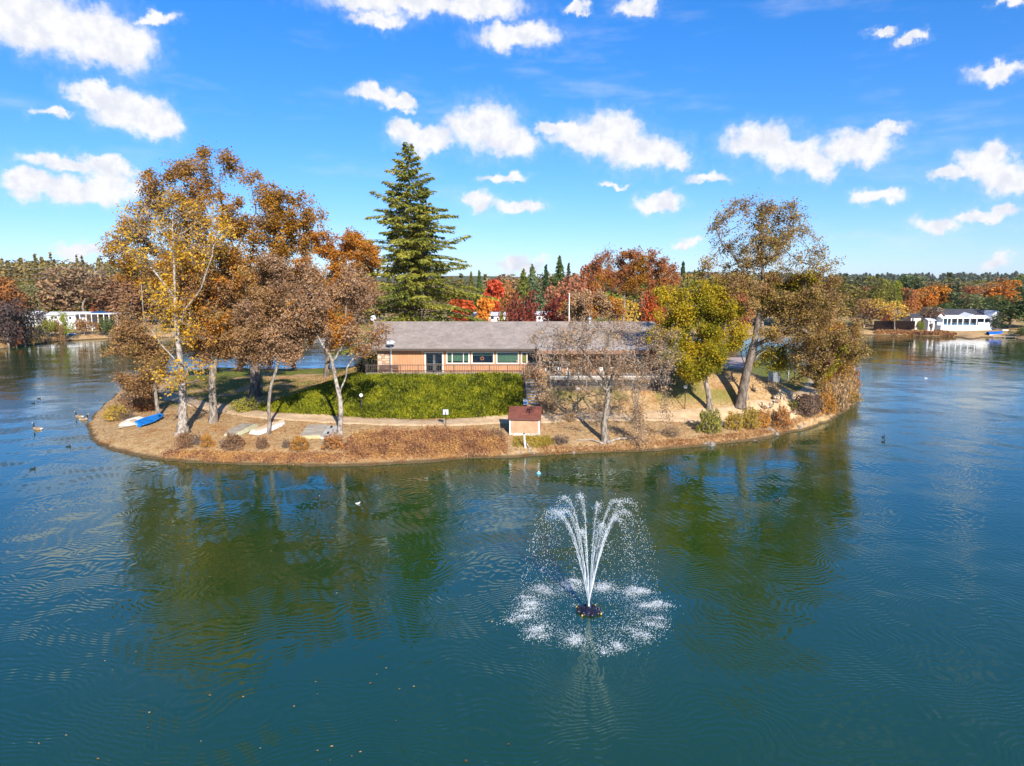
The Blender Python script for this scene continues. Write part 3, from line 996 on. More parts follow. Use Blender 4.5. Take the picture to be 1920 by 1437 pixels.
make_tree('bright orange oak behind the pale forked tree, left of the tall conifer', (612, 700),
    [[(612,690),(614,640),(620,580),(630,520),(640,470)], [(620,570),(590,520),(580,480)], [(628,530),(670,490),(690,470)]],
    [(600,470,46,44),(650,465,48,40),(686,490,26,34),(640,525,56,44),(575,520,40,40),(660,560,40,40)],
    0.36, [('rust', 0.75), ('brown', 0.25)], 40000, 0.26, nattr=1300, Y=100, bark=m_bark_dark, seed=17, step=0.5)
make_tree('dark-trunked brown oak at the back edge of the left lawn', (450, 694),
    [[(450,694),(451,660),(448,620),(445,560),(440,510)], [(449,630),(490,580),(500,540)]],
    [(445,560,66,50),(400,580,50,50),(500,560,48,46),(440,620,60,28),(520,620,40,30)],
    0.42, [('brown', 0.7), ('rust', 0.3)], 30000, 0.27, nattr=1100, bark=m_bark_dark, seed=18, Y=112)
make_tree('brown oak on the back lawn seen between the slender tree and the forked tree', (551, 690),
    [[(551,690),(551,650),(554,610),(560,560)], [(552,640),(585,600),(600,570)], [(552,655),(525,615),(515,580)]],
    [(555,570,50,44),(600,580,40,36),(515,580,40,40),(560,620,50,22)],
    0.34, [('brown', 0.6), ('rust', 0.4)], 26000, 0.27, nattr=900, bark=m_bark_dark, seed=19, Y=114)
# --- right stand
make_tree('wide umbrella-shaped nearly bare tree drooping in front of the covered patio', (1136, 828),
    [[(1136,828),(1131,795),(1137,765),(1143,740),(1135,715),(1120,700)], [(1140,735),(1100,700,-1),(1055,680,-1),(1015,680,-1),(992,700,-1.5)], [(1142,730),(1152,690),(1185,655),(1230,645),(1262,665)], [(1125,705),(1090,655,1),(1055,630,1)], [(1140,720),(1130,660,-1),(1150,620,-1)], [(1185,655),(1205,690,-2),(1198,740,-2),(1190,800,-2)]],
    [(1045,640,72,36),(1125,615,70,26),(1195,620,60,26),(1010,690,40,26,-1.5,2),(1252,655,30,40),(1130,672,70,30,-1.5,3),(1225,680,40,40,-1),(1070,690,50,26,-2,2),(1190,700,30,30,-2,1.5)],
    0.34, [('tan', 0.85), ('taupe', 0.15)], 13000, 0.15, gapq=0.12, nattr=1700, bark=m_bark_grey, seed=21, tip=0.020, step=0.34, kill=0.62, twig_n=2, twig_len=0.75, droop=0.4, spread=0.22,
    hang=((1190,720,838,7,9),(1163,690,750,2,8),(1243,690,780,3,10),(1215,690,760,2,10),(1098,700,780,2,10),(1028,690,735,2,12)), name='weeping_oak_tree')
make_tree('dense yellow-green tree right of the patio with a single grey trunk', (1331, 770),
    [[(1331,770),(1328,735),(1322,700),(1318,660),(1312,600)], [(1320,680),(1350,640),(1362,610)], [(1318,665),(1285,630),(1265,590)]],
    [(1300,565,62,42),(1345,605,46,52),(1258,565,40,40),(1290,630,58,40),(1330,668,46,26,-1),(1250,620,36,36),(1376,630,18,36),(1300,680,40,22,-1.5,2)],
    0.30, 'olive', 60000, 0.19, nattr=1500, seed=22, twig_len=0.6, spread=0.34, name='yellow_green_tree', shell=0.3)
make_tree('largest oak of the right side with leaning dark trunk and broad sparse crown', (1388, 763),
    [[(1388,763),(1396,720),(1405,675),(1414,635),(1422,590),(1430,540),(1432,490),(1428,430)], [(1412,650),(1436,638),(1458,622,-1),(1490,610,-1)], [(1420,600),(1470,575),(1530,560),(1575,575)], [(1428,545),(1390,500),(1355,460),(1345,430)], [(1432,500),(1475,450),(1500,425)], [(1400,690),(1385,650,2),(1375,610,2)], [(1490,610,-1),(1540,640,-1),(1590,655,-1)]],
    [(1425,402,78,34),(1368,432,44,44),(1488,438,38,40),(1420,470,92,40),(1516,500,50,36),(1340,500,34,44),(1395,545,66,38),(1500,560,78,46),(1558,565,44,52),(1496,635,66,40,-1),(1560,655,62,38,-1),(1450,510,60,40),(1522,690,46,28,-1,3),(1600,650,26,30)],
    0.50, [('gold', 0.66), ('brown', 0.26), ('olive', 0.08)], 74000, 0.185, nattr=3000, bark=m_bark_dark, seed=23, sparse_top=515, sparse_amt=0.30, tip=0.022, step=0.46, kill=0.82, twig_len=0.8, spread=0.27, shell=0.15)
make_tree('thin trunk with olive leaves close behind the leaning oak', (1401, 748),
    [[(1401,748),(1402,720),(1404,690),(1410,660)], [(1404,690),(1425,665),(1440,650)]],
    [(1446,664,30,22,1.5),(1466,684,30,20,1.5)],
    0.18, 'olive', 5000, 0.18, nattr=450, seed=24)
make_tree('golden-brown tree hanging over the bank at the right end of the island', (1556, 752),
    [[(1556,752),(1560,720),(1566,690),(1570,650)], [(1562,700),(1590,680),(1602,660)]],
    [(1572,680,36,44),(1590,640,32,40),(1545,660,36,36),(1580,730,26,30),(1540,610,40,40)],
    0.22, [('gold', 0.8), ('rust', 0.2)], 34000, 0.19, nattr=900, seed=25, weep=0.5)
# --- behind the clubhouse
make_tree('tall red-brown oak with thin grey stem rising behind the clubhouse roof', (1168, 640),
    [[(1168,640),(1168,600),(1170,560),(1174,525),(1185,495)], [(1172,545),(1205,510),(1225,495)], [(1170,560),(1140,525),(1125,505)]],
    [(1192,492,46,30),(1232,505,34,30),(1130,505,32,30),(1165,520,44,24),(1250,530,26,26),(1205,530,44,24)],
    0.26, [('redbrown', 0.8), ('orange', 0.2)], 18000, 0.26, nattr=1000, bark=m_bark_grey, seed=26, Y=112)
make_tree('leafless grey tree top behind the clubhouse, left of the red-brown oak', (1146, 640),
    [[(1146,640),(1146,580),(1144,530),(1143,480)]],
    [(1144,490,26,34),(1150,530,24,26)],
    0.14, 'redbrown', 120, 0.2, nattr=400, bark=m_bark_grey, seed=27, Y=120, tip=0.03, twig_len=1.3)
make_tree('low domed tan tree just behind the clubhouse ridge', (1105, 640),
    [[(1105,640),(1105,605),(1104,580)], [(1105,600),(1130,580)]],
    [(1105,575,44,22),(1140,580,30,20),(1070,585,26,18),(1100,560,30,14)],
    0.2, [('tan', 0.8), ('rust', 0.2)], 16000, 0.28, nattr=700, seed=28, Y=106)
# ------------------------------------------------------------------ the tall deodar behind the clubhouse
def build_deodar():
    rs = np.random.RandomState(40)
    Y = 103.0
    base = at_y(782, 640, Y); base[2] = hgt(base[0], base[1]) - 0.1
    top = at_y(763, 268, Y)
    H = top[2] - base[2]
    t = empty('deodar_cedar', base, 'tall dark green conifer with drooping sprays behind the clubhouse roof', 'tree')
    mb = MB()
    s = Y / FPX
    leaders = [((0, 0), top[0] - base[0], 0.0, 1.0, 0.42), ((-0.9, 0.4), (735 - 782) * s * 0.8, 0.5, 0.80, 0.18), ((1.0, -0.3), (798 - 782) * s, -0.6, 0.80, 0.18), ((0.3, 1.0), 0.5, 1.8, 0.72, 0.15)]
    br = []     # base point, azimuth, length, slope
    prof_h = [0.0, 0.06, 0.13, 0.20, 0.32, 0.45, 0.56, 0.70, 0.82, 0.93, 1.0]
    prof_r = [11.0, 11.8, 11.8, 11.3, 10.2, 8.3, 7.0, 5.0, 3.2, 1.5, 0.35]
    for li, ((bx, by), tx, ty, hf, r0) in enumerate(leaders):
        h = np.linspace(0 if li == 0 else 0.25, 1, 26)
        pts = np.stack([bx + (tx - bx) * h ** 1.3, by + (ty - by) * h, H * hf * h], 1)
        mb.tube(pts, np.maximum(r0 * (1 - h) ** 0.9, 0.02), 7)
        n = 215 if li == 0 else 70
        for i in range(n):
            f = (i + rs.rand()) / n
            if li > 0: f = 0.5 + 0.5 * f
            z = f * hf
            c = np.array([np.interp(f, h, pts[:, 0]), np.interp(f, h, pts[:, 1]), H * hf * f])
            rr = np.interp(z, prof_h, prof_r)
            if li > 0:
                rr = min(rr, 0.6 + 5.5 * (1 - f))
            L = rr * (0.50 + 0.68 * rs.rand())
            az = i * 2.399 + rs.randn() * 0.4
            br.append((c, az, max(L, 0.35), 0.30 * z + 0.10 + rs.randn() * 0.10 - 0.10 * (1 - z)))
    VV = []; QQ = []; nv = 0
    P_all = []; D_all = []; S_all = []
    for c, az, L, sl in br:
        m = max(4, int(L / 0.55))
        f = np.linspace(0, 1, m)
        d = np.array([math.cos(az), math.sin(az), 0])
        z = sl * L * f - 0.085 * L * f ** 2 * (0.6 + 0.8 * rs.rand()) * (2.0 if L > 4 else 1.2)
        wob = np.cumsum(rs.randn(m) * 0.05)
        pts = c + d * (L * f)[:, None] + np.stack([-d[1] * wob, d[0] * wob, z], 1)
        V, Q = sweep(pts, 0.055 * L / 6 * (1 - f) + 0.010, 3)
        VV.append(V); QQ.append(Q + nv); nv += len(V)
        # side sprays
        k = int(L * 30) + 12
        ff = rs.rand(k) ** 0.75
        pp = np.stack([np.interp(ff, f, pts[:, a]) for a in range(3)], 1)
        side = rs.choice([-1, 1], k)
        w = (0.12 + 0.30 * np.sin(np.clip(ff, 0.05, 1) * PI * 0.93)) * L * 0.30 * rs.rand(k)
        perp = np.array([-d[1], d[0], 0])
        pp = pp + perp * (side * w)[:, None] + d * (w * 0.5)[:, None]
        pp[:, 2] -= w * 0.28 + rs.rand(k) * 0.18
        dirs = perp * (side * 0.7)[:, None] + d * 0.8 + rs.randn(k, 3) * 0.25
        dirs[:, 2] -= 0.35
        P_all.append(pp); D_all.append(dirs); S_all.append(np.full(k, 0.42))
    tr = MB()
    TV = np.vstack(VV); TQ = np.vstack(QQ)
    mb.add(TV, TQ.tolist())
    mb.build('trunk', m_bark_dark, t, smooth=True)
    P = np.vstack(P_all); D = np.vstack(D_all); n = len(P)
    D /= np.linalg.norm(D, axis=1, keepdims=True)
    ref = rs.randn(n, 3) * 0.5 + np.array([0, 0, 1.0])
    b = np.cross(D, ref); b /= np.maximum(np.linalg.norm(b, axis=1, keepdims=True), 1e-6)
    Ls = 0.50 * (0.6 + 0.8 * rs.rand(n, 1)); W = 0.11 * (0.6 + 0.8 * rs.rand(n, 1))
    mid = P + D * Ls * 0.5
    end = P + D * Ls; end[:, 2] -= 0.12 * Ls[:, 0]
    V = np.stack([P, mid + b * W, end, mid - b * W], 1).reshape(-1, 3)
    link('crown', mesh_np('crown', V, np.arange(n * 4).reshape(-1, 4)), LM['needle'], t)
build_deodar()

# ------------------------------------------------------------------ trees of the far shores (prototypes share meshes)
def proto_broad(seed, n=1900, shape='round', leaf=0.62):
    """unit-height broadleaf tree: trunk mesh and crown mesh, 10 m tall"""
    rs = np.random.RandomState(seed)
    k = 15
    if shape == 'round':
        cs = [(rs.randn() * 1.9, rs.randn() * 1.9, 5.8 + rs.randn() * 1.5) for _ in range(k)]
        rr = [(1.5 + rs.rand() * 0.9,) * 3 for _ in range(k)]
    elif shape == 'tall':
        cs = [(rs.randn() * 0.8, rs.randn() * 0.8, 2.6 + 6.6 * i / k) for i in range(k)]
        rr = [(0.9 + rs.rand() * 0.5,) * 3 for _ in range(k)]
    elif shape == 'spread':
        cs = [(rs.randn() * 2.6, rs.randn() * 2.4, 6.3 + rs.randn() * 1.2) for _ in range(k + 3)]
        rr = [(1.4 + rs.rand() * 0.8, 1.4 + rs.rand() * 0.8, 1.0 + rs.rand() * 0.5) for _ in range(k + 3)]
    else:   # low
        cs = [(rs.randn() * 2.4, rs.randn() * 2.0, 2.6 + abs(rs.randn()) * 1.8) for _ in range(k)]
        rr = [(1.5 + rs.rand(), 1.5 + rs.rand(), 1.3 + rs.rand() * 0.8) for _ in range(k)]
    pts = in_blobs(rs, list(zip(cs, rr)), n, 0.35)
    z = pts[:, 2]
    pts[:, 2] = np.where(z > 9.6, 9.6 + (z - 9.6) * 0.3, z)
    V, Q = leaves(rs, pts, leaf, 0.5)
    crown = mesh_np('crown', V, Q)
    crown.materials.append(LM['any'])
    L = [[(0, 0, -0.3), (0.1, 0.05, 2.0), (0.05 + rs.randn() * 0.2, rs.randn() * 0.2, 4.0), (rs.randn() * 0.4, rs.randn() * 0.4, 6.0)]]
    A = in_blobs(rs, list(zip(cs, rr)), 90, 0.0)
    N, par = grow(rs, L, A, 0.7, 1.0, 30, maxit=40, maxn=350)
    TV, TQ, _, _ = skeleton_mesh(N, par, 0.24, 0.02, ks=(6, 4, 3))
    tr = mesh_np('trunk', TV, TQ, smooth=True)
    return tr, crown

def proto_conifer(seed, narrow=1.0, n=70):
    rs = np.random.RandomState(seed)
    P = []; mb = MB()
    mb.tube([(0, 0, -0.3), (0.03, 0, 4), (0, 0.03, 9.8)], [0.2, 0.13, 0.015], 6)
    for i in range(n):
        f = (i + rs.rand()) / n
        z = 1.1 + 8.9 * f
        L = (2.5 * (1 - f) ** 0.85 + 0.12) * narrow * (0.7 + 0.5 * rs.rand())
        az = i * 2.399 + rs.randn() * 0.3
        k = int(9 + 22 * L)
        ff = rs.rand(k) ** 0.7
        w = rs.randn(k) * 0.16 * L
        P.append(np.stack([math.cos(az) * L * ff - math.sin(az) * w, math.sin(az) * L * ff + math.cos(az) * w, z - 0.22 * L * ff + rs.randn(k) * 0.06], 1))
    P = np.vstack(P)
    V, Q = leaves(rs, P, 0.42, 0.4, long=1.5)
    crown = mesh_np('crown', V, Q); crown.materials.append(LM['any'])
    return mesh_np('trunk', np.vstack(mb.v), mb.q, mb.t, smooth=True), crown

PROTO = {
    'round': [proto_broad(101), proto_broad(102), proto_broad(103)],
    'tall': [proto_broad(111, shape='tall'), proto_broad(112, shape='tall')],
    'spread': [proto_broad(121, shape='spread'), proto_broad(122, shape='spread')],
    'thin': [proto_broad(131, 650, 'spread', 0.5), proto_broad(132, 650, 'round', 0.5)],
    'low': [proto_broad(141, 1300, 'low'), proto_broad(142, 1300, 'low')],
    'conifer': [proto_conifer(151), proto_conifer(152, 0.75), proto_conifer(153, 1.2)],
}
SPAN = {'round': 7.4, 'tall': 3.9, 'spread': 9.0, 'thin': 8.5, 'low': 8.6, 'conifer': 4.6}
for lst in PROTO.values():
    for tr, _ in lst:
        tr.materials.append(m_bark_grey)
_prs = random.Random(77)

C = {  # foliage colours
    'rust': (0.425, 0.169, 0.056), 'orange': (0.625, 0.250, 0.037), 'red': (0.550, 0.106, 0.031), 'maroon': (0.250, 0.056, 0.035), 'brown': (0.300, 0.185, 0.080), 'taupe': (0.330, 0.235, 0.130),
    'olive': (0.194, 0.181, 0.037), 'green': (0.094, 0.131, 0.033), 'dark': (0.048, 0.075, 0.027), 'pale': (0.300, 0.281, 0.112), 'bright': (0.250, 0.281, 0.025), 'gold': (0.625, 0.388, 0.056),
    'greygreen': (0.156, 0.181, 0.081), 'pink': (0.450, 0.194, 0.106), 'purple': (0.106, 0.069, 0.062),
}
def far_tree(px, top, base, Y, width, kind, colr, label, group, name=None, var=0.10):
    """px centre, py of top and foot, distance, width in photo pixels"""
    b = at_y(px, base if base else 600, Y)
    z0 = hgt(b[0], b[1])
    tz = at_y(px, top, Y)[2]
    H = max(tz - z0, 0.8)
    W = width * Y / FPX
    tr, cr = _prs.choice(PROTO[kind])
    nm = name or ('conifer_tree' if kind == 'conifer' else 'bush' if kind == 'low' else 'broadleaf_tree')
    cat = 'bush' if nm == 'bush' else 'tree'
    sz = H / 10.0; sx = W / SPAN[kind]
    if kind == 'low': sz = H / 6.2
    e = empty(nm, (b[0], b[1], z0), label, cat, group, rz=_prs.uniform(0, 6.28), sc=(sx, sx, sz))
    a = link('trunk', tr, None, e); c = link('crown', cr, None, e)
    col = C[colr]
    j = [1 + _prs.uniform(-var, var) for _ in range(3)]
    br = 1 + _prs.uniform(-0.15, 0.15)
    c.color = (col[0] * j[0] * br, col[1] * j[1] * br, col[2] * j[2] * br, 1)
    return e

# --- centre, beyond the clubhouse
G = 'trees beyond the clubhouse'
for a in [
    (899, 509, 190, 34, 'conifer', 'green', 'narrow green conifer just right of the tall deodar'),
    (884, 512, 205, 26, 'conifer', 'olive', 'yellowish conifer partly hidden by the right side of the tall deodar'),
    (921, 522, 175, 40, 'tall', 'red', 'flame red maple above the pale roofs, right of the deodar'),
    (934, 520, 215, 20, 'conifer', 'maroon', 'dark red spire-shaped tree behind the flame red maple'),
    (953, 524, 185, 40, 'round', 'rust', 'rusty brown tree right of the flame red maple'),
    (981, 507, 180, 46, 'conifer', 'olive', 'olive green cone-shaped conifer in the centre of the far trees'),
    (998, 498, 210, 40, 'conifer', 'greygreen', 'grey-green conifer right of the olive cone-shaped conifer'),
    (1006, 530, 170, 50, 'conifer', 'greygreen', 'low grey-green conifer standing over the pale roof'),
    (1023, 498, 220, 34, 'conifer', 'dark', 'dark green pointed pine left of the tallest far pine'),
    (1048, 483, 225, 42, 'conifer', 'green', 'tallest green pine among the trees beyond the clubhouse'),
    (1065, 495, 230, 30, 'conifer', 'dark', 'dark pine directly right of the tallest far pine'),
    (1068, 514, 180, 58, 'round', 'pink', 'pinkish red maple behind the white pole'),
    (1100, 494, 185, 46, 'round', 'redbrown' if False else 'rust', 'red-brown tree left of the leafless tree top'),
    (1047, 553, 135, 58, 'round', 'maroon', 'dark maroon tree behind the ridge near the white pole'),
    (983, 563, 130, 60, 'low', 'maroon', 'dark red bush rising over the middle of the clubhouse ridge'),
    (1174, 562, 135, 50, 'round', 'gold', 'golden yellow tree below the red-brown oak behind the clubhouse'),
    (1228, 526, 140, 40, 'round', 'red', 'bright red maple left of the dense yellow-green tree'),
    (1278, 492, 200, 34, 'conifer', 'dark', 'dark pine top showing left of the largest right oak'),
    (1255, 510, 190, 44, 'round', 'brown', 'brown tree top between the red maple and the dark pine'),
    (1205, 545, 150, 60, 'spread', 'taupe', 'greyish brown tree behind the right part of the clubhouse'),
    (1140, 552, 160, 50, 'round', 'bright', 'bright olive tree behind the tan domed tree'),
    (1320, 505, 190, 60, 'round', 'olive', 'olive tree behind the largest right oak'),
    (1380, 520, 200, 60, 'round', 'rust', 'rusty tree behind the trunk of the largest right oak'),
    (860, 560, 150, 50, 'tall', 'red', 'red tree peeping through the lower right of the deodar'),
    (905, 556, 160, 34, 'tall', 'orange', 'small orange tree standing before the flame red maple'),
    (940, 572, 150, 20, 'conifer', 'bright', 'little bright green conifer between the pale roofs'),
    (1090, 520, 200, 60, 'round', 'brown', 'dull brown tree behind the domed tan tree'),
]:
    far_tree(a[0], a[1], 602, a[2], a[3], a[4], a[5], a[6], G)
for px, top, Y, w, kd, cl in [(700,545,240,70,'round','brown'),(760,540,250,80,'round','olive'),(830,535,250,70,'round','olive'),(960,530,260,90,'round','brown'),(1030,525,270,90,'round','olive'),(1110,520,270,90,'round','brown'),(1190,525,260,90,'round','olive'),(1260,525,260,90,'round','rust'),(1340,530,250,90,'round','brown'),(1430,540,240,90,'round','olive'),(1500,545,240,90,'round','brown'),(1560,545,240,80,'round','olive')]:
    far_tree(px, top - 16, 600, Y, w, kd, cl, 'one of the dull tree crowns filling the gaps far behind the clubhouse', 'filler trees far behind the clubhouse')

# --- right shore
G = 'trees on the right far shore'
for a in [
    (1640, 520, 600, 262, 40, 'round', 'olive', 'olive green tree at the left end of the right far shore'),
    (1662, 524, 600, 268, 30, 'round', 'olive', 'second olive tree, between the leftmost olive tree and the bright poplar'),
    (1682, 525, 600, 272, 15, 'tall', 'bright', 'bright green narrow poplar on the right far shore'),
    (1700, 515, 600, 290, 30, 'tall', 'greygreen', 'grey-green tall tree right behind the bright poplar'),
    (1722, 518, 600, 280, 26, 'tall', 'greygreen', 'second grey-green tall tree, behind the rust-coloured tree'),
    (1701, 541, 606, 250, 30, 'round', 'rust', 'rust-coloured round tree above the small peach building'),
    (1734, 538, 606, 252, 34, 'round', 'orange', 'orange tree left of the two dark cypresses'),
    (1761, 535, 606, 255, 34, 'tall', 'orange', 'tall orange maple directly left of the dark cypresses'),
    (1776, 534, 604, 262, 17, 'conifer', 'dark', 'left one of two dark cypresses behind the white porch house'),
    (1791, 533, 604, 264, 18, 'conifer', 'dark', 'right one of two dark cypresses behind the white porch house'),
    (1814, 536, 600, 270, 36, 'round', 'rust', 'faded orange tree behind the white porch house'),
    (1840, 530, 600, 280, 44, 'round', 'taupe', 'grey-brown tree left of the bright orange crown'),
    (1884, 527, 600, 268, 56, 'round', 'orange', 'bright orange crown above the big dark oak at the right edge'),
    (1806, 550, 604, 245, 62, 'round', 'greygreen', 'broad grey-green oak directly behind the white porch house'),
    (1770, 566, 606, 240, 44, 'round', 'green', 'green tree left of the porch house roof'),
    (1890, 549, 620, 228, 74, 'round', 'green', 'big dark green oak beside the dock at the right edge'),
    (1924, 556, 620, 226, 60, 'round', 'green', 'dark green oak cut by the right picture edge'),
    (1916, 522, 600, 290, 50, 'round', 'greygreen', 'grey-green crown high at the right picture edge'),
    (1677, 560, 624, 230, 44, 'thin', 'gold', 'pale golden thin-leaved tree with grey trunk at the water'),
    (1645, 556, 618, 236, 46, 'thin', 'gold', 'golden thin-leaved tree left of the pale golden waterside tree'),
    (1620, 560, 618, 238, 50, 'round', 'brown', 'brown tree at the water beside the tip of the island'),
    (1738, 575, 612, 236, 40, 'round', 'taupe', 'low grey-brown tree left of the white porch house'),
    (1664, 585, 615, 238, 30, 'low', 'rust', 'small rusty shrub before the dark retaining wall'),
    (1745, 606, 616, 228, 6, 'tall', 'taupe', 'sapling with bare stem on the bank before the porch house'),
    (1866, 598, 620, 225, 26, 'low', 'dark', 'dark shrub at the right corner of the white porch house'),
    (1914, 620, 636, 213, 30, 'low', 'green', 'green bush overhanging the water right of the dock'),
    (1728, 604, 612, 226, 12, 'low', 'bright', 'tiny bright green bush by the small peach building'),
    (1852, 560, 604, 250, 40, 'round', 'dark', 'dark oak between the blue gable house and the porch house'),
]:
    far_tree(a[0], a[1], a[2], a[3], a[4], a[5], a[6], a[7], G)
for px, top, Y, w, cl in [(1600,538,300,60,'brown'),(1630,535,320,60,'rust'),(1665,540,300,60,'brown'),(1710,535,320,60,'olive'),(1750,530,330,60,'brown'),(1790,528,330,60,'taupe'),(1830,525,330,60,'olive'),(1870,520,340,60,'brown'),(1910,515,340,70,'olive'),(1940,530,300,70,'olive'),(1575,540,300,60,'olive')]:
    far_tree(px, top, 600, Y, w, 'round', cl, 'one of the mixed tree crowns in the rear row of the right far shore', 'rear row of the right far shore')

# --- left shore
G = 'trees on the left far shore'
for a in [
    (8, 516, 618, 190, 70, 'round', 'rust', 'rust-coloured tree at the left picture edge'),
    (40, 540, 620, 200, 50, 'round', 'brown', 'brown tree right of the rusty tree at the left edge'),
    (76, 532, 606, 250, 52, 'round', 'pale', 'pale green rounded tree above the white mobile home'),
    (107, 548, 606, 244, 20, 'tall', 'bright', 'narrow bright green tree right of the pale green one'),
    (55, 545, 604, 255, 46, 'round', 'greygreen', 'grey-green tree left of the pale green rounded tree'),
    (160, 484, 612, 236, 92, 'thin', 'taupe', 'large half-bare grey-brown oak above the white mobile home'),
    (150, 505, 612, 240, 110, 'round', 'taupe', 'wide taupe oak crown in the middle of the left far shore'),
    (215, 512, 612, 236, 90, 'round', 'brown', 'brown oak right of the half-bare oak on the left far shore'),
    (235, 515, 612, 250, 50, 'round', 'rust', 'orange-brown tree partly behind the yellow-leaved island tree'),
    (187, 566, 606, 240, 20, 'round', 'red', 'small flame orange tree behind the white carport'),
    (150, 575, 606, 240, 26, 'low', 'bright', 'small olive shrub over the roof of the mobile home'),
    (14, 590, 626, 178, 66, 'low', 'purple', 'dark purple-grey thicket at the left edge of the left shore'),
    (45, 598, 624, 184, 50, 'low', 'purple', 'second dark thicket right of the left edge thicket'),
    (92, 599, 620, 200, 26, 'low', 'bright', 'left one of two green bushes in front of the mobile home'),
    (121, 600, 620, 202, 20, 'low', 'bright', 'right one of two green bushes in front of the mobile home'),
    (104, 602, 620, 204, 18, 'low', 'rust', 'reddish bush between the two green bushes'),
    (158, 600, 618, 210, 34, 'low', 'rust', 'rust-coloured bush before the carport posts'),
    (205, 598, 618, 212, 30, 'low', 'green', 'green bush at the right end of the white carport'),
    (230, 600, 622, 214, 50, 'low', 'brown', 'brown scrub on the left shore beside the carport'),
    (62, 622, 632, 186, 22, 'low', 'brown', 'low brown bush on the sandy bank at left'),
    (115, 622, 632, 196, 18, 'low', 'brown', 'low brown bush on the bank left of the beached blue boat'),
    (30, 624, 634, 180, 16, 'low', 'rust', 'small rust bush on the sandy bank at left'),
    (260, 560, 615, 240, 70, 'round', 'brown', 'brown tree seen through the yellow-leaved island tree'),
]:
    far_tree(a[0], a[1], a[2], a[3], a[4], a[5], a[6], a[7], G)
for px, top, Y, w, cl in [(300,560,245,80,'brown'),(350,565,245,80,'olive'),(400,560,250,80,'rust'),(450,560,250,80,'brown'),(500,565,250,80,'olive'),(560,560,250,80,'brown'),(620,560,250,80,'rust'),(670,560,250,80,'olive'),(20,540,270,70,'olive'),(60,525,290,70,'olive'),(110,520,290,70,'brown'),(200,530,280,70,'olive'),(255,530,280,70,'green'),(-40,520,230,90,'rust'),(-60,560,200,90,'brown'),(130,545,262,50,'green'),(330,600,232,50,'brown'),(520,600,235,50,'brown'),(580,598,235,60,'rust')]:
    far_tree(px, top, 605, Y, w, 'round', cl, 'one of the mixed tree crowns in the rear rows of the left far shore', 'rear rows of the left far shore')

# --- far woods that read as one mass
def far_wood(name, label, x0, x1, y0, y1, n, colr, hmin, hmax, seed, leaf):
    rs = np.random.RandomState(seed)
    X = rs.uniform(x0, x1, n); Yv = rs.uniform(y0, y1, n)
    Z = height(X, Yv)
    P = []; S = []
    for x, y, z in zip(X, Yv, Z):
        h = rs.uniform(hmin, hmax); w = h * rs.uniform(0.28, 0.5)
        pine = rs.rand() < 0.3
        m = 70
        d = rs.randn(m, 3); d /= np.linalg.norm(d, axis=1, keepdims=True)
        q = d * (0.6 + 0.4 * rs.rand(m, 1))
        if pine:
            f = rs.rand(m)
            pt = np.stack([q[:, 0] * w * 0.7 * (1 - f), q[:, 1] * w * 0.7 * (1 - f), h * (0.15 + 1.05 * f)], 1)
        else:
            pt = np.stack([q[:, 0] * w, q[:, 1] * w, h * 0.55 + q[:, 2] * h * 0.45], 1)
        P.append(pt + np.array([x, y, z]))
    V, Q = leaves(rs, np.vstack(P), leaf, 0.8)
    me = mesh_np(name, V, Q)
    o = link(name, me, LM['any'])
    o.color = (*colr, 1)
    return tag(o, label, 'woodland', kind='stuff')
far_wood('hillside_wood', 'dark olive woodland covering the hill behind the left far shore', -420, -150, 330, 470, 420, (0.26, 0.20, 0.065), 8, 14, 61, 2.0)
far_wood('distant_wood', 'low woodland along the horizon behind the far shores', -500, 700, 420, 900, 520, (0.17, 0.165, 0.060), 8, 14, 62, 3.2)
far_wood('ridge_wood', 'hazy blue-green wooded ridge on the horizon at right', 500, 2600, 1500, 2600, 900, (0.14, 0.15, 0.070), 10, 18, 63, 6.5)
# ------------------------------------------------------------------ clubhouse
def part(mb, name, material, root, smooth=False, kind=None, label=None):
    """build in world coordinates, parent to a thing (or a part of it)"""
    off = np.zeros(3)
    r = root
    while r is not None:
        off += np.array(r.location); r = r.parent
    V = np.vstack(mb.v) - off
    me = mesh_np(name, V, mb.q if mb.q else None, mb.t if mb.t else None, smooth)
    o = link(name, me, material, root)
    if kind: o['kind'] = kind
    if label: o['label'] = label
    return o

def siding_mat(name, c, period=0.30, depth=0.55, axis=0):
    m = bpy.data.materials.new(name); m.use_nodes = True
    k = NT(m.node_tree); b = k.n['Principled BSDF']
    b.inputs['Roughness'].default_value = 0.8; b.inputs['Specular IOR Level'].default_value = 0.2
    geo = k.new('ShaderNodeNewGeometry'); sp = k.new('ShaderNodeSeparateXYZ'); k.l.new(geo.outputs['Position'], sp.inputs[0])
    f = k.math('FRACT', k.math('DIVIDE', sp.outputs[axis], period))
    gr = k.rng(k.math('ABSOLUTE', k.math('SUBTRACT', f, 0.5)), 0.42, 0.47)
    n = k.noise(geo.outputs['Position'], 1.2, 4.0, 0.6)
    base = k.mix(k.rng(n, 0.3, 0.7), (*c, 1), (*[x * 0.84 for x in c], 1))
    k.l.new(k.mix(k.math('MULTIPLY', gr, depth), base, (*[x * 0.45 for x in c], 1)), b.inputs['Base Color'])
    bp = k.new('ShaderNodeBump'); bp.inputs['Strength'].default_value = 0.6; bp.inputs['Distance'].default_value = 0.02
    k.l.new(k.math('SUBTRACT', 1.0, gr), bp.inputs['Height']); k.l.new(bp.outputs[0], b.inputs['Normal'])
    return m

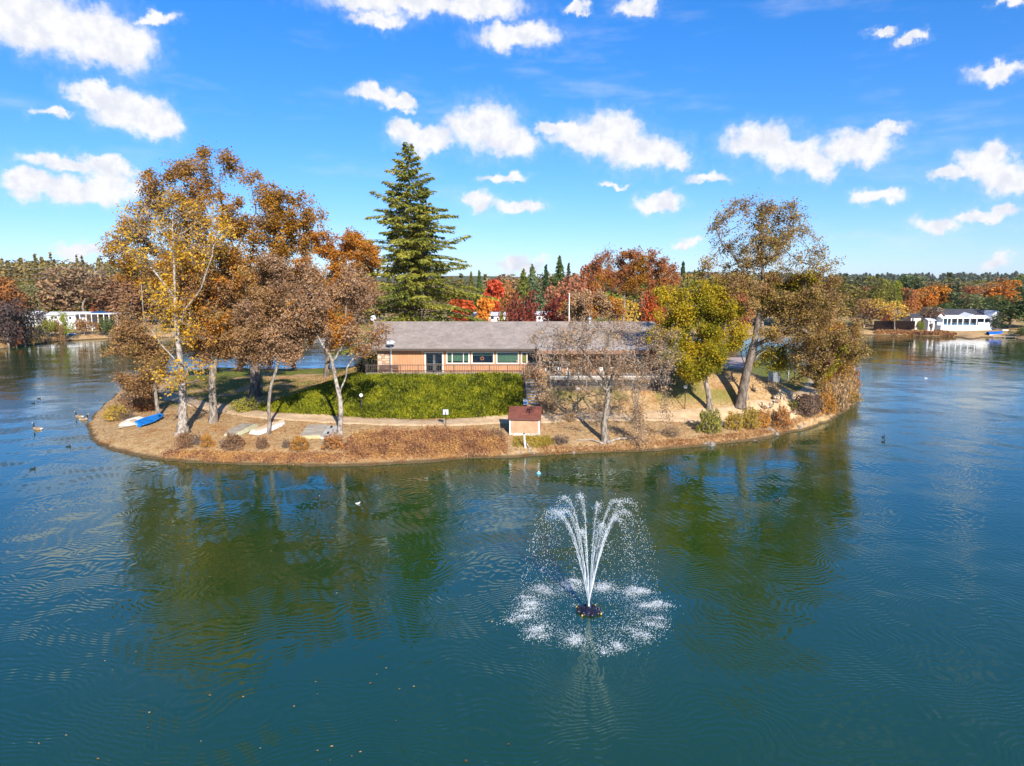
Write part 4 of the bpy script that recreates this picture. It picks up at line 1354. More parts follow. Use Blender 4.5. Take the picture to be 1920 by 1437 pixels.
def shingle_mat(name, c1, c2, course=0.16):
    m = bpy.data.materials.new(name); m.use_nodes = True
    k = NT(m.node_tree); b = k.n['Principled BSDF']
    b.inputs['Roughness'].default_value = 0.92; b.inputs['Specular IOR Level'].default_value = 0.15
    geo = k.new('ShaderNodeNewGeometry')
    br = k.new('ShaderNodeTexBrick')
    br.inputs['Scale'].default_value = 1.0
    br.inputs['Brick Width'].default_value = 0.34; br.inputs['Row Height'].default_value = course
    br.inputs['Mortar Size'].default_value = 0.012
    br.inputs['Color1'].default_value = (*c1, 1); br.inputs['Color2'].default_value = (*c2, 1)
    br.inputs['Mortar'].default_value = (*[x * 0.45 for x in c2], 1)
    k.l.new(geo.outputs['Position'], br.inputs['Vector'])
    n = k.noise(geo.outputs['Position'], 0.7, 5.0, 0.65)
    sc = k.rng(n, 0.3, 0.7, 0.82, 1.12)
    k.l.new(k.vmath('MULTIPLY', br.outputs[0], k.ramp(sc, [(0, (0, 0, 0)), (1, (1, 1, 1))]) if False else sc), b.inputs['Base Color'])
    bp = k.new('ShaderNodeBump'); bp.inputs['Strength'].default_value = 0.5; bp.inputs['Distance'].default_value = 0.02
    k.l.new(k.noise(geo.outputs['Position'], 9.0, 3.0), bp.inputs['Height']); k.l.new(bp.outputs[0], b.inputs['Normal'])
    return m

m_siding = siding_mat('siding_tan', (0.50, 0.255, 0.135))
m_brownwall = siding_mat('siding_brown', (0.36, 0.17, 0.085))
m_trim = flat('trim_cream', (0.82, 0.74, 0.62), 0.6)
m_white = flat('paint_white', (0.80, 0.79, 0.77), 0.55)
m_roof = shingle_mat('shingle_taupe', (0.40, 0.335, 0.285), (0.32, 0.265, 0.225))
m_fascia = flat('fascia_brown', (0.085, 0.062, 0.050), 0.6)
m_gutter = flat('gutter_metal', (0.16, 0.135, 0.12), 0.4, spec=0.6)
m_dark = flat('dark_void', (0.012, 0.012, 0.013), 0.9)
m_dframe = flat('door_frame_dark', (0.10, 0.095, 0.09), 0.4)
m_glass = glass_mat('window_glass')
m_shade = flat('shade_green', (0.20, 0.36, 0.20), 0.8)
m_rail = flat('rail_bronze', (0.085, 0.062, 0.052), 0.5)
m_conc = mat('concrete', (0.58, 0.56, 0.52), (0.45, 0.43, 0.40), rough=0.9, scale=1.5, bump=0.2, bscale=20)
m_deckw = mat('weathered_wood', (0.34, 0.30, 0.26), (0.22, 0.19, 0.16), rough=0.9, scale=2.5, stretch=(6, 1, 1), bump=0.3)
m_steel = flat('steel_grey', (0.50, 0.52, 0.54), 0.35, metal=0.7)
m_stone = [mat('stone_%d' % i, c, None, rough=0.9, scale=5, bump=0.5, bscale=14) for i, c in enumerate([(0.60, 0.42, 0.29), (0.50, 0.33, 0.22), (0.66, 0.50, 0.38), (0.42, 0.27, 0.18)])]
m_mortar = flat('mortar', (0.30, 0.21, 0.15), 0.95)

WY = 81.2
FZ = 5.36
def wx(px, Y=WY): return float(at_y(px, 680, Y)[0])
def wz(py, Y=WY): return float(at_y(960, py, Y)[2])

def rect_wall(mb, x0, x1, z0, z1, y0, y1, holes):
    """front wall split round rectangular holes"""
    xs = sorted({x0, x1, *[h[0] for h in holes], *[h[1] for h in holes]})
    for a, b in zip(xs[:-1], xs[1:]):
        zs = [(z0, z1)]
        for h in holes:
            if h[0] <= a + 1e-6 and h[1] >= b - 1e-6:
                nz = []
                for u, v in zs:
                    if h[2] > u: nz.append((u, min(v, h[2])))
                    if h[3] < v: nz.append((max(u, h[3]), v))
                zs = nz
        for u, v in zs:
            if v - u > 1e-4: mb.box(a, b, y0, y1, u, v)

def window(root, x0, x1, z0, z1, splits=(), shade=1.0, yf=WY, trim=0.13, shade_mat=None, frame=None):
    """trim frame, recessed panes, mullions, roller shade inside"""
    fr = MB()
    fr.box(x0 - trim, x1 + trim, yf - 0.06, yf + 0.02, z1, z1 + trim)
    fr.box(x0 - trim, x1 + trim, yf - 0.09, yf + 0.02, z0 - trim, z0)
    fr.box(x0 - trim, x0, yf - 0.055, yf + 0.02, z0, z1)
    fr.box(x1, x1 + trim, yf - 0.055, yf + 0.02, z0, z1)
    w = part(fr, 'window', frame or m_trim, root)
    mu = MB()
    for s in splits:
        mu.box(s - 0.045, s + 0.045, yf - 0.03, yf + 0.07, z0, z1)
    if splits: part(mu, 'mullion', frame or m_trim, w)
    xs = [x0, *splits, x1]
    for a, b in zip(xs[:-1], xs[1:]):
        part(MB().box(a + 0.02, b - 0.02, yf + 0.05, yf + 0.058, z0 + 0.01, z1 - 0.01), 'pane', m_glass, w)
    if shade > 0:
        part(MB().box(x0 + 0.03, x1 - 0.03, yf + 0.115, yf + 0.125, z1 - (z1 - z0) * shade, z1), 'roller_shade', shade_mat or m_shade, w)
    return w

def build_clubhouse():
    X0, X1 = wx(707), 16.6
    root = empty('clubhouse', (0.5 * (X0 + X1), 88.0, 5.2), 'long tan single-storey clubhouse with taupe shingle roof on the rise', 'building')
    zt = 8.30
    # openings
    W = [(wx(839), wx(878.5), (wx(848), wx(869))), (wx(886), wx(924.5), ()), (wx(932.5), wx(971), ()), (wx(979), wx(1018), (wx(988), wx(1006)))]
    z0, z1 = wz(680.5), wz(661.5)
    D = (wx(798.5), wx(829.5)); dz = wz(662)
    doors2 = (wx(1024), wx(1054)); win2 = [(wx(1090), wx(1112)), (wx(1124), wx(1146)), (wx(1166), wx(1206))]
    holes = [(a, b, z0, z1) for a, b, _ in W] + [(D[0], D[1], FZ, dz), (doors2[0], doors2[1], FZ, dz)] + [(a, b, z0 - 0.2, z1) for a, b in win2]
    mbl = MB(); rect_wall(mbl, wx(734), wx(1022), FZ - 0.25, zt, WY, WY + 0.10, [h for h in holes if h[1] < wx(1022)])
    part(mbl, 'front_wall', m_siding, root)
    mbr = MB(); rect_wall(mbr, wx(1022), X1, FZ - 0.25, zt, WY, WY + 0.10, [h for h in holes if h[0] > wx(1022)])
    part(mbr, 'patio_wall', m_brownwall, root)
    mb = MB()
    mb.box(X0, X0 + 0.12, WY + 0.12, 95.0, FZ - 0.3, zt); mb.box(X1 - 0.12, X1, WY + 0.12, 95.0, FZ - 0.3, zt); mb.box(X0, X1, 94.9, 95.0, FZ - 0.3, zt)
    mb.box(X0, wx(734), WY + 0.001, WY + 0.11, FZ - 0.25, zt)
    part(mb, 'side_wall', m_fascia, root)
    part(MB().box(X0 + 0.2, X1 - 0.2, WY + 1.4, WY + 1.5, FZ - 0.2, zt - 0.05).box(X0 + 0.2, X1 - 0.2, WY + 0.12, WY + 1.4, FZ - 0.06, FZ), 'dark_interior', m_dark, root)  # near-black sheets paint the darkness of the rooms behind the windows
    # stone panel at the left corner: every stone its own piece
    sp = part(MB().box(wx(708), wx(733), WY - 0.03, WY + 0.02, FZ - 0.2, wz(657)), 'stone_panel', m_mortar, root)
    rs = random.Random(3)
    xa, xb = wx(708) + 0.02, wx(733) - 0.02
    z = FZ - 0.18; row = 0
    while z < wz(657) - 0.1:
        h = min(rs.uniform(0.24, 0.42), wz(657) - z)
        x = xa
        while x < xb - 0.12:
            w = min(rs.uniform(0.26, 0.55), xb - x)
            if xb - x - w < 0.12: w = xb - x
            g = 0.018; pr = WY - 0.03 - rs.uniform(0.03, 0.085)
            j = lambda: rs.uniform(-0.03, 0.03)
            ax, bx_, az, bz = x + g, x + w - g, z + g, z + h - g
            V = [(ax, WY - 0.028, az), (bx_, WY - 0.028, az), (bx_, WY - 0.028, bz), (ax, WY - 0.028, bz)]
            cx, cz = (ax + bx_) / 2, (az + bz) / 2
            F = [(cx + (px_ - cx) * 0.84 + j() * 0.6, pr, cz + (pz_ - cz) * 0.84 + j() * 0.6) for (px_, _, pz_) in V]
            b = MB(); b.add(V + F, [(0, 1, 5, 4), (1, 2, 6, 5), (2, 3, 7, 6), (3, 0, 4, 7), (4, 5, 6, 7)])
            part(b, 'stone', rs.choice(m_stone), sp)
            x += w
        z += h; row += 1
    part(MB().box(wx(732.6), wx(735.2), WY - 0.05, WY + 0.02, FZ - 0.2, wz(656)), 'corner_trim', m_white, root)
    # windows and doors
    for i, (a, b, s) in enumerate(W):
        window(root, a, b, z0, z1, s, (0.86, 0.30, 0.92, 0.0)[i])
    # round wreath that hangs in the second window
    wr = MB(); c = np.array([wx(904), WY + 0.02, wz(672.5)])
    ang = np.linspace(0, 2 * PI, 21)
    wr.tube(np.stack([c[0] + 0.17 * np.cos(ang), np.full(21, c[1]), c[2] + 0.17 * np.sin(ang)], 1), 0.045, 6)
    part(wr, 'wreath', flat('wreath_rust', (0.34, 0.13, 0.06), 0.9), root)
    part(MB().box(wx(980), wx(987), WY + 0.10, WY + 0.115, z0 + 0.1, z1 - 0.2), 'yellow_panel', flat('panel_yellow', (0.55, 0.50, 0.03)), root)
    for (a, b), nm in ((D, 'door'), (doors2, 'door')):
        fr = MB()
        fr.box(a - 0.14, a, WY - 0.05, WY + 0.02, FZ, dz); fr.box(b, b + 0.14, WY - 0.05, WY + 0.02, FZ, dz); fr.box(a - 0.14, b + 0.14, WY - 0.055, WY + 0.02, dz, dz + 0.14)
        d = part(fr, 'door', m_trim, root)
        m_ = (a + b) / 2
        for u, v in ((a, m_ - 0.02), (m_ + 0.02, b)):
            lf = MB(); t = 0.10
            lf.box(u, u + t, WY + 0.02, WY + 0.06, FZ, dz); lf.box(v - t, v, WY + 0.02, WY + 0.06, FZ, dz)
            lf.box(u + t, v - t, WY + 0.021, WY + 0.059, FZ, FZ + 0.22); lf.box(u + t, v - t, WY + 0.021, WY + 0.059, dz - 0.12, dz); lf.box(u + t, v - t, WY + 0.021, WY + 0.059, FZ + 0.92, FZ + 1.02)
            part(lf, 'door_leaf', m_dframe, d)
            part(MB().box(u + t, v - t, WY + 0.035, WY + 0.042, FZ + 0.22, dz - 0.12), 'pane', m_glass, d)
        part(MB().bar((m_ - 0.07, WY - 0.03, FZ + 0.95), (m_ - 0.07, WY - 0.03, FZ + 1.35), 0.03).bar((m_ + 0.07, WY - 0.03, FZ + 0.95), (m_ + 0.07, WY - 0.03, FZ + 1.35), 0.03), 'handle', m_steel, d)
    part(MB().box(wx(791.5), wx(794), WY - 0.14, WY - 0.002, wz(661.5), wz(658)), 'wall_lamp', m_white, root)
    for a, b in win2:
        window(root, a, b, z0 - 0.2, z1, (), 0.0, frame=m_brownwall, trim=0.10)
    part(MB().box(wx(974.2), wx(975.4), WY - 0.07, WY - 0.001, FZ, zt - 0.1), 'downpipe', m_brownwall, root)
    # roof
    ye, yr, yb = 80.25, 88.2, 96.2
    ze, zr = wz(653, ye), wz(603.5, yr)
    xl, xr, xrl = wx(698, ye), 17.3, wx(703, yr)
    th = 0.16
    rf = MB()
    rf.hexa([(xl, ye, ze - th), (xr, ye, ze - th), (xr + 0.4, yr, zr - th), (xrl, yr, zr - th), (xl, ye, ze), (xr, ye, ze), (xr + 0.4, yr, zr), (xrl, yr, zr)])
    rf.hexa([(xrl, yr + 0.001, zr - th), (xr + 0.4, yr + 0.001, zr - th), (xr, yb, ze - th), (xl, yb, ze - th), (xrl, yr + 0.001, zr), (xr + 0.4, yr + 0.001, zr), (xr, yb, ze), (xl, yb, ze)])
    roof = part(rf, 'roof', m_roof, root)
    cap = MB(); cap.hexa([(xrl, yr - 0.14, zr - 0.03), (xr + 0.4, yr - 0.14, zr - 0.03), (xr + 0.4, yr + 0.14, zr - 0.03), (xrl, yr + 0.14, zr - 0.03), (xrl, yr - 0.02, zr + 0.035), (xr + 0.4, yr - 0.02, zr + 0.035), (xr + 0.4, yr + 0.02, zr + 0.035), (xrl, yr + 0.02, zr + 0.035)])
    part(cap, 'ridge_cap', m_roof, roof)
    part(MB().box(xl, wx(1003), ye - 0.05, ye - 0.002, ze - 0.30, ze - 0.05).box(xl, xr, ye + 0.05, WY - 0.002, ze - 0.32, ze - 0.24), 'fascia', m_fascia, roof)
    part(MB().box(xl, wx(1003), ye - 0.13, ye - 0.052, ze - 0.13, ze - 0.02), 'gutter', m_gutter, roof)
    gb = MB()
    gb.add([(xl + 0.45, WY + 0.3, ze - 0.2), (xl + 0.45, 95.4, ze - 0.2), (xrl + 0.9, yr, zr - 0.2)], tris=[(0, 2, 1)])
    part(gb, 'gable', m_fascia, root)
    vx = wx(1104.5, 87.4); vz = zr - 0.35
    part(MB().lathe([(0.16, 0), (0.16, 0.45), (0.14, 0.5), (0.26, 0.56), (0.30, 0.70), (0.26, 0.86), (0.12, 0.96), (0.0, 1.0)], 12, (vx, 87.4, vz)), 'roof_vent', m_steel, roof, smooth=True)
    # patio cover with its posts
    xa, xb = wx(1007, 78.0), wx(1216, 78.0)
    pc = MB(); pc.hexa([(xa, 77.7, 8.13), (xb, 77.7, 8.13), (xb, 80.2, 8.34), (xa, 80.2, 8.34), (xa, 77.7, 8.25), (xb, 77.7, 8.25), (xb, 80.2, 8.55), (xa, 80.2, 8.55)])
    cov = part(pc, 'patio_cover', mat('rolled_roof', (0.52, 0.47, 0.43), (0.40, 0.35, 0.32), rough=0.9, scale=1.2), root)
    part(MB().box(xa - 0.02, xb + 0.02, 77.60, 77.698, 7.80, 8.20), 'fascia', flat('fascia_redbrown', (0.30, 0.16, 0.11), 0.7), cov)
    x = xa + 0.35
    m_beam = flat('beam_brown', (0.33, 0.19, 0.11), 0.7)
    while x < xb:
        part(MB().box(x, x + 0.09, 77.50, 77.598, 7.88, 8.10), 'rafter_end', m_beam, cov)
        x += 0.82
    for px in (1012, 1054, 1103, 1143, 1163, 1212):
        x = wx(px, 78.0)
        part(MB().box(x - 0.075, x + 0.075, 78.0, 78.15, 5.34, 7.99), 'post', m_beam, root)
    # deck slab, lattice skirt
    return root
club = build_clubhouse()

def build_deck():
    xa, xb = wx(1031, 77.8), wx(1238, 77.8)
    root = empty('raised_deck', ((xa + xb) / 2, 79.4, 3.6), 'raised patio deck with pale edge and lattice skirt under the covered patio', 'deck')
    part(MB().box(xa, xb, 77.75, WY - 0.01, 5.20, 5.335), 'deck_top', m_conc, root)
    part(MB().box(xa + 0.02, xb - 0.02, 77.79, 77.86, 4.93, 5.198), 'rim_board', m_deckw, root)
    part(MB().box(xa + 0.05, xb - 0.05, 78.6, 78.7, 3.2, 5.18), 'under_deck_shade', m_dark, root)  # near-black sheet added to paint the shade under the deck
    lt = MB(); z0, z1 = 3.62, 4.93
    h = z1 - z0; x = xa - h
    while x < xb:
        a, b = max(x, xa + 0.03), min(x + h, xb - 0.03)
        if b > a + 0.05:
            lt.bar((a, 77.83, z0 + (a - x)), (b, 77.83, z0 + (b - x)), 0.05, 0.010)
            lt.bar((a, 77.845, z1 - (a - x)), (b, 77.845, z1 - (b - x)), 0.05, 0.010)
        x += 0.125
    part(lt, 'lattice_skirt', mat('lattice_wood', (0.40, 0.35, 0.31), (0.26, 0.22, 0.19), rough=0.9, scale=2.0), root, kind='stuff')
    n = 7
    for i in range(n):
        x = xa + 0.06 + (xb - xa - 0.12) * i / (n - 1)
        part(MB().box(x - 0.05, x + 0.05, 77.87, 77.97, 3.1, 4.92), 'deck_post', m_deckw, root)
    return root
build_deck()

def build_railing(label, pts, z, h=1.02, post_gap=1.95, tall=False, group=None):
    c = np.mean(np.array(pts), axis=0)
    root = empty('deck_railing', (c[0], c[1], z), label, 'railing', group)
    for (ax, ay), (bx, by) in zip(pts[:-1], pts[1:]):
        L = math.hypot(bx - ax, by - ay)
        part(MB().bar((ax, ay, z + h), (bx, by, z + h), 0.09, 0.07), 'top_rail', m_rail, root)
        part(MB().bar((ax, ay, z + 0.12), (bx, by, z + 0.12), 0.05, 0.05), 'bottom_rail', m_rail, root)
        n = max(1, int(round(L / post_gap)))
        for i in range(n + 1):
            f = i / n
            x, y = ax + (bx - ax) * f, ay + (by - ay) * f
            part(MB().box(x - 0.05, x + 0.05, y - 0.05, y + 0.05, z - 0.03, z + h + 0.04), 'post', m_rail, root)
        bal = MB(); m = int(L / 0.20)
        for i in range(1, m):
            f = i / m
            x, y = ax + (bx - ax) * f, ay + (by - ay) * f
            bal.bar((x, y, z + 0.13), (x, y, z + h - 0.02), 0.032)
        part(bal, 'balusters', m_rail, root, kind='stuff')
    return root
zw = 5.34
# left walkway slab
wk = MB().box(wx(682, 79.7), wx(1000, 79.7), 79.55, WY - 0.01, 4.95, zw)
o = part(wk, 'walkway', m_conc, None); tag(o, kind='structure')
build_railing('dark bronze baluster railing along the walkway in front of the tan wall', [(wx(683, 79.68), 81.6), (wx(683, 79.68), 79.68), (wx(985, 79.68), 79.68)], zw)
build_railing('dark railing round the raised patio deck behind the bare weeping tree', [(wx(1032, 77.86), 77.86), (wx(1237, 77.86), 77.86), (wx(1237, 77.86), 80.9)], 5.335)

# stair from the deck down to the path
def build_stair():
    top = np.array([wx(993, 78.7), 78.9, 5.30]); bot = on_ground(1000, 764)
    root = empty('outdoor_stair', (bot[0], bot[1], bot[2] - 0.05), 'dark steel stair with pale treads climbing from the path to the deck', 'stair')
    n = 12; w = 0.66
    m_st = flat('stair_dark', (0.035, 0.045, 0.06), 0.5)
    m_tr = flat('tread_grey', (0.42, 0.45, 0.48), 0.7)
    for i in range(n):
        f = i / (n - 1)
        p = bot + (top - bot) * f
        part(MB().box(p[0] - w, p[0] + w, p[1] - 0.16, p[1] + 0.17, p[2] + 0.06, p[2] + 0.11), 'tread', m_tr, root)
    for s in (-1, 1):
        d = np.array([s * (w + 0.04), 0, 0])
        part(MB().bar(bot + d + (0, 0, 0.0), top + d + (0, 0, 0.0), 0.06, 0.28), 'stringer', m_st, root)
        up = np.array([0, 0, 1.0])
        part(MB().bar(bot + d + up, top + d + up, 0.05, 0.07), 'handrail', m_st, root)
        part(MB().bar(bot + d + up * 0.5, top + d + up * 0.5, 0.03, 0.05), 'mid_rail', m_st, root)
        for i in range(5):
            p = bot + (top - bot) * (i / 4) + d
            part(MB().box(p[0] - 0.03, p[0] + 0.03, p[1] - 0.03, p[1] + 0.03, p[2] - 0.1, p[2] + 1.02), 'post', m_st, root)
    lx = top[0]
    part(MB().box(lx - 0.8, lx + 1.0, 78.92, 79.54, 5.22, 5.32), 'landing', m_tr, root)
build_stair()

# things at the clubhouse
def bench(x, y, z, label):
    root = empty('bench', (x, y, z), label, 'bench')
    m = flat('bench_brown', (0.16, 0.085, 0.06), 0.7)
    for i in range(3):
        part(MB().box(x - 1.1, x + 1.1, y - 0.2 + i * 0.14, y - 0.08 + i * 0.14, z + 0.42, z + 0.46), 'slat', m, root)
    for i in range(2):
        part(MB().box(x - 1.1, x + 1.1, y + 0.24, y + 0.27, z + 0.58 + i * 0.16, z + 0.70 + i * 0.16), 'back_slat', m, root)
    for s in (-0.95, 0.95):
        part(MB().box(x + s - 0.04, x + s + 0.04, y - 0.18, y - 0.10, z, z + 0.418), 'leg', m, root)
        part(MB().box(x + s - 0.04, x + s + 0.04, y + 0.16, y + 0.238, z, z + 0.90), 'leg', m, root)
bench(wx(728, 80.6), 80.7, zw, 'brown slatted bench against the stone corner of the clubhouse')

def dish_antenna(p, r, tilt, label, polebase=None, rz=0.0):
    root = empty('satellite_dish', (p[0], p[1], polebase if polebase is not None else p[2] - 0.5), label, 'dish')
    m = flat('dish_white', (0.62, 0.64, 0.66), 0.4)
    d = Matrix.Rotation(rz, 3, 'Z') @ Matrix.Rotation(tilt, 3, 'X')
    V = []; Q = []
    k = 14; rings = [(0.0, 0.0), (0.5, 0.05), (0.85, 0.14), (1.0, 0.2)]
    for (a, b) in rings:
        for i in range(k):
            t = 2 * PI * i / k
            v = d @ Vector((r * a * math.cos(t), r * a * math.sin(t), r * b))
            V.append((p[0] + v.x, p[1] + v.y, p[2] + v.z))
    for j in range(3):
        for i in range(k):
            Q.append((j * k + i, j * k + (i + 1) % k, (j + 1) * k + (i + 1) % k, (j + 1) * k + i))
    part(MB().add(V, Q), 'reflector', m, root, smooth=True)
    v = d @ Vector((0, 0, r * 1.1)); e = d @ Vector((0, -r * 0.95, r * 0.2))
    part(MB().bar((p[0] + e.x, p[1] + e.y, p[2] + e.z), (p[0] + v.x, p[1] + v.y, p[2] + v.z), 0.03), 'arm', m_steel, root)
    part(MB().sphere((p[0] + v.x, p[1] + v.y, p[2] + v.z), 0.07, 8, 5), 'receiver', m_dframe, root, smooth=True)
    if polebase is not None:
        part(MB().tube([(p[0], p[1] + 0.05, polebase), (p[0], p[1] + 0.05, p[2])], 0.04, 8), 'pole', m_steel, root)
    else:
        part(MB().tube([(p[0], p[1] + 0.05, p[2] - 0.5), (p[0], p[1] + 0.05, p[2])], 0.03, 6), 'mount', m_steel, root)
p = at_y(735, 642, 80.9); dish_antenna((p[0], 80.0, p[2] - 0.05), 0.50, R(22), 'grey satellite dish on a tall pole before the stone corner', 5.30)
p = at_y(700, 597, 88.6); dish_antenna((p[0], 88.6, p[2]), 0.36, R(68), 'small white satellite dish above the left end of the roof ridge', None)
p = at_y(1067, 603, 97.0)
fp = empty('flag_pole', (p[0], 97.0, hgt(p[0], 97.0)), 'bare white pole standing behind the clubhouse ridge', 'pole')
zt_ = at_y(1067, 552, 97.0)[2]
part(MB().tube([(p[0], 97, hgt(p[0], 97.0) - 0.2), (p[0], 97, 8), (p[0], 97, zt_)], [0.09, 0.08, 0.05], 8), 'shaft', m_white, fp, smooth=True)
part(MB().sphere((p[0], 97, zt_ + 0.06), 0.09, 8, 6), 'finial', m_white, fp, smooth=True)

def chair(x, y, z, rz, label):
    root = empty('patio_chair', (x, y, z), label, 'chair', 'white chairs on the patio deck', rz=rz)
    m = m_white
    MB().box(-0.22, 0.22, -0.22, 0.22, 0.41, 0.45).build('seat', m, root)
    MB().box(-0.22, 0.22, 0.20, 0.24, 0.452, 0.88).build('backrest', m, root)
    for a in (-0.19, 0.19):
        for b in (-0.18, 0.18):
            MB().box(a - 0.02, a + 0.02, b - 0.02, b + 0.02, 0, 0.409).build('leg', m, root)
for i, (px, yy, rz) in enumerate([(1050, 78.6, 0.2), (1066, 78.9, -0.3), (1088, 78.6, 0.1), (1100, 79.2, 0.4), (1128, 78.7, 0.0), (1150, 79.0, 0.5)]):
    chair(wx(px, yy), yy, 5.336, rz, ['leftmost white chair on the patio deck near the stair', 'second white chair from the left on the patio deck', 'third white chair from the left on the patio deck', 'white chair left of the tree trunk, close to the patio wall', 'white chair on the patio deck right of the weeping trunk', 'rightmost white chair on the patio deck'][i])
x, y = wx(1047, 79.6), 79.6
tb = empty('patio_table', (x, y, 5.336), 'round patio table with light blue top near the deck stair', 'table')
part(MB().lathe([(0.0, 0.72), (0.55, 0.72), (0.57, 0.74), (0.55, 0.76), (0.0, 0.765)], 20, (x, y, 5.336)), 'table_top', flat('table_blue', (0.16, 0.36, 0.48), 0.4), tb)
part(MB().lathe([(0.28, 0.0), (0.26, 0.03), (0.04, 0.06), (0.04, 0.719)], 12, (x, y, 5.336)), 'pedestal', m_dframe, tb)
# dark cabinet beside the deck
p = on_ground(1235, 716)
x, y = wx(1237, 77.4) + 0.25, 77.9
gz = hgt(x, y)
cb = empty('storage_cabinet', (x, y, gz - 0.1), 'dark box-shaped cabinet standing at the right end of the raised deck', 'cabinet')
m_cab = flat('cabinet_dark', (0.02, 0.022, 0.026), 0.4)
part(MB().box(x, x + 1.15, y, y + 0.9, gz - 0.15, 5.6), 'body', m_cab, cb)
part(MB().box(x - 0.04, x + 1.19, y - 0.05, y + 0.95, 5.602, 5.68), 'lid', m_cab, cb)
part(MB().box(x + 0.15, x + 1.0, y - 0.03, y - 0.002, gz + 0.9, 5.35), 'door_panel', flat('cabinet_panel', (0.10, 0.115, 0.13), 0.35), cb)
# ------------------------------------------------------------------ shed, lamps, signs
def build_shed():
    g = on_ground(986, 816)
    x0, y0, z0 = g[0] - 1.42, g[1], g[2]
    root = empty('pump_shed', (g[0], y0 + 1.3, z0 - 0.25), 'small peach shed with red-brown roof and concrete footing at the water', 'shed', rz=R(-6))
    def P(mb, nm, m, par=root): return mb.build(nm, m, par)
    w, d, h = 1.42, 1.3, 1.92
    P(MB().box(-w - 0.06, w + 0.06, -d - 0.06, d + 0.06, -0.6, 0.42), 'footing', m_conc)
    m_sh = mat('shed_peach', (0.54, 0.31, 0.185), (0.44, 0.24, 0.14), rough=0.85, scale=1.6, bump=0.2)
    P(MB().box(-w, w, -d, d, 0.422, h), 'wall', m_sh)
    gb = MB()
    for s in (-w, w):
        gb.add([(s, -d, h), (s, d, h), (s, 0.0, h + 0.82), (s - 0.05 * np.sign(s), -d, h), (s - 0.05 * np.sign(s), d, h), (s - 0.05 * np.sign(s), 0, h + 0.82)], [(0, 1, 4, 3), (1, 2, 5, 4), (2, 0, 3, 5)], [(0, 2, 1), (3, 4, 5)])
    P(gb, 'gable', m_sh)
    for a in (-w - 0.02, w - 0.10):
        P(MB().box(a, a + 0.12, -d - 0.025, -d - 0.001, 0.43, h - 0.02), 'corner_board', m_white)
    m_rr = shingle_mat('shingle_redbrown', (0.21, 0.075, 0.052), (0.155, 0.055, 0.04))
    r = MB(); o = 0.16
    ze = h - 0.06
    for sy in (-1, 1):
        y1 = sy * (d + 0.22)
        q = [(-w - o, y1, ze), (w + o, y1, ze), (w + o, sy * 0.001, h + 0.90), (-w - o, sy * 0.001, h + 0.90)]
        r.hexa([(a, b, c - 0.08) for a, b, c in (q if sy < 0 else q[::-1])] + [(a, b, c) for a, b, c in (q if sy < 0 else q[::-1])])
    rf = P(r, 'roof', m_rr)
    P(MB().box(-w - o, w + o, -d - 0.25, -d - 0.222, ze - 0.13, ze + 0.02), 'fascia', flat('fascia_red', (0.14, 0.05, 0.04)), rf)
    P(MB().box(w - 0.9, w - 0.2, d + 0.001, d + 0.03, 0.45, h - 0.1), 'door', m_brownwall)
build_shed()

m_lamp = bpy.data.materials.new('lamp_globe'); m_lamp.use_nodes = True
_b = m_lamp.node_tree.nodes['Principled BSDF']; _b.inputs['Base Color'].default_value = (0.86, 0.85, 0.84, 1); _b.inputs['Roughness'].default_value = 0.25
m_pole = flat('pole_dark', (0.03, 0.026, 0.022), 0.6)
def lamp_post(px, py_globe, py_foot, label, Y=None):
    g = on_ground(px, py_foot)
    if Y: 
        g = at_y(px, py_foot, Y); g[2] = hgt(g[0], g[1])
    zt = at_y(px, py_globe, g[1])[2]
    root = empty('lamp_post', (g[0], g[1], g[2] - 0.05), label, 'lamp post', 'globe lamps along the path')
    h = zt - g[2] + 0.05
    MB().tube([(0, 0, -0.1), (0, 0, h - 0.16)], 0.045, 8).build('pole', m_pole, root, smooth=True)
    MB().lathe([(0.05, h - 0.24), (0.10, h - 0.20), (0.10, h - 0.15)], 10).build('collar', m_pole, root)
    MB().sphere((0, 0, h + 0.02), 0.20, 14, 10).build('globe', m_lamp, root, smooth=True)
lamp_post(678, 742, 777, 'white globe lamp rising out of the juniper slope')
lamp_post(1083, 730, 768, 'globe lamp on the slope below the raised deck lattice')
lamp_post(1284, 726, 768, 'globe lamp left of the yellow-green tree trunk')
lamp_post(1489, 696, 722, 'globe lamp by the bend of the path at the right end')

def sign(px, py_top, py_foot, w, h, label, blue=None, rz=0.0):
    g = on_ground(px, py_foot)
    zt = at_y(px, py_top, g[1])[2]
    H = zt - g[2]
    root = empty('path_sign', (g[0], g[1], g[2]), label, 'sign', rz=rz)
    MB().box(-0.035, 0.035, 0.0, 0.05, -0.2, H).build('post', m_pole, root)
    p = MB().box(-w / 2, w / 2, -0.02, -0.002, H - h, H - 0.02).build('panel', flat('sign_pale', (0.62, 0.68, 0.76), 0.45), root)
    if blue:
        MB().box(-w / 2 + 0.02, w / 2 - 0.02, -0.025, -0.0205, H - h * 0.92, H - h * 0.48).build('blue_field', flat('sign_blue', (0.02, 0.16, 0.50), 0.45), p)
    return root
s_ = sign(836, 768, 801, 0.52, 0.50, 'pale square sign on a dark post beside the gravel path')
MB().box(-0.05, 0.05, -0.026, -0.0205, 1.0, 1.5).build('centre_strip', m_pole, s_)
sign(985, 748, 765, 0.42, 0.62, 'small white and blue notice at the foot of the stair', blue=True)

# ------------------------------------------------------------------ boats and docks on the left bank
def frame_from(a, b):
    """origin midway, x axis from a to b on the ground"""
    a = np.array(a); b = np.array(b)
    d = b - a
    return (a + b) / 2, math.atan2(d[1], d[0]), math.hypot(d[0], d[1]), math.asin(np.clip(d[2] / np.linalg.norm(d), -1, 1))

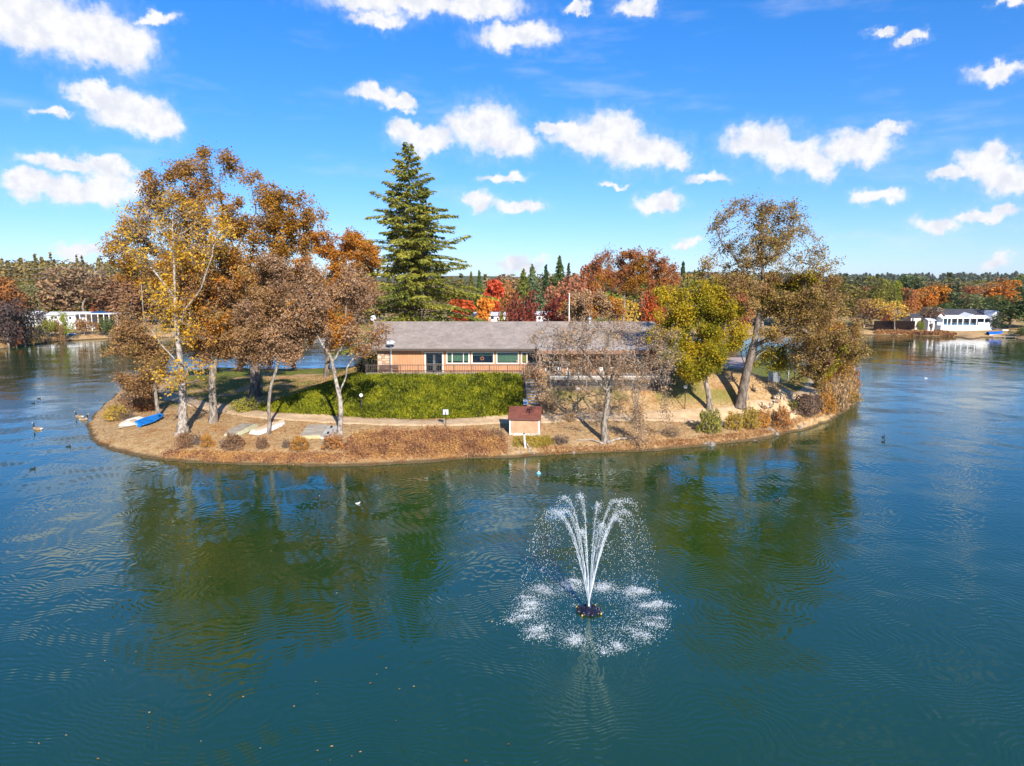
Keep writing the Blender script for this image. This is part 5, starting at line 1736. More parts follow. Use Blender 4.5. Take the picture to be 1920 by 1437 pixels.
def loft(sections, close_ends=True):
    n = len(sections[0]); V = [p for s in sections for p in s]
    Q = [(j * n + i, j * n + i + 1, (j + 1) * n + i + 1, (j + 1) * n + i) for j in range(len(sections) - 1) for i in range(n - 1)]
    return V, Q

def boat_sections(L, W, H, bow=0.06, stern=0.85, n=11, flare=0.75, rocker=0.12, m=7):
    """gunwale z=H at ends of each section, keel z=0"""
    S = []
    for j in range(n):
        f = j / (n - 1)
        wf = np.interp(f, [0, 0.12, 0.45, 0.8, 1], [stern, stern * 1.1, 1.0, 0.62, bow])
        k = rocker * (2 * f - 1) ** 2 * (1.4 if f > 0.5 else 0.4)
        sh = 0.10 * max(0, f - 0.5) * 2
        sec = []
        for i in range(m):
            a = -1 + 2 * i / (m - 1)
            z = k + (H + sh - k) * abs(a) ** 2.6
            sec.append(((f - 0.5) * L, a * W / 2 * wf * (flare + (1 - flare) * abs(a)), z))
        S.append(sec)
    return S

def rowboat_over(a, b, L, W, H, label, m_hull, m_bottom):
    c, rz, _, pit = frame_from(a, b)
    root = empty('rowboat', c, label, 'boat', rz=rz)
    root.rotation_euler = (0, -pit, rz)
    S = boat_sections(L, W, H)
    F = [[(x, y, H + 0.06 - z) for x, y, z in s] for s in S]
    V, Q = loft(F)
    n = len(F[0])
    side = [q for q in Q if (q[0] % n) in (0, n - 2)]
    bot = [q for q in Q if (q[0] % n) not in (0, n - 2)]
    def rev(q): return [t[::-1] for t in q]
    mb = MB(); mb.add(V, side); o = mb.build('hull', m_hull, root)
    MB().add(V, bot).build('bottom', m_bottom, root)
    tr = F[0]
    MB().add(tr, [], [(0, i, i + 1) for i in range(1, n - 1)]).build('transom', m_hull, root)
    for s in (0, n - 1):
        MB().tube([f[s] for f in F], 0.03, 5).build('gunwale', m_hull, root)
    MB().tube([(f[n // 2][0], 0, f[n // 2][2] + 0.015) for f in F], 0.025, 5).build('keel', m_bottom, root)
    return root
m_hullw = mat('hull_white', (0.78, 0.76, 0.72), (0.62, 0.60, 0.56), rough=0.5, scale=1.5)
m_hullt = mat('hull_tan', (0.40, 0.27, 0.16), (0.55, 0.45, 0.33), rough=0.7, scale=1.2)
rowboat_over(on_ground(471, 818), on_ground(538, 794), 4.1, 1.35, 0.52, 'overturned white rowboat with tan bottom behind the slender grey trunk', m_hullw, m_hullt)

def jon_boat(a, b, L, W, H, label, m_side, m_top):
    c, rz, _, pit = frame_from(a, b)
    root = empty('flat_boat', c, label, 'boat'); root.rotation_euler = (0, -pit, rz)
    S = []
    for f, zt, wf in ((0, 0.55, 0.86), (0.14, 0.92, 0.95), (0.5, 1.0, 1.0), (0.86, 0.95, 0.97), (1, 0.6, 0.9)):
        x = (f - 0.5) * L; w = W / 2 * wf
        S.append([(x, -w * 1.06, 0.02), (x, -w * 0.94, H * zt), (x, w * 0.94, H * zt), (x, w * 1.06, 0.02)])
    V, Q = loft(S)
    n = 4
    MB().add(V, [q for q in Q if q[0] % n != 1], [(0, 1, 2), (0, 2, 3), (18, 17, 16), (19, 18, 16)]).build('hull', m_side, root)
    MB().add(V, [q for q in Q if q[0] % n == 1]).build('bottom', m_top, root)
    for y in (-0.5, 0.0, 0.5):
        MB().tube([((f - 0.5) * L, y * W * 0.7, H * z + 0.01) for f, z in ((0.14, 0.92), (0.5, 1.0), (0.86, 0.95))], 0.02, 5).build('strake', m_top, root)
    for s in (0, 3):
        MB().tube([q[s] for q in S], 0.03, 5).build('gunwale', m_side, root)
jon_boat(on_ground(432, 819), on_ground(472, 799), 3.4, 1.5, 0.42, 'overturned flat grey-green boat left of the white rowboat',
         mat('hull_cream', (0.52, 0.50, 0.32), (0.42, 0.40, 0.25), rough=0.6, scale=1.5), mat('hull_grey', (0.36, 0.32, 0.25), (0.25, 0.21, 0.16), rough=0.85, scale=1.8))

def dock_board(a, b, L, W, H, label, m_top, m_side, n):
    c, rz, _, pit = frame_from(a, b)
    root = empty('dock_section', c, label, 'dock'); root.rotation_euler = (0, -pit, rz)
    MB().box(-L / 2 + 0.02, L / 2 - 0.02, -W / 2 + 0.03, W / 2 - 0.03, 0.0, H - 0.045).build('frame', m_side, root)
    w = L / n
    rs = random.Random(n)
    for i in range(n):
        x = -L / 2 + w * i
        MB().box(x + 0.008, x + w - 0.008, -W / 2 + rs.uniform(0, 0.02), W / 2 - rs.uniform(0, 0.02), H - 0.043, H + rs.uniform(-0.006, 0.006)).build('plank', m_top, root)
    return root
m_plank = mat('plank_grey', (0.42, 0.37, 0.29), (0.30, 0.25, 0.19), rough=0.9, scale=2.5, stretch=(1, 0.25, 1), bump=0.4)
m_dside = mat('dock_side', (0.52, 0.47, 0.27), (0.42, 0.37, 0.2), rough=0.85, scale=2)
dock_board(on_ground(580, 826), on_ground(598, 800), 3.5, 1.9, 0.34, 'grey wooden dock section lying on the bank behind a rusty shrub', m_plank, m_dside, 18)
d2 = dock_board(on_ground(612, 826), on_ground(624, 800), 3.4, 1.2, 0.22, 'narrow pale dock section left of the forked pale trunk', mat('plank_pale', (0.48, 0.46, 0.43), (0.36, 0.34, 0.31), rough=0.9, scale=2.5, stretch=(1, 0.25, 1)), m_white, 16)
for xx, yy in ((-0.6, 0.05), (1.25, 0.0)):
    MB().box(xx - 0.3, xx + 0.3, yy - 0.10, yy + 0.10, 0.232, 0.262).build('cleat_slot', m_dark, d2)

def open_boat(a, b, L, W, H, label, m_hull, m_in, roll=0.0):
    c, rz, _, pit = frame_from(a, b)
    root = empty('rowboat', c, label, 'boat'); root.rotation_euler = (roll, -pit, rz)
    S = boat_sections(L, W, H, bow=0.35, stern=0.8, flare=0.8)
    V, Q = loft(S); n = len(S[0])
    MB().add(V, [q[::-1] for q in Q], [(0, i + 1, i) for i in range(1, n - 1)] + [(10 * n, 10 * n + i, 10 * n + i + 1) for i in range(1, n - 1)]).build('hull', m_hull, root, smooth=True)
    I = [[(x * 0.88, y * 0.80, 0.16 + z * 0.66) for x, y, z in s] for s in S]
    VI, QI = loft(I); MB().add(VI, QI, [(0, i, i + 1) for i in range(1, n - 1)] + [(10 * n, 10 * n + i + 1, 10 * n + i) for i in range(1, n - 1)]).build('cockpit', m_in, root, smooth=True)
    rim = MB()
    for e in (0, n - 1):
        for j in range(len(S) - 1):
            rim.add([S[j][e], S[j + 1][e], I[j + 1][e], I[j][e]], [(0, 1, 2, 3) if e else (3, 2, 1, 0)])
    for j in (0, len(S) - 1):
        rim.add([S[j][0], S[j][-1], I[j][-1], I[j][0]], [(0, 1, 2, 3)])
    rim.tube([s[0] for s in S] + [s[-1] for s in S[::-1]], 0.045, 6)
    rim.build('rim', m_hull, root, smooth=True)
    for f in (0.25, 0.58):
        x = (f - 0.5) * L
        MB().box(x - 0.14, x + 0.14, -W * 0.38, W * 0.38, H * 0.72, H * 0.78).build('seat', m_hull, root)
    return root
m_blue = mat('hull_blue', (0.010, 0.20, 0.62), (0.008, 0.15, 0.48), rough=0.35, scale=1.5, spec=0.5)
m_blue2 = flat('hull_blue_inner', (0.012, 0.13, 0.38), 0.5)
open_boat(on_ground(259, 802), on_ground(304, 786), 3.2, 1.25, 0.46, 'bright blue open boat on the bank at the left tip', m_blue, m_blue2, roll=R(14))

def sail_dinghy(a, b, L, W, label):
    c, rz, _, pit = frame_from(a, b)
    root = empty('sailing_dinghy', c, label, 'boat'); root.rotation_euler = (R(-15), -pit, rz)
    S = boat_sections(L, W, 0.34, bow=0.04, stern=0.72, flare=0.85)
    V, Q = loft(S); n = len(S[0])
    MB().add(V, [q[::-1] for q in Q], [(0, i + 1, i) for i in range(1, n - 1)]).build('hull', m_hullw, root, smooth=True)
    D = [[s[0], (s[0][0], s[0][1] * 0.5, s[0][2] + 0.05), (s[0][0], 0, s[0][2] + 0.07), (s[0][0], s[-1][1] * 0.5, s[-1][2] + 0.05), s[-1]] for s in S]
    VD, QD = loft(D)
    MB().add(VD, QD).build('deck', mat('deck_cream', (0.80, 0.74, 0.62), (0.62, 0.52, 0.38), rough=0.6, scale=1.5), root, smooth=True)
    MB().box(-L * 0.22, L * 0.02, -W * 0.2, W * 0.2, 0.36, 0.43).build('cockpit_cover', m_hullt, root)
    MB().tube([s[0] for s in S], 0.03, 5).build('rub_rail', m_conc, root)
    MB().tube([s[-1] for s in S], 0.03, 5).build('rub_rail', m_conc, root)
sail_dinghy(on_ground(266, 791), on_ground(226, 805), 3.1, 1.6, 'white pointed sailing dinghy lying left of the bright blue boat')
tp = on_ground(258, 788)
tr_ = empty('blue_tarp', tp, 'crumpled dark blue tarp behind the white dinghy', 'tarp')
rs_ = np.random.RandomState(8)
gx, gy = np.meshgrid(np.linspace(-0.9, 0.9, 10), np.linspace(-0.45, 0.45, 6))
gz_ = 0.05 + 0.22 * rs_.rand(6, 10); gz_[0] = gz_[-1] = -0.05; gz_[:, 0] = gz_[:, -1] = -0.05
V_ = np.stack([gx, gy, gz_], -1).reshape(-1, 3)
Q_ = [(j * 10 + i, j * 10 + i + 1, (j + 1) * 10 + i + 1, (j + 1) * 10 + i) for j in range(5) for i in range(9)]
MB().add(V_, Q_).build('sheet', flat('tarp_blue', (0.015, 0.12, 0.30), 0.6), tr_)

# ------------------------------------------------------------------ post, driftwood, fence
g = at_z(985, 851)
wp = empty('mooring_post', (g[0], g[1], -0.3), 'weathered white post standing in the water before the shed', 'post')
MB().tube([(0.05, 0, -0.3), (0.0, 0, 0.8), (-0.08, 0, 1.6), (-0.11, 0, 2.15)], [0.10, 0.10, 0.095, 0.09], 9).build('shaft', mat('post_white', (0.74, 0.73, 0.70), (0.40, 0.38, 0.35), rough=0.7, scale=3, stretch=(1, 1, 2.5)), wp, smooth=True)
MB().lathe([(0.10, 2.15), (0.11, 2.20), (0.0, 2.27)], 9, (-0.11, 0, 0)).build('cap', m_dframe, wp)
dw = empty('driftwood_pole', (g[0] + 0.2, g[1] - 0.1, -0.1), 'bleached driftwood pole leaning from the white post into the water', 'driftwood')
MB().tube([(-0.1, 0.15, 1.1), (0.1, 0.1, 0.75), (0.35, 0.0, 0.35), (0.8, -0.5, -0.15)], [0.05, 0.06, 0.05, 0.03], 6).build('pole', m_bark_pale, dw, smooth=True)

def root_wood(pts, r, label, name='exposed_root'):
    P = [on_ground(a, b) + np.array([0, 0, dz]) for a, b, dz in pts]
    rt = empty(name, P[0], label, 'root')
    P = catmull(np.array(P), 4)
    rr = np.linspace(r, r * 0.35, len(P)) * (1 + 0.15 * np.sin(np.arange(len(P)) * 1.7))
    V, Q = sweep(P - np.array(rt.location), rr, 7)
    link('root', mesh_np('root', V, Q, smooth=True), m_bark_pale, rt)
root_wood([(1138,833,0.05),(1155,828,0.22),(1175,825,0.16),(1194,822,0.05)], 0.15, 'thick pale root running right from the foot of the weeping tree')
root_wood([(1132,834,0.05),(1112,829,0.2),(1098,828,0.12),(1080,826,0.03)], 0.11, 'pale root running left from the foot of the weeping tree')
root_wood([(1134,836,0.05),(1128,840,0.1),(1124,836,0.1)], 0.09, 'short curled root under the foot of the weeping tree')

def wire_fence():
    pts = [on_ground(a, b) for a, b in ((1408,704),(1441,719),(1462,718),(1476,718),(1478,712))]
    root = empty('wire_fence', pts[1], 'grey chain-link fence with steel posts on the right lawn', 'fence')
    m = flat('galvanised', (0.55, 0.57, 0.58), 0.4, metal=0.5)
    H = 1.45
    for i, p in enumerate(pts):
        part(MB().tube([p - (0, 0, 0.1), p + (0, 0, H)], 0.05 if i in (1, 4) else 0.04, 7), 'post', m, root, smooth=True)
    mesh = MB()
    for a, b in zip(pts[:-1], pts[1:]):
        part(MB().bar(a + (0, 0, H - 0.04), b + (0, 0, H - 0.04), 0.035), 'top_rail', m, root)
        L = np.linalg.norm(b - a); n = int(L / 0.14)
        for i in range(n):
            f = i / n; g_ = min(1, f + H / L * 0.9)
            mesh.bar(a + (b - a) * f + (0, 0, 0.05), a + (b - a) * g_ + (0, 0, 0.05 + (g_ - f) * L), 0.006)
            g_ = max(0, f - H / L * 0.9)
            mesh.bar(a + (b - a) * f + (0, 0, 0.05), a + (b - a) * g_ + (0, 0, 0.05 + (f - g_) * L), 0.006)
    part(mesh, 'wire_mesh', m, root, kind='stuff')
wire_fence()
# paved court and things on it at the right rear
c_ = [at_z(1335, 692, 5.27), at_z(1397, 690, 5.27), at_z(1398, 671, 5.27), at_z(1335, 671, 5.27)]
hz = [max(hgt(p[0], p[1]), 5.25) for p in c_]
o = link('paved_court', mesh_np('paved_court', [(p[0], p[1], h + 0.06) for p, h in zip(c_, hz)] + [(p[0], p[1], h - 0.5) for p, h in zip(c_, hz)], [(0, 1, 2, 3), (0, 4, 5, 1), (1, 5, 6, 2), (2, 6, 7, 3), (3, 7, 4, 0)]), mat('court_pink', (0.50, 0.38, 0.32), (0.42, 0.31, 0.26), rough=0.9, scale=0.8))
tag(o, kind='structure')
p = at_z(1352, 681, 5.35)
pt = empty('picnic_table', (p[0], p[1], 5.33), 'pale blue picnic table on the paved court behind the yellow-green tree', 'table', rz=0.2)
m_pb = flat('table_teal', (0.20, 0.36, 0.42), 0.5)
for i in range(4):
    MB().box(-0.95, 0.95, -0.36 + i * 0.18, -0.20 + i * 0.18, 0.72, 0.76).build('plank', m_pb, pt)
for s in (-0.62, 0.62):
    MB().box(-0.95, 0.95, s - 0.13, s + 0.13, 0.43, 0.47).build('bench', m_pb, pt)
for s in (-0.7, 0.7):
    for e in (-1, 1):
        MB().bar((s, e * 0.62, 0.0), (s, e * 0.2, 0.71), 0.07).build('leg', m_pb, pt)
    MB().bar((s, -0.7, 0.40), (s, 0.7, 0.40), 0.05).build('crossbar', m_pb, pt)
# ------------------------------------------------------------------ juniper slope
def pts_in_poly(rs, poly, n):
    poly = np.asarray(poly)[:, :2]
    lo, hi = poly.min(0), poly.max(0)
    out = np.zeros((0, 2))
    while len(out) < n:
        p = rs.uniform(lo, hi, (n, 2))
        out = np.vstack([out, p[poly_sd(poly, p[:, 0], p[:, 1]) > 0]])
    return out[:n]

JUN = [on_ground(a, b) for a, b in [(452,772),(480,770),(560,777),(640,782),(760,786),(880,785),(950,780),(978,772),(984,752),(980,722)]]
JUN = [(p[0], p[1]) for p in JUN] + [(1.2, 79.2), (-4, 79.45), (-10, 79.45), (-16.4, 79.45), (-17.5, 80.5), (-20.5, 81.2), (-24.0, 80.0), (-27.5, 78.5)]
def build_juniper():
    rs = np.random.RandomState(50)
    P = pts_in_poly(rs, JUN, 62000)
    sd = poly_sd(JUN, P[:, 0], P[:, 1])
    lumps = fbm(P[:, 0] * 0.9 + 3, P[:, 1] * 0.9, 3)
    mound = np.clip(sd / 0.8, 0, 1) * (0.16 + 1.15 * np.clip(lumps - 0.28, 0, 1))
    right = sstep(-6, -1.5, P[:, 0]) * 0.35 * np.clip(sd / 1.0, 0, 1)
    low = 1 - 0.75 * sstep(77.0, 78.8, P[:, 1]) * sstep(-2, -6, P[:, 0])
    mound = mound * low
    z = height(P[:, 0], P[:, 1]) + (mound + right) * (0.62 + 0.46 * rs.rand(len(P)))
    base = np.column_stack([P, z])
    d = rs.randn(len(P), 3) * 0.55 + np.array([0, -0.30, 0.62])
    d /= np.linalg.norm(d, axis=1, keepdims=True)
    ref = rs.randn(len(P), 3)
    b = np.cross(d, ref); b /= np.maximum(np.linalg.norm(b, axis=1, keepdims=True), 1e-6)
    L = 0.30 * (0.6 + 0.8 * rs.rand(len(P), 1)); W = 0.060 * (0.6 + 0.8 * rs.rand(len(P), 1))
    V = np.stack([base, base + d * L * 0.45 + b * W, base + d * L, base + d * L * 0.45 - b * W], 1).reshape(-1, 3)
    Q = np.arange(len(P) * 4).reshape(-1, 4)
    m = leaf_mat('leaf_juniper', [(0.05, (0.035, 0.050, 0.006)), (0.4, (0.145, 0.165, 0.010)), (0.75, (0.29, 0.29, 0.012)), (1, (0.38, 0.34, 0.03))], 0.25, clump=0.5)
    # leafy under-layer so that the ground never shows through
    xs = np.arange(-29, 3.2, 0.3); ys = np.arange(70, 83, 0.3)
    X, Y = np.meshgrid(xs, ys); s2 = poly_sd(JUN, X, Y)
    lm = fbm(X * 0.9 + 3, Y * 0.9, 3)
    Z = height(X, Y) + np.where(s2 > 0, np.clip(s2 / 0.8, 0, 1) * (0.12 + 0.55 * np.clip(lm - 0.25, 0, 1)) * (1 - 0.75 * sstep(77.0, 78.8, Y) * sstep(-2, -6, X)) + sstep(-6, -1.5, X) * 0.25 * np.clip(s2, 0, 1), -0.3)
    nx = len(xs); ny = len(ys)
    i = np.arange(nx - 1)[None, :]; j = np.arange(ny - 1)[:, None]; bb = j * nx + i
    G = np.stack([bb, bb + 1, bb + nx + 1, bb + nx], -1).reshape(-1, 4)
    keep = (s2.ravel()[G] > -0.3).all(1)
    G = G[keep]
    o1 = mesh_np('juniper_slope', np.vstack([V, np.stack([X, Y, Z], -1).reshape(-1, 3)]), np.vstack([Q, G + len(V)]))
    o1.materials.append(m); o1.materials.append(mat('juniper_under', (0.070, 0.080, 0.012), (0.04, 0.05, 0.008), rough=0.95, scale=3, bump=0.8, bscale=9))
    mi = np.zeros(len(Q) + len(G), np.int32); mi[len(Q):] = 1
    o1.polygons.foreach_set('material_index', mi)
    o = link('juniper_slope', o1)
    tag(o, 'bright green juniper ground cover on the slope below the walkway railing', 'ground cover', kind='stuff')
build_juniper()

# ------------------------------------------------------------------ dry grass, brush, leaf litter
def blades(rs, P, h, w, lean=0.35):
    n = len(P)
    d = np.column_stack([rs.randn(n) * lean, rs.randn(n) * lean, np.ones(n)])
    d /= np.linalg.norm(d, axis=1, keepdims=True)
    a = rs.rand(n) * 2 * PI
    b = np.column_stack([np.cos(a), np.sin(a), np.zeros(n)])
    H = h * (0.5 + rs.rand(n, 1))
    W = w * (0.5 + rs.rand(n, 1))
    tip = P + d * H + rs.randn(n, 3) * 0.06 * H
    V = np.stack([P - b * W, P + b * W, tip], 1).reshape(-1, 3)
    return V, np.arange(n * 3).reshape(-1, 3)

m_straw = leaf_mat('dry_straw', [(0.1, (0.24, 0.125, 0.042)), (0.5, (0.45, 0.275, 0.115)), (1, (0.60, 0.42, 0.20))], 0.2, clump=0.6)
m_brush = leaf_mat('dry_brush', [(0.1, (0.14, 0.06, 0.035)), (0.35, (0.36, 0.17, 0.09)), (0.7, (0.54, 0.29, 0.11)), (1, (0.64, 0.38, 0.10))], 0.25, clump=0.7)
m_litter = leaf_mat('fallen_leaf', [(0.1, (0.22, 0.09, 0.03)), (0.5, (0.46, 0.235, 0.075)), (1, (0.66, 0.44, 0.22))], 0.15, clump=0.4)

def build_cover():
    rs = np.random.RandomState(52)
    shore = np.array(ISLAND)
    # dry grass over the bank
    P = np.column_stack([rs.uniform(-58, 52, 120000), rs.uniform(58, 104, 120000)])
    sd = poly_sd(ISLAND, P[:, 0], P[:, 1])
    pathd = np.min(np.hypot(P[:, None, 0] - catmull(np.array(PATH)[:, :2], 4)[None, :, 0], P[:, None, 1] - catmull(np.array(PATH)[:, :2], 4)[None, :, 1]), axis=1)
    jd = poly_sd(JUN, P[:, 0], P[:, 1])
    dens = fbm(P[:, 0] * 0.5, P[:, 1] * 0.5, 3)
    ok = (sd > 0.5) & (pathd > 1.5) & (jd < 0) & (rs.rand(len(P)) < np.clip((dens - 0.28) * 3.4, 0.05, 1)) & ~((P[:, 0] > -17) & (P[:, 1] > 79.5) & (P[:, 0] < 18))
    Q = P[ok][:42000]
    B = np.column_stack([Q, height(Q[:, 0], Q[:, 1]) - 0.02])
    V, T = blades(rs, B, 0.21, 0.022, 0.6)
    tag(link('dry_grass', mesh_np('dry_grass', V, None, T), m_straw), 'short dry straw-coloured grass over the island banks', 'grass', kind='stuff')
    # leaf litter
    P2 = P[(sd > 0.2) & (jd < 0.2) & ~((P[:, 0] > -16.8) & (P[:, 1] > 79.4) & (P[:, 0] < 17.5) & (P[:, 1] < 97))]
    P2 = P2[rs.permutation(len(P2))[:26000]]
    B = np.column_stack([P2, height(P2[:, 0], P2[:, 1]) + 0.035])
    V, Qd = leaves(rs, B, 0.13, 2.5)
    tag(link('fallen_leaves', mesh_np('fallen_leaves', V, Qd), m_litter), 'scattered brown and cream fallen leaves on the island ground', 'leaves', kind='stuff')
    # tall dry brush along the water between the dock boards and the shed
    def brush(name, label, poly_px, n, h, m, w=0.022, leafs=0.5, lsz=0.12):
        poly = [on_ground(a, b)[:2] for a, b in poly_px]
        p = pts_in_poly(rs, poly, n)
        g = fbm(p[:, 0] * 1.3 + 7, p[:, 1] * 1.3, 3)
        edge = np.clip(poly_sd(np.array(poly), p[:, 0], p[:, 1]) / (0.9 if h < 1.25 else 0.3), 0.12, 1) if h > 0.6 else 1.0
        hh = h * (0.35 + 1.3 * np.clip(g - 0.2, 0, 1)) * edge
        B = np.column_stack([p, np.maximum(height(p[:, 0], p[:, 1]), 0) - 0.03])
        H = hh[:, None]
        d = np.column_stack([rs.randn(n) * 0.38, rs.randn(n) * 0.38 - 0.1, np.ones(n)]); d /= np.linalg.norm(d, axis=1, keepdims=True)
        a = rs.rand(n) * 2 * PI; b = np.column_stack([np.cos(a), np.sin(a), np.zeros(n)]) * w
        tip = B + d * H
        V1 = np.stack([B - b, B + b, tip], 1).reshape(-1, 3); T = np.arange(n * 3).reshape(-1, 3)
        k = int(n * leafs * 4); i = rs.randint(0, n, k); f = 0.35 + 0.7 * rs.rand(k, 1)
        lp = B[i] + d[i] * H[i] * f + rs.randn(k, 3) * 0.09
        LV, LQ = leaves(rs, lp, lsz, 0.2)
        me = mesh_np(name, np.vstack([V1, LV]), LQ + len(V1), T)
        tag(link(name, me, m), label, 'brush', kind='stuff')
    brush('dry_brush', 'tall russet and straw-coloured dry brush along the water left of the shed', [(648,868),(640,838),(660,818),(760,810),(860,808),(940,812),(950,826),(952,852),(880,858),(760,866)], 11000, 1.15, m_brush, leafs=0.5)
    brush('shore_weeds', 'low rust-red weeds on the waterline right of the shed', [(1010,852),(1015,838),(1100,838),(1200,832),(1300,824),(1400,814),(1470,802),(1470,812),(1400,824),(1300,836),(1200,843),(1100,848)], 2600, 0.42, leaf_mat('weed_rust', [(0.1, (0.22, 0.09, 0.04)), (0.5, (0.46, 0.23, 0.09)), (1, (0.58, 0.38, 0.17))], 0.2), leafs=0.3)
    brush('tip_weeds', 'tan and russet dry weeds on the waterline of the right tip', [(1466,812),(1540,794),(1588,768),(1605,738),(1590,734),(1570,752),(1520,782),(1464,800)], 2600, 0.5, m_brush, leafs=0.4)
    brush('far_reeds', 'golden dry reeds along the waterline of the right far shore', [(1640,627),(1700,628.5),(1790,631.5),(1795,626),(1700,623),(1640,623)], 2600, 1.3, m_brush, w=0.08, leafs=0.4, lsz=0.4)
    brush('sandy_bank_grass', 'short dry grass on the sandy bank of the left far shore', [(2,652),(60,646),(120,636),(118,629),(60,634),(2,640)], 1500, 0.5, m_straw, w=0.07, leafs=0.2, lsz=0.3)
    brush('left_shore_weeds', 'sparse tan weeds along the near waterline at the left', [(300,860),(320,846),(420,850),(520,852),(640,852),(640,870),(520,871),(400,867)], 5200, 0.34, m_brush, leafs=0.35)
    brush('green_reeds', 'yellow-green grass tuft below the shed footing', [(962,838),(962,822),(1030,818),(1040,832),(1020,842)], 1800, 0.5, leaf_mat('reed_green', [(0.1, (0.17, 0.13, 0.02)), (0.5, (0.36, 0.27, 0.035)), (1, (0.50, 0.36, 0.06))], 0.25), leafs=0.1)
    # leaves adrift on the lake
    px = rs.uniform(40, 960, 55); py = rs.uniform(930, 1430, 55)
    pts = np.array([at_z(a, b, 0.012) for a, b in zip(px, py)] + [at_z(rs.uniform(150, 185), rs.uniform(805, 840), 0.012) for _ in range(8)] + [at_z(rs.uniform(960, 1500), rs.uniform(880, 950), 0.012) for _ in range(10)])
    V, Qd = leaves(rs, pts, 0.10, 8.0)
    V[:, 2] = np.clip(V[:, 2], 0.006, 0.03)
    tag(link('drifting_leaves', mesh_np('drifting_leaves', V, Qd), m_litter), 'small pale leaves drifting on the near lake surface', 'leaves', kind='stuff')
build_cover()

# ------------------------------------------------------------------ shrubs: each one a thing
def proto_shrub(seed, n=1500, leaf=0.10, bare=0.5):
    rs = np.random.RandomState(seed)
    k = 150
    az = rs.rand(k) * 2 * PI; el = np.arccos(rs.rand(k) * 0.92)
    d = np.stack([np.cos(az) * np.sin(el), np.sin(az) * np.sin(el), np.cos(el)], 1)
    TV, TQ, TP = twigs(rs, np.column_stack([rs.randn(k) * 0.08, rs.randn(k) * 0.08, np.zeros(k)]), d, 0.95, 0.017, -0.05, segs=3)
    st = mesh_np('stems', TV, TQ)
    st.materials.append(m_bark_grey)
    az = rs.rand(n) * 2 * PI; el = np.arccos(rs.rand(n) ** 0.8 * 0.98)
    r = (0.62 + 0.40 * rs.rand(n) ** 0.6) * (0.55 + 0.75 * vnoise(az * 1.9 + seed, el * 3.6))
    pts = np.stack([np.cos(az) * np.sin(el) * r, np.sin(az) * np.sin(el) * r, np.cos(el) * r + 0.05], 1)
    V, Q = leaves(rs, pts, leaf, 0.1, long=1.5)
    fo = mesh_np('foliage', V, Q); fo.materials.append(LM['any'])
    return st, fo
SHR = [proto_shrub(200 + i) for i in range(4)] + [proto_shrub(210, 650, 0.09), proto_shrub(211, 650, 0.09)]
C.update({'sh_brown': (0.30, 0.165, 0.085), 'sh_rust': (0.42, 0.19, 0.055), 'sh_green': (0.30, 0.28, 0.045), 'sh_yellow': (0.50, 0.34, 0.05), 'sh_dark': (0.20, 0.125, 0.085), 'sh_orange': (0.52, 0.25, 0.045), 'sh_tan': (0.46, 0.30, 0.15), 'sh_shaded': (0.02, 0.026, 0.014)})
def shrub(px, py_foot, py_top, w, colr, label, proto=None, group='shrubs along the island bank'):
    g = on_ground(px, py_foot)
    s = g[1] / FPX
    H = max((py_foot - py_top) * s * 0.98, 0.25); W = w * s / 2
    st, fo = SHR[_prs.randrange(4) if proto is None else proto]
    e = empty('shrub', (g[0], g[1] + W * 0.5, max(hgt(g[0], g[1] + W * 0.5), 0) - 0.04), label, 'shrub', group, rz=_prs.uniform(0, 6.28), sc=(W, W, H))
    link('stems', st, None, e); f = link('foliage', fo, None, e)
    c = C[colr]; j = 1 + _prs.uniform(-0.1, 0.1)
    f.color = (c[0] * j, c[1] * j, c[2] * j, 1)
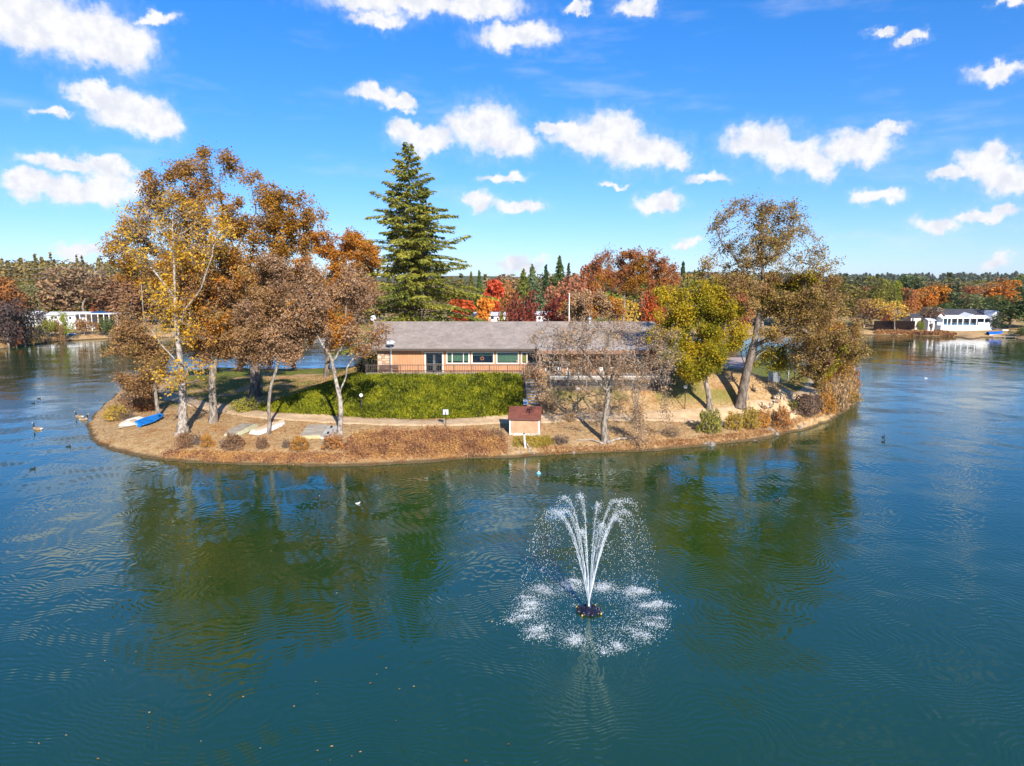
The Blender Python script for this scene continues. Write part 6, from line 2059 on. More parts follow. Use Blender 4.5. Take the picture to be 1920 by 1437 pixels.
for a in [
    (343, 843, 812, 34, 'sh_brown', 'round brown shrub at the foot of the yellow-leaved tree', None),
    (369, 836, 812, 20, 'sh_dark', 'small dark shrub right of the yellow-leaved tree', 4),
    (386, 841, 816, 26, 'sh_orange', 'small orange-topped shrub below the stout brown oak', None),
    (432, 846, 818, 46, 'sh_brown', 'wide brown shrub in front of the flat grey-green boat', None),
    (489, 844, 822, 24, 'sh_brown', 'little brown shrub below the overturned white rowboat', None),
    (537, 842, 824, 20, 'sh_dark', 'small grey shrub left of the orange shrub before the docks', 4),
    (560, 848, 820, 36, 'sh_orange', 'rounded orange shrub in front of the grey dock section', None),
    (622, 845, 816, 42, 'sh_rust', 'russet shrub at the foot of the pale forked tree', None),
    (1334, 815, 770, 48, 'sh_green', 'tall green-topped shrub on the bank below the yellow-green tree', None),
    (1378, 808, 774, 34, 'sh_yellow', 'yellowish shrub right of the tall green-topped shrub', None),
    (1408, 806, 766, 36, 'sh_yellow', 'golden green shrub left of the dark stump on the right bank', None),
    (1432, 804, 770, 32, 'sh_orange', 'orange-yellow rounded shrub beside the dark stump', None),
    (1468, 808, 768, 40, 'sh_rust', 'loose russet shrub right of the dark stump', None),
    (1492, 772, 756, 24, 'sh_green', 'small green-yellow shrub behind the big maroon-brown shrub', None),
    (1514, 790, 752, 52, 'sh_dark', 'big maroon-brown rounded shrub at the right bend of the bank', None),
    (1524, 766, 744, 40, 'sh_dark', 'low maroon shrub right behind the big maroon-brown shrub', None),
    (1552, 782, 736, 40, 'sh_orange', 'tall orange grass-like shrub at the right tip', None),
    (1572, 772, 716, 50, 'sh_tan', 'large tan shrub leaning over the water at the right tip', None),
    (1588, 752, 706, 44, 'sh_tan', 'tan shrub on the far right shore of the island', None),
    (1596, 736, 690, 40, 'sh_rust', 'russet shrub furthest right on the island', None),
    (1560, 736, 690, 50, 'sh_green', 'light green leafy shrub below the golden-brown hanging tree', None),
    (1582, 716, 670, 50, 'sh_tan', 'tan bush behind the shrubs of the right tip', None),
    (1545, 715, 680, 40, 'sh_yellow', 'yellow shrub beside the path at the far right bend', None),
    (1534, 728, 716, 20, 'sh_green', 'small bright green plant at the path edge on the right', None),
    (214, 790, 762, 46, 'sh_yellow', 'yellow-green shrub nearest the left tip of the island', None),
    (236, 776, 746, 50, 'sh_brown', 'brown shrub behind the yellow-green shrub at the left tip', None),
    (245, 756, 726, 48, 'sh_dark', 'dark brown shrub midway along the left shore', None),
    (262, 738, 706, 50, 'sh_brown', 'brown shrub near the back of the left shore', None),
    (268, 772, 744, 44, 'sh_rust', 'rusty shrub between the left shore and the small oak trunk', None),
    (281, 724, 696, 46, 'sh_tan', 'tan shrub at the far back of the left shore', None),
    (272, 750, 722, 44, 'sh_orange', 'orange-brown shrub left of the small oak trunk', None),
    (228, 788, 770, 40, 'sh_dark', 'dark low shrub above the white dinghy', 4),
    (930, 828, 806, 36, 'sh_brown', 'brown twiggy shrub just left of the shed', 4),
    (1052, 836, 818, 36, 'sh_dark', 'dark twiggy shrub right of the shed footing', 4),
    (1068, 792, 770, 30, 'sh_tan', 'dry tan shrub on the slope left of the lamp below the deck', 4),
    (1025, 772, 738, 50, 'sh_tan', 'dry pale brush beside the stair on the slope', 5),
    (1260, 822, 798, 40, 'sh_tan', 'straw-coloured shrub left of the tall green-topped shrub', 5),
    (1000, 716, 694, 40, 'sh_rust', 'rust and green shrub at the top of the stair', None),
    (686, 699, 671, 42, 'sh_shaded', 'clipped bush with shade put into its foliage colour at the left end of the clubhouse', None),  # near-black foliage colour carries the shadow this bush stands in
    (460, 772, 748, 60, 'sh_green', 'dark green spreading juniper at the left end of the slope', None),
]:
    shrub(*a)

# stones at the waterline
def rock_mesh(seed):
    rs = np.random.RandomState(seed)
    mb = MB().sphere((0, 0, 0), 1.0, 8, 5)
    V = np.vstack(mb.v)
    f = 0.75 + 0.5 * rs.rand(len(V), 1)
    V = V * f * np.array([1, 0.8, 0.6])
    me = mesh_np('stone', V, mb.q); me.materials.append(mat('shore_stone', (0.32, 0.275, 0.235), (0.19, 0.16, 0.13), rough=0.9, scale=2, bump=0.4)); return me
RK = [rock_mesh(i) for i in range(3)]
for i, (px, py, w) in enumerate([(993, 846, 10), (977, 849, 7), (1001, 851, 5), (1075, 849, 8), (1333, 834, 18), (1322, 832, 8), (1434, 795, 22), (1446, 808, 16), (1456, 814, 12), (1498, 801, 12), (1508, 796, 8), (1078, 832, 6)]):
    g = on_ground(px, py); s = w * g[1] / FPX / 2
    e = empty('shore_stone', (g[0], g[1], g[2]), ['white stone right of the mooring post', 'white stone left of the mooring post', 'small stone right of the white stone by the mooring post', 'flat stone at the water left of the weeping tree', 'broad pale stone below the tall green-topped shrub', 'small stone left of the broad pale stone', 'large grey boulder under the golden green shrub', 'dark wet boulder in the gap between shrubs on the right bank', 'lower boulder touching the water on the right bank', 'pale stone below the big maroon-brown shrub', 'small pale stone right of the pale stone on the right bank', 'stone near the left root of the weeping tree'][i], 'stone', 'stones along the waterline', rz=i * 1.3, sc=s)
    link('stone', RK[i % 3], None, e)
# ------------------------------------------------------------------ fountain
def build_fountain():
    rs = np.random.RandomState(70)
    F = FOUNT
    root = empty('floating_fountain', (F[0], F[1], 0), 'floating fountain throwing a fan of white water jets from a dark float', 'fountain')
    m_fl = flat('float_dark', (0.012, 0.012, 0.028), 0.35)
    fl = MB()
    fl.lathe([(0.0, -0.15), (0.46, -0.12), (0.50, 0.0), (0.44, 0.10), (0.20, 0.16), (0.14, 0.26), (0.0, 0.28)], 18)
    flo = fl.build('float', m_fl, root, smooth=True)
    for i in range(8):
        a = 2 * PI * i / 8 + 0.2
        MB().sphere((0.48 * math.cos(a), 0.48 * math.sin(a), 0.05), 0.13, 8, 6, (1, 1, 0.8)).build('float_lobe', m_fl, flo, smooth=True)
    m_ye = flat('light_amber', (0.60, 0.38, 0.06), 0.4)
    for i in range(4):
        a = 2 * PI * i / 4 - 0.6
        MB().sphere((0.64 * math.cos(a), 0.64 * math.sin(a), 0.06), 0.05, 8, 6).build('lamp', m_ye, flo, smooth=True)
    MB().lathe([(0.07, 0.26), (0.06, 0.38), (0.03, 0.40), (0.0, 0.40)], 10).build('nozzle', m_steel, root, smooth=True)
    m_w = bpy.data.materials.new('spray_white'); m_w.use_nodes = True
    k = NT(m_w.node_tree); k.n.clear()
    o_ = k.new('ShaderNodeOutputMaterial'); pr = k.new('ShaderNodeBsdfPrincipled')
    pr.inputs['Base Color'].default_value = (0.86, 0.89, 0.91, 1); pr.inputs['Roughness'].default_value = 0.25
    tl = k.new('ShaderNodeBsdfTranslucent'); tl.inputs[0].default_value = (0.9, 0.93, 0.95, 1)
    mx = k.new('ShaderNodeMixShader'); mx.inputs[0].default_value = 0.4
    k.l.new(pr.outputs[0], mx.inputs[1]); k.l.new(tl.outputs[0], mx.inputs[2]); k.l.new(mx.outputs[0], o_.inputs[0])
    OCT = np.array([(1, 0, 0), (-1, 0, 0), (0, 1, 0), (0, -1, 0), (0, 0, 1), (0, 0, -1)], float)
    OT = np.array([(0, 2, 4), (2, 1, 4), (1, 3, 4), (3, 0, 4), (2, 0, 5), (1, 2, 5), (3, 1, 5), (0, 3, 5)])
    def drops(P, r, stretch=None):
        n = len(P)
        r = np.broadcast_to(np.asarray(r, float).reshape(-1, 1), (n, 1))
        S = np.ones((n, 3)) * r
        if stretch is not None: S = S * stretch
        V = (P[:, None, :] + OCT[None] * S[:, None, :]).reshape(-1, 3)
        T = (OT[None] + (np.arange(n) * 6)[:, None, None]).reshape(-1, 3)
        return V, T
    g = 9.81
    z0 = 0.40; apex = 5.05
    vz = math.sqrt(2 * g * (apex - z0))
    tf = (vz + math.sqrt(vz * vz + 2 * g * z0)) / g
    nj = 12; RL = 3.35
    for j in range(nj):
        a = 2 * PI * (j + 0.35) / nj
        vzz = vz * rs.uniform(0.93, 1.03)
        tff = (vzz + math.sqrt(vzz * vzz + 2 * g * z0)) / g
        vr = RL * rs.uniform(0.92, 1.06) / tff
        dr = np.array([math.cos(a), math.sin(a), 0])
        def pos(t): return dr[None] * (vr * t)[:, None] + np.array([0, 0, 1.0])[None] * (z0 + vzz * t - 0.5 * g * t * t)[:, None]
        # rising stream: broken thin strands
        jet = MB()
        for s in range(2):
            sp = rs.randn(3) * np.array([0.05, 0.05, 0.0])
            t = np.linspace(0, tff * 0.40, 22)
            P = pos(t) + sp[None] * (t / tff)[:, None] * 3.5 + rs.randn(22, 3) * 0.010 * (1 + 3 * t / tff)[:, None]
            jet.tube(P, np.interp(t, [0, tff * 0.18, tff * 0.40], [0.013, 0.008, 0.002]), 4)
        # crown and falling drops
        m = 300
        t = tff * (0.16 + 0.84 * rs.rand(m) ** 1.15)
        sig = 0.02 + 0.16 * (t / tff) ** 1.2
        P = pos(t) + rs.randn(m, 3) * sig[:, None] * np.array([1, 1, 0.9])
        P = P[P[:, 2] > 0.03]
        V, T = drops(P, rs.uniform(0.004, 0.014, len(P)), np.array([1, 1, 2.0]))
        jet.add(V, [], T.tolist())
        m = 50
        t = tff * (0.40 + 0.20 * rs.rand(m))
        P = pos(t) + rs.randn(m, 3) * 0.10
        V, T = drops(P, rs.uniform(0.008, 0.020, m)); jet.add(V, [], T.tolist())
        m = 420
        t = tff * (0.05 + 0.5 * rs.rand(m))
        P = pos(t) + rs.randn(m, 3) * (0.015 + 0.09 * t / tff)[:, None]
        V, T = drops(P, rs.uniform(0.003, 0.007, m), np.array([1, 1, 2.2])); jet.add(V, [], T.tolist())
        jet.build('water_jet', m_w, root)['kind'] = 'stuff'
        # where it lands
        c = dr * vr * tff
        sp = MB()
        m = 800
        off = rs.randn(5, 3) * 0.26
        m = int(m * rs.uniform(0.5, 1.25))
        P = c[None] + off[rs.randint(0, 5, m)] + rs.randn(m, 3) * rs.uniform(0.05, 0.40, (m, 1)) * np.array([1.0, 0.8, 0.0]) - dr[None] * np.abs(rs.randn(m, 1)) * 0.30
        P[:, 2] = 0.012 + np.abs(rs.randn(m)) * 0.10 * np.exp(-((P[:, 0] - c[0]) ** 2 + (P[:, 1] - c[1]) ** 2) / 0.12)
        V, T = drops(P, rs.uniform(0.005, 0.020, m), np.array([1.2, 1.2, 0.8])); sp.add(V, [], T.tolist())
        sp.build('splash', m_w, root)['kind'] = 'stuff'
    # fine spray and foam flecks inside the ring
    m = 4200
    a = rs.rand(m) * 2 * PI; r = RL * np.clip(0.80 + 0.20 * rs.randn(m), 0.2, 1.12)
    P = np.stack([r * np.cos(a), r * np.sin(a), np.full(m, 0.010)], 1)
    V, T = drops(P, rs.uniform(0.005, 0.013, m), np.array([1.5, 1.5, 0.5]))
    b = MB(); b.add(V, [], T.tolist())
    m = 1500
    a = rs.rand(m) * 2 * PI; r = RL * (0.55 + 0.5 * rs.rand(m)); z = 4.3 * rs.rand(m)
    P = np.stack([r * np.cos(a) * (1 - 0.25 * z / 4.3), r * np.sin(a) * (1 - 0.25 * z / 4.3), z + 0.05], 1)
    V, T = drops(P, rs.uniform(0.004, 0.011, m), np.array([1, 1, 2.4])); b.add(V, [], T.tolist())
    o = b.build('fine_spray', m_w, root); o['kind'] = 'stuff'
build_fountain()

# ------------------------------------------------------------------ water birds
def bird_mesh(kind, swim=True):
    """one continuous body: sections swept from tail over back, breast and neck to the bill"""
    if kind == 'goose':
        path = [(-0.48, 0.17, 0.015, 0.01), (-0.42, 0.15, 0.07, 0.04), (-0.30, 0.12, 0.14, 0.11), (-0.10, 0.10, 0.19, 0.16), (0.10, 0.11, 0.19, 0.16), (0.24, 0.16, 0.14, 0.14), (0.30, 0.26, 0.075, 0.085), (0.31, 0.40, 0.05, 0.05), (0.32, 0.53, 0.048, 0.048), (0.37, 0.60, 0.06, 0.055), (0.44, 0.60, 0.045, 0.04), (0.49, 0.59, 0.025, 0.018), (0.535, 0.58, 0.006, 0.006)]
        mats = [2, 2, 0, 0, 0, 3, 1, 1, 1, 4, 1, 1]
    elif kind == 'coot':
        path = [(-0.20, 0.10, 0.01, 0.01), (-0.15, 0.08, 0.06, 0.05), (-0.04, 0.06, 0.10, 0.085), (0.07, 0.07, 0.09, 0.08), (0.13, 0.11, 0.055, 0.055), (0.155, 0.17, 0.04, 0.04), (0.18, 0.205, 0.042, 0.04), (0.215, 0.205, 0.03, 0.026), (0.235, 0.20, 0.014, 0.012), (0.26, 0.195, 0.004, 0.004)]
        mats = [1, 1, 1, 1, 1, 1, 1, 2, 2]
    else:
        path = [(-0.26, 0.13, 0.008, 0.006), (-0.18, 0.11, 0.05, 0.03), (-0.06, 0.08, 0.085, 0.075), (0.06, 0.08, 0.085, 0.075), (0.13, 0.13, 0.055, 0.055), (0.16, 0.18, 0.045, 0.045), (0.195, 0.20, 0.042, 0.04), (0.225, 0.195, 0.022, 0.02), (0.265, 0.188, 0.004, 0.004)]
        mats = [0, 0, 0, 0, 0, 0, 0, 1]
    P = np.array([(x, 0, z) for x, z, _, _ in path])
    k = 10
    T = np.gradient(P, axis=0); T /= np.linalg.norm(T, axis=1, keepdims=True)
    V = []
    for p, t, (x, z, ry, rz) in zip(P, T, path):
        u = np.cross(t, np.array([0, 1.0, 0])); u /= np.linalg.norm(u)
        for i in range(k):
            a = 2 * PI * i / k
            V.append(p + np.array([0, 1, 0]) * ry * math.cos(a) + u * rz * math.sin(a))
    Q = []; mi = []
    for j in range(len(path) - 1):
        for i in range(k):
            Q.append((j * k + i, j * k + (i + 1) % k, (j + 1) * k + (i + 1) % k, (j + 1) * k + i)); mi.append(mats[j])
    me = mesh_np(kind + '_body', V, Q, smooth=True)
    cols = {'goose': [(0.30, 0.20, 0.12), (0.012, 0.011, 0.010), (0.55, 0.53, 0.50), (0.36, 0.27, 0.19), (0.5, 0.49, 0.47)], 'coot': [(0.02, 0.02, 0.022), (0.022, 0.022, 0.024), (0.7, 0.68, 0.62)], 'gull': [(0.80, 0.80, 0.79), (0.5, 0.35, 0.05)]}[kind]
    for i, c in enumerate(cols): me.materials.append(flat('%s_%d' % (kind, i), c, 0.8))
    me.polygons.foreach_set('material_index', np.array(mi, np.int32))
    return me
BM = {k: bird_mesh(k) for k in ('goose', 'coot', 'gull')}
def wing_mesh(L, H):
    V = []
    for s in (-1, 1):
        V += [(-0.62 * L, s * 0.3 * H, 0.15), (0.35 * L, s * 1.06 * H, 0.12), (0.30 * L, s * 0.80 * H, 0.26), (-0.30 * L, s * 0.75 * H, 0.25)]
    return mesh_np('wing', V, [(0, 1, 2, 3), (7, 6, 5, 4)])
WM = wing_mesh(0.40, 0.20); WM.materials.append(flat('goose_wing', (0.23, 0.15, 0.09), 0.8))
def bird(kind, px, py, face, label, group, land=False, sc=1.0, z=None):
    p = on_ground(px, py) if land else at_z(px, py, 0)
    lift = 0.22 if land else -0.045
    e = empty(kind if kind != 'coot' else 'water_bird', (p[0], p[1], p[2] + (0 if land else 0)), label, 'goose' if kind == 'goose' else 'bird', group, rz=face, sc=sc)
    b = link('body', BM[kind], None, e, (0, 0, lift))
    if kind == 'goose':
        link('wing', WM, None, e, (0, 0, lift))
        if land:
            m = flat('goose_leg', (0.03, 0.028, 0.025), 0.7)
            for s in (-0.07, 0.07):
                MB().tube([(0.0, s, 0.0), (0.0, s, 0.26)], 0.014, 5).build('leg', m, e)
                MB().add([(0.0, s, 0.012), (0.10, s - 0.05, 0.006), (0.10, s + 0.05, 0.006), (-0.03, s, 0.005), (0.0, s, 0.03)], [], [(0, 1, 2), (0, 3, 1), (0, 2, 3), (4, 1, 2)]).build('foot', m, e)
GW = 'geese swimming at the left'
bird('goose', 71, 806, PI, 'lone goose swimming left, farthest from the island tip', GW, sc=1.25)
bird('goose', 149, 783, PI, 'goose swimming left, the farther of the pair by the island tip', GW, sc=1.2)
bird('goose', 158, 788, 0.1, 'goose swimming right, the nearer of the pair by the island tip', GW, sc=1.2)
GL = 'geese on the right path'
bird('goose', 1452, 751, 1.2, 'goose standing upright on the grass above the right path', GL, True, 1.1)
bird('goose', 1457, 758, 0.0, 'goose walking on the gravel path at right', GL, True, 1.1)
bird('goose', 1444, 768, 0.3, 'goose with pale breast at the path edge near the shrubs', GL, True, 1.1)
bird('goose', 1434, 769, 2.6, 'leftmost goose of the group on the right path', GL, True, 1.0)
bird('goose', 1415, 736, 2.0, 'goose in the shade behind the leaning oak', GL, True, 1.0)
GC = 'small dark water birds'
for i, (px, py, f) in enumerate([(73, 748, 0.2), (62, 757, 0.1), (128, 838, 0.4), (61, 880, 0.8), (1027, 890, 1.4), (592, 935, 0.2), (1656, 820, 0.5), (1656, 829, 0.2), (1455, 940, 0.1), (203, 768, 0.2), (1079, 884, 0.6)]):
    bird('coot', px, py, f, ['dark water bird farthest up the left water', 'dark water bird just below the topmost one at left', 'dark water bird near the left tip of the island', 'dark water bird alone at the left edge of the near water', 'dark water bird below the shed beside the blue float', 'dark water bird on the tree reflection at left', 'upper one of two dark water birds on the right water', 'lower one of two dark water birds on the right water', 'dark water bird on the green water right of the fountain', 'dark water bird against the left shore', 'dark water bird off the weeping tree bank'][i], GC, sc=1.15)
bird('gull', 671, 945, 0.2, 'white gull on the water below the forked tree', 'white gulls', sc=0.75)
bird('gull', 1736, 710, 2.8, 'white gull far off on the right water', 'white gulls', sc=1.0)
g = at_z(1010, 889)
bf = empty('mooring_float', (g[0], g[1], -0.06), 'small light blue float on the water below the shed', 'float')
MB().sphere((0, 0, 0.10), 0.17, 10, 7, (1.2, 0.9, 0.9)).build('ball', flat('float_blue', (0.16, 0.42, 0.62), 0.4), bf, smooth=True)
MB().lathe([(0.05, 0.22), (0.05, 0.30), (0.0, 0.31)], 8).build('ring_stem', m_white, bf)
# half-sunk log by the right bank
g = at_z(1418, 829)
lg = empty('sunken_log', (g[0], g[1], 0), 'short dark branch sticking out of the water off the right bank', 'log')
MB().tube([(-0.35, 0, 0.14), (-0.1, 0.05, 0.16), (0.2, -0.1, 0.02), (0.4, -0.2, -0.15)], [0.05, 0.08, 0.07, 0.04], 7).build('branch', m_bark_dark, lg, smooth=True)
# ------------------------------------------------------------------ buildings on the far shores
m_wallw = siding_mat('siding_white', (0.74, 0.75, 0.78), 0.25, 0.25, 2)
m_wallb = siding_mat('siding_blue', (0.10, 0.20, 0.30), 0.25, 0.25, 2)
m_roofd = shingle_mat('shingle_slate', (0.085, 0.085, 0.10), (0.065, 0.065, 0.08))
m_roofl = mat('metal_roof_pale', (0.66, 0.67, 0.69), (0.55, 0.56, 0.58), rough=0.5, scale=0.8)
m_wing = flat('far_window', (0.03, 0.045, 0.06), 0.15, spec=0.8)
def gable_roof(mb, x0, x1, y0, y1, z, rise, over=0.4, axis='x'):
    th = 0.14
    if axis == 'x':
        ym = (y0 + y1) / 2
        for a, b in ((y0 - over, ym), (ym, y1 + over)):
            za, zb = (z, z + rise) if a < ym else (z + rise, z)
            mb.hexa([(x0 - over, a, za), (x1 + over, a, za), (x1 + over, b, zb), (x0 - over, b, zb), (x0 - over, a, za + th), (x1 + over, a, za + th), (x1 + over, b, zb + th), (x0 - over, b, zb + th)])
    else:
        xm = (x0 + x1) / 2
        for a, b in ((x0 - over, xm), (xm, x1 + over)):
            za, zb = (z, z + rise) if a < xm else (z + rise, z)
            mb.hexa([(a, y0 - over, za), (b, y0 - over, zb), (b, y1 + over, zb), (a, y1 + over, za), (a, y0 - over, za + th), (b, y0 - over, zb + th), (b, y1 + over, zb + th), (a, y1 + over, za + th)])

def far_house(name, label, px0, px1, py_eave, py_foot, Y, depth, rise, wall, roofm, wins=(), axis='x', cat='house', door=None, gable=False):
    x0, x1 = float(at_y(px0, 600, Y)[0]), float(at_y(px1, 600, Y)[0])
    zf = float(at_y((px0 + px1) / 2, py_foot, Y)[2]); ze = float(at_y((px0 + px1) / 2, py_eave, Y)[2])
    gz = min(hgt(x0, Y), hgt(x1, Y), hgt(x0, Y + depth), zf) - 0.3
    root = empty(name, ((x0 + x1) / 2, Y + depth / 2, gz), label, cat)
    part(MB().box(x0, x1, Y, Y + depth, gz, ze), 'wall', wall, root)
    rb = MB(); gable_roof(rb, x0, x1, Y, Y + depth, ze, rise, 0.5, axis)
    part(rb, 'roof', roofm, root)
    gb = MB()
    if axis == 'x':
        for x in (x0 + 0.01, x1 - 0.01):
            gb.add([(x, Y, ze), (x, Y + depth, ze), (x, Y + depth / 2, ze + rise)], tris=[(0, 1, 2)])
    else:
        for y in (Y + 0.001, Y + depth - 0.01):
            gb.add([(x0, y, ze), (x1, y, ze), ((x0 + x1) / 2, y, ze + rise)], tris=[(0, 1, 2)])
    part(gb, 'gable', wall, root)
    for (a, b, c, d) in wins:
        wa, wb = float(at_y(a, 600, Y)[0]), float(at_y(b, 600, Y)[0])
        za, zb = float(at_y(a, d, Y)[2]), float(at_y(a, c, Y)[2])
        w = part(MB().box(wa - 0.1, wb + 0.1, Y - 0.05, Y - 0.001, za - 0.1, zb + 0.1), 'window', m_white, root)
        part(MB().box(wa, wb, Y - 0.07, Y - 0.051, za, zb), 'pane', m_wing, w)
    return root

# right: white house with a long porch
Yh = 226.0
def porch_house():
    r = far_house('porch_house', 'white single-storey house with slate roof and long porch on the right shore', 1768, 1858, 596.5, 611, Yh + 3, 9.0, 2.6, m_wallb, m_roofd)
    x0, x1 = float(at_y(1764, 600, Yh)[0]), float(at_y(1860, 600, Yh)[0])
    ze = float(at_y(1800, 597.5, Yh)[2]); zf = float(at_y(1800, 610.5, Yh)[2])
    part(MB().hexa([(x0, Yh - 0.3, ze), (x1, Yh - 0.3, ze), (x1, Yh + 3.4, ze + 0.7), (x0, Yh + 3.4, ze + 0.7), (x0, Yh - 0.3, ze + 0.22), (x1, Yh - 0.3, ze + 0.22), (x1, Yh + 3.4, ze + 0.95), (x0, Yh + 3.4, ze + 0.95)]), 'porch_roof', m_white, r)
    gb = MB(); gx = float(at_y(1822, 600, Yh)[0])
    gb.add([(gx - 1.9, Yh - 0.35, ze + 0.22), (gx + 1.9, Yh - 0.35, ze + 0.22), (gx, Yh - 0.35, ze + 1.3), (gx - 1.9, Yh + 4, ze + 0.9), (gx + 1.9, Yh + 4, ze + 0.9), (gx, Yh + 4, ze + 1.9)], [(1, 4, 5, 2), (3, 0, 2, 5)], [(0, 1, 2)])
    part(gb, 'porch_gable', m_white, r)
    part(MB().box(x0, x1, Yh - 0.3, Yh + 3, zf - 1.6, zf), 'porch_floor', m_wallw, r)
    for px in (1768, 1776, 1783, 1795, 1805, 1818, 1831, 1845, 1857):
        x = float(at_y(px, 600, Yh)[0])
        part(MB().box(x - 0.11, x + 0.11, Yh - 0.25, Yh - 0.03, zf, ze), 'porch_post', m_white, r)
    part(MB().box(float(at_y(1834, 600, Yh)[0]), x1, Yh - 0.2, Yh - 0.12, zf, zf + 1.0), 'porch_rail', m_white, r)
    for px in (1780, 1790, 1800, 1812, 1826):
        x = float(at_y(px, 600, Yh + 3)[0])
        w = part(MB().box(x - 0.75, x + 0.75, Yh + 2.94, Yh + 2.999, zf + 0.6, zf + 2.1), 'window', m_white, r)
        part(MB().box(x - 0.62, x + 0.62, Yh + 2.90, Yh + 2.939, zf + 0.7, zf + 2.0), 'pane', m_wing, w)
porch_house()
far_house('white_cottage', 'white gabled cottage wing left of the porch house', 1757, 1770, 596, 611, Yh + 2, 8, 1.6, m_wallw, shingle_mat('shingle_clay', (0.32, 0.14, 0.08), (0.26, 0.11, 0.06)), axis='y')
far_house('white_wing', 'bright white wing at the right end of the porch house', 1858, 1876, 594, 611, Yh + 1, 8, 1.8, m_wallw, m_roofl, axis='y', wins=[(1862, 1866, 599, 606)])
far_house('blue_house', 'small blue gabled house with clay roof above the porch house', 1832, 1851, 588, 600, 252, 9, 2.0, m_wallb, shingle_mat('shingle_clay2', (0.40, 0.19, 0.10), (0.33, 0.15, 0.08)), axis='y', wins=[(1837, 1841, 588.5, 593), (1843, 1847, 588.5, 593)])
far_house('peach_outbuilding', 'small peach-white outbuilding with dark roof left of the porch house', 1708, 1727, 595.5, 606, 232, 5, 1.0, flat('wall_peach', (0.74, 0.62, 0.52), 0.8), m_roofd, wins=[(1710, 1713, 597, 602)])
far_house('white_privy', 'tiny white building between the outbuilding and the porch house', 1741, 1753, 601.5, 609, 228, 3, 0.6, m_wallw, m_roofl, wins=[(1744, 1746, 603, 606)])
# retaining wall, its shade put into the near-black timber colour
x0, x1 = float(at_y(1640, 606, 231)[0]), float(at_y(1716, 606, 231)[0])
rw = empty('retaining_wall', ((x0 + x1) / 2, 231.2, hgt(x0, 231)), 'timber retaining wall with shade put into its colour under the trees of the right shore', 'wall')
za, zb = float(at_y(1680, 612, 231)[2]), float(at_y(1680, 602, 231)[2])
for i in range(4):
    h = (zb - za) / 4
    part(MB().box(x0, x1, 231 + 0.01 * (i % 2), 231.4, za - (1.0 if i == 0 else 0) + h * i, za + h * (i + 1) - 0.02), 'timber', flat('timber_dark', (0.018, 0.011, 0.009), 0.9, spec=0.05), rw)
# dock with covered boat
g = at_z(1880, 634)
dk = empty('wooden_dock', (g[0], g[1], 0), 'low pale wooden dock on the right shore beside the covered boat', 'dock')
L = 44 * g[1] / FPX
for i in range(8):
    MB().box(-L / 2 + L / 8 * i + 0.02, -L / 2 + L / 8 * (i + 1) - 0.02, -1.0, 1.0, 0.32, 0.42).build('plank', m_plank, dk)
for a in (-L / 2 + 0.3, 0, L / 2 - 0.3):
    MB().box(a - 0.1, a + 0.1, -0.95, -0.75, -0.8, 0.318).build('pile', m_deckw, dk)
p = at_z(1865, 632)
cb = empty('covered_boat', (p[0], p[1], 0), 'small boat under a bright blue tarp at the dock', 'boat', rz=0.15)
S = boat_sections(5.2, 2.0, 0.9)
V, Q = loft(S); MB().add(V, [q[::-1] for q in Q]).build('hull', m_hullw, cb, smooth=True)
T = [[(s[0][0], s[0][1] * f, s[0][2] + 0.75 * (1 - abs(f) ** 1.6) + 0.02) for f in (-1.04, -0.6, 0, 0.6, 1.04)] for s in S]
V, Q = loft(T); MB().add(V, Q).build('tarp', flat('tarp_bright', (0.01, 0.12, 0.62), 0.5), cb, smooth=True)
p = at_z(1882, 630)
bh = empty('dock_locker', (p[0], p[1], 0.2), 'white locker box standing on the dock', 'locker')
MB().box(-0.9, 0.9, -0.6, 0.6, 0, 1.7).build('body', m_white, bh); MB().box(-1.0, 1.0, -0.7, 0.7, 1.702, 1.82).build('lid', m_wallw, bh)
MB().box(-0.04, 0.04, -0.63, -0.601, 0.1, 1.6).build('door_gap', m_dframe, bh)

# left: white mobile home with carport
Ym = 222.0
mh = far_house('mobile_home', 'white mobile home with pale roof on the left far shore', 88, 160, 591.5, 604, Ym, 6, 0.9, m_wallw, m_roofl, wins=[(96, 100.5, 593.5, 598), (103, 107.5, 593.5, 598), (130, 134, 594, 599), (143, 150, 594, 600)])
x0, x1 = float(at_y(138, 600, Ym - 2)[0]), float(at_y(222, 600, Ym - 2)[0])
cz = float(at_y(180, 589.5, Ym - 2)[2]); gz = hgt(x1, Ym - 2)
cp = empty('carport', ((x0 + x1) / 2, Ym, gz), 'long flat white carport on thin posts right of the mobile home', 'carport')
part(MB().box(x0, x1, Ym - 2, Ym + 4, cz, cz + 0.3), 'roof', m_roofl, cp)
for px in (141, 150, 162, 172, 184, 195, 205, 220):
    x = float(at_y(px, 600, Ym - 1.8)[0])
    part(MB().box(x - 0.10, x + 0.10, Ym - 1.9, Ym - 1.7, hgt(x, Ym - 1.8) - 0.2, cz), 'post', m_white, cp)
a, b = float(at_y(172, 587, Ym)[0]), float(at_y(193, 587, Ym)[0])
tp_ = empty('blue_roof_tarp', ((a + b) / 2, Ym + 1, cz + 0.3), 'dark blue tarp spread over the carport roof', 'tarp')
part(MB().hexa([(a, Ym - 1.5, cz + 0.31), (b, Ym - 1.5, cz + 0.31), (b, Ym + 3.5, cz + 0.31), (a, Ym + 3.5, cz + 0.31), (a + 1, Ym - 0.5, cz + 0.75), (b - 1, Ym - 0.5, cz + 0.75), (b - 1, Ym + 2.5, cz + 0.8), (a + 1, Ym + 2.5, cz + 0.8)]), 'sheet', flat('tarp_navy', (0.02, 0.10, 0.26), 0.5), tp_)
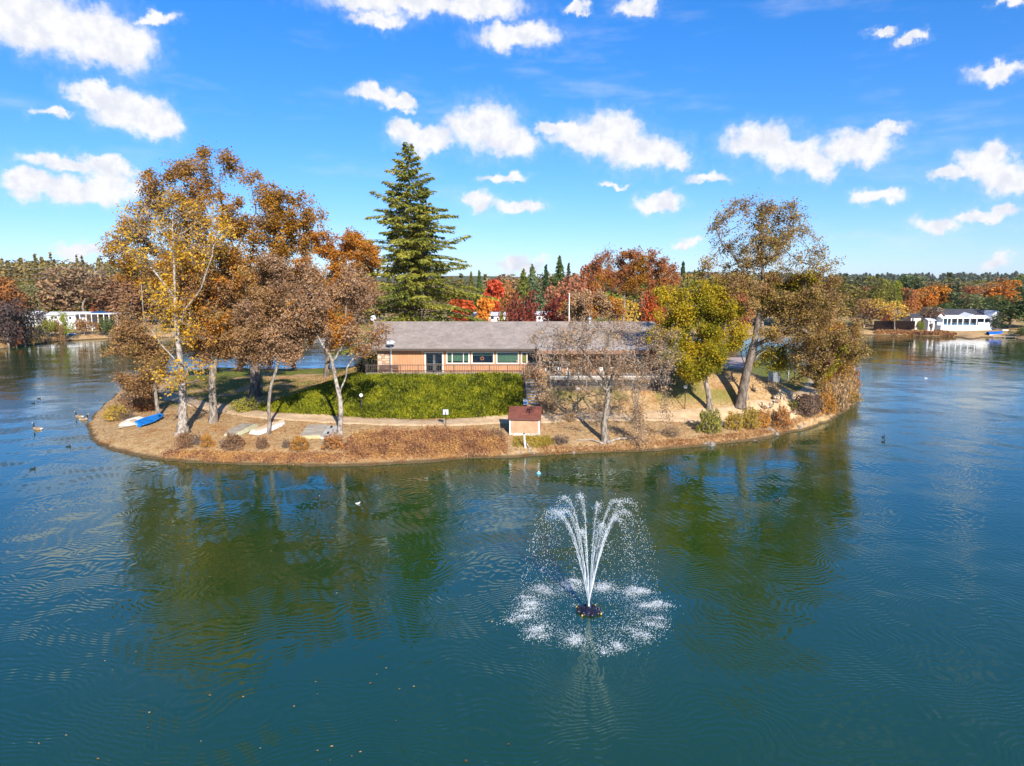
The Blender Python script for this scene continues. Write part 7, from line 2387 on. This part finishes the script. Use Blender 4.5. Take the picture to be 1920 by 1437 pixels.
def truck(px, py, Y, label):
    p = at_y(px, py, Y); z = hgt(p[0], Y)
    r = empty('parked_car', (p[0], Y, z), label, 'car')
    S = []
    for x, zb, w in ((-2.3, 0.75, 0.8), (-2.2, 1.0, 0.9), (-0.9, 1.05, 0.92), (-0.4, 1.55, 0.75), (0.9, 1.6, 0.75), (1.6, 1.1, 0.9), (2.3, 0.95, 0.88), (2.35, 0.7, 0.8)):
        S.append([(x, -w, 0.35), (x, -w, zb * 0.7), (x, -w * 0.85, zb), (x, w * 0.85, zb), (x, w, zb * 0.7), (x, w, 0.35)])
    V, Q = loft(S); MB().add(V, Q).build('body', m_hullw, r, smooth=True)
    MB().hexa([(-0.5, -0.90, 1.08), (1.3, -0.90, 1.1), (1.3, -0.7, 1.1), (-0.5, -0.7, 1.08), (-0.3, -0.76, 1.5), (0.9, -0.76, 1.5), (0.9, -0.6, 1.5), (-0.3, -0.6, 1.5)]).build('side_window', m_wing, r)
    for x in (-1.45, 1.45):
        for y in (-0.85, 0.85):
            w = MB(); w.tube([(x, y - 0.1, 0.33), (x, y + 0.1, 0.33)], 0.33, 12); w.build('wheel', m_pole, r)
truck(179, 601, Ym + 0.5, 'white car parked under the left shore carport')
far_house('left_cottage', 'small white cottage partly behind rusty trees at far left', 48, 68, 592, 602, 226, 6, 1.2, m_wallw, m_roofl, wins=[(51, 55, 594, 599), (60, 64, 594, 599)])
pp = at_z(128, 637.5)
cn = empty('beached_canoe', (pp[0], pp[1] + 1.0, max(hgt(pp[0], pp[1] + 1.0), 0)), 'small blue boat pulled onto the left far shore', 'boat')
S = boat_sections(3.4, 1.1, 0.5); V, Q = loft(S); MB().add(V, [q[::-1] for q in Q]).build('hull', m_blue, cn, smooth=True)
MB().tube([s[0] for s in S] + [s[-1] for s in S[::-1]], 0.05, 5).build('gunwale', m_white, cn)

# centre: pale roofs beyond the clubhouse
far_house('trailer_home', 'long pale-roofed mobile home right of the tall conifer', 891, 947, 592, 604, 165, 6, 0.6, m_wallw, m_roofl, wins=[(896, 902, 594, 599), (920, 926, 594, 599)])
far_house('trailer_home', 'pale-roofed mobile home behind the middle of the roof ridge', 1006, 1032, 591, 604, 160, 6, 0.6, m_wallw, m_roofl, wins=[(1010, 1014, 594, 599)])

# ------------------------------------------------------------------ power line over the left shore
def power_line():
    Y = 240.0
    pl = at_y(-70, 500, 262); pr = at_y(262, 490, 226)
    for (pa, lab) in ((pl, 'wooden utility pole of the left shore power line, beyond the left edge'), (pr, 'wooden utility pole behind the yellow-leaved tree')):
        g_ = hgt(pa[0], pa[1])
        r = empty('utility_pole', (pa[0], pa[1], g_), lab, 'pole')
        zt = at_y(0, 492, pa[1])[2]
        part(MB().tube([(pa[0], pa[1], g_ - 0.4), (pa[0], pa[1], zt)], [0.16, 0.11], 8), 'shaft', m_deckw, r, smooth=True)
        part(MB().bar((pa[0] - 0.4, pa[1] - 1.1, zt - 0.5), (pa[0] + 0.4, pa[1] + 1.1, zt - 0.5), 0.12), 'crossarm', m_deckw, r)
    for i, (y0, y1, lab) in enumerate([(504, 497, 'uppermost power line wire crossing the left hillside'), (515, 507, 'middle power line wire crossing the left hillside'), (524, 514, 'lowest power line wire crossing the left hillside')]):
        a = at_y(-70, y0, pl[1]); b = at_y(262, y1, pr[1])
        f = np.linspace(0, 1, 24)[:, None]
        P = a + (b - a) * f
        P[:, 2] -= 1.1 * 4 * f[:, 0] * (1 - f[:, 0]) * 0.5
        r = empty('power_wire', a, lab, 'wire', 'power line wires')
        part(MB().tube(P, 0.035, 4), 'cable', m_steel, r)
power_line()

# ------------------------------------------------------------------ air
def build_haze():
    o = MB().box(-7300, 7300, -650, 8300, -3.4, 140.0).build('haze', None)
    m = bpy.data.materials.new('haze'); m.use_nodes = True
    k = NT(m.node_tree); k.n.clear()
    out = k.new('ShaderNodeOutputMaterial')
    v = k.new('ShaderNodeVolumePrincipled')
    v.inputs['Color'].default_value = (0.80, 0.88, 1.0, 1)
    v.inputs['Density'].default_value = 0.00005
    v.inputs['Anisotropy'].default_value = 0.2
    k.l.new(v.outputs[0], out.inputs['Volume'])
    o.data.materials.append(m)
    tag(o, 'thin blue air haze over the lake and far hills', 'haze', kind='stuff')
build_haze()
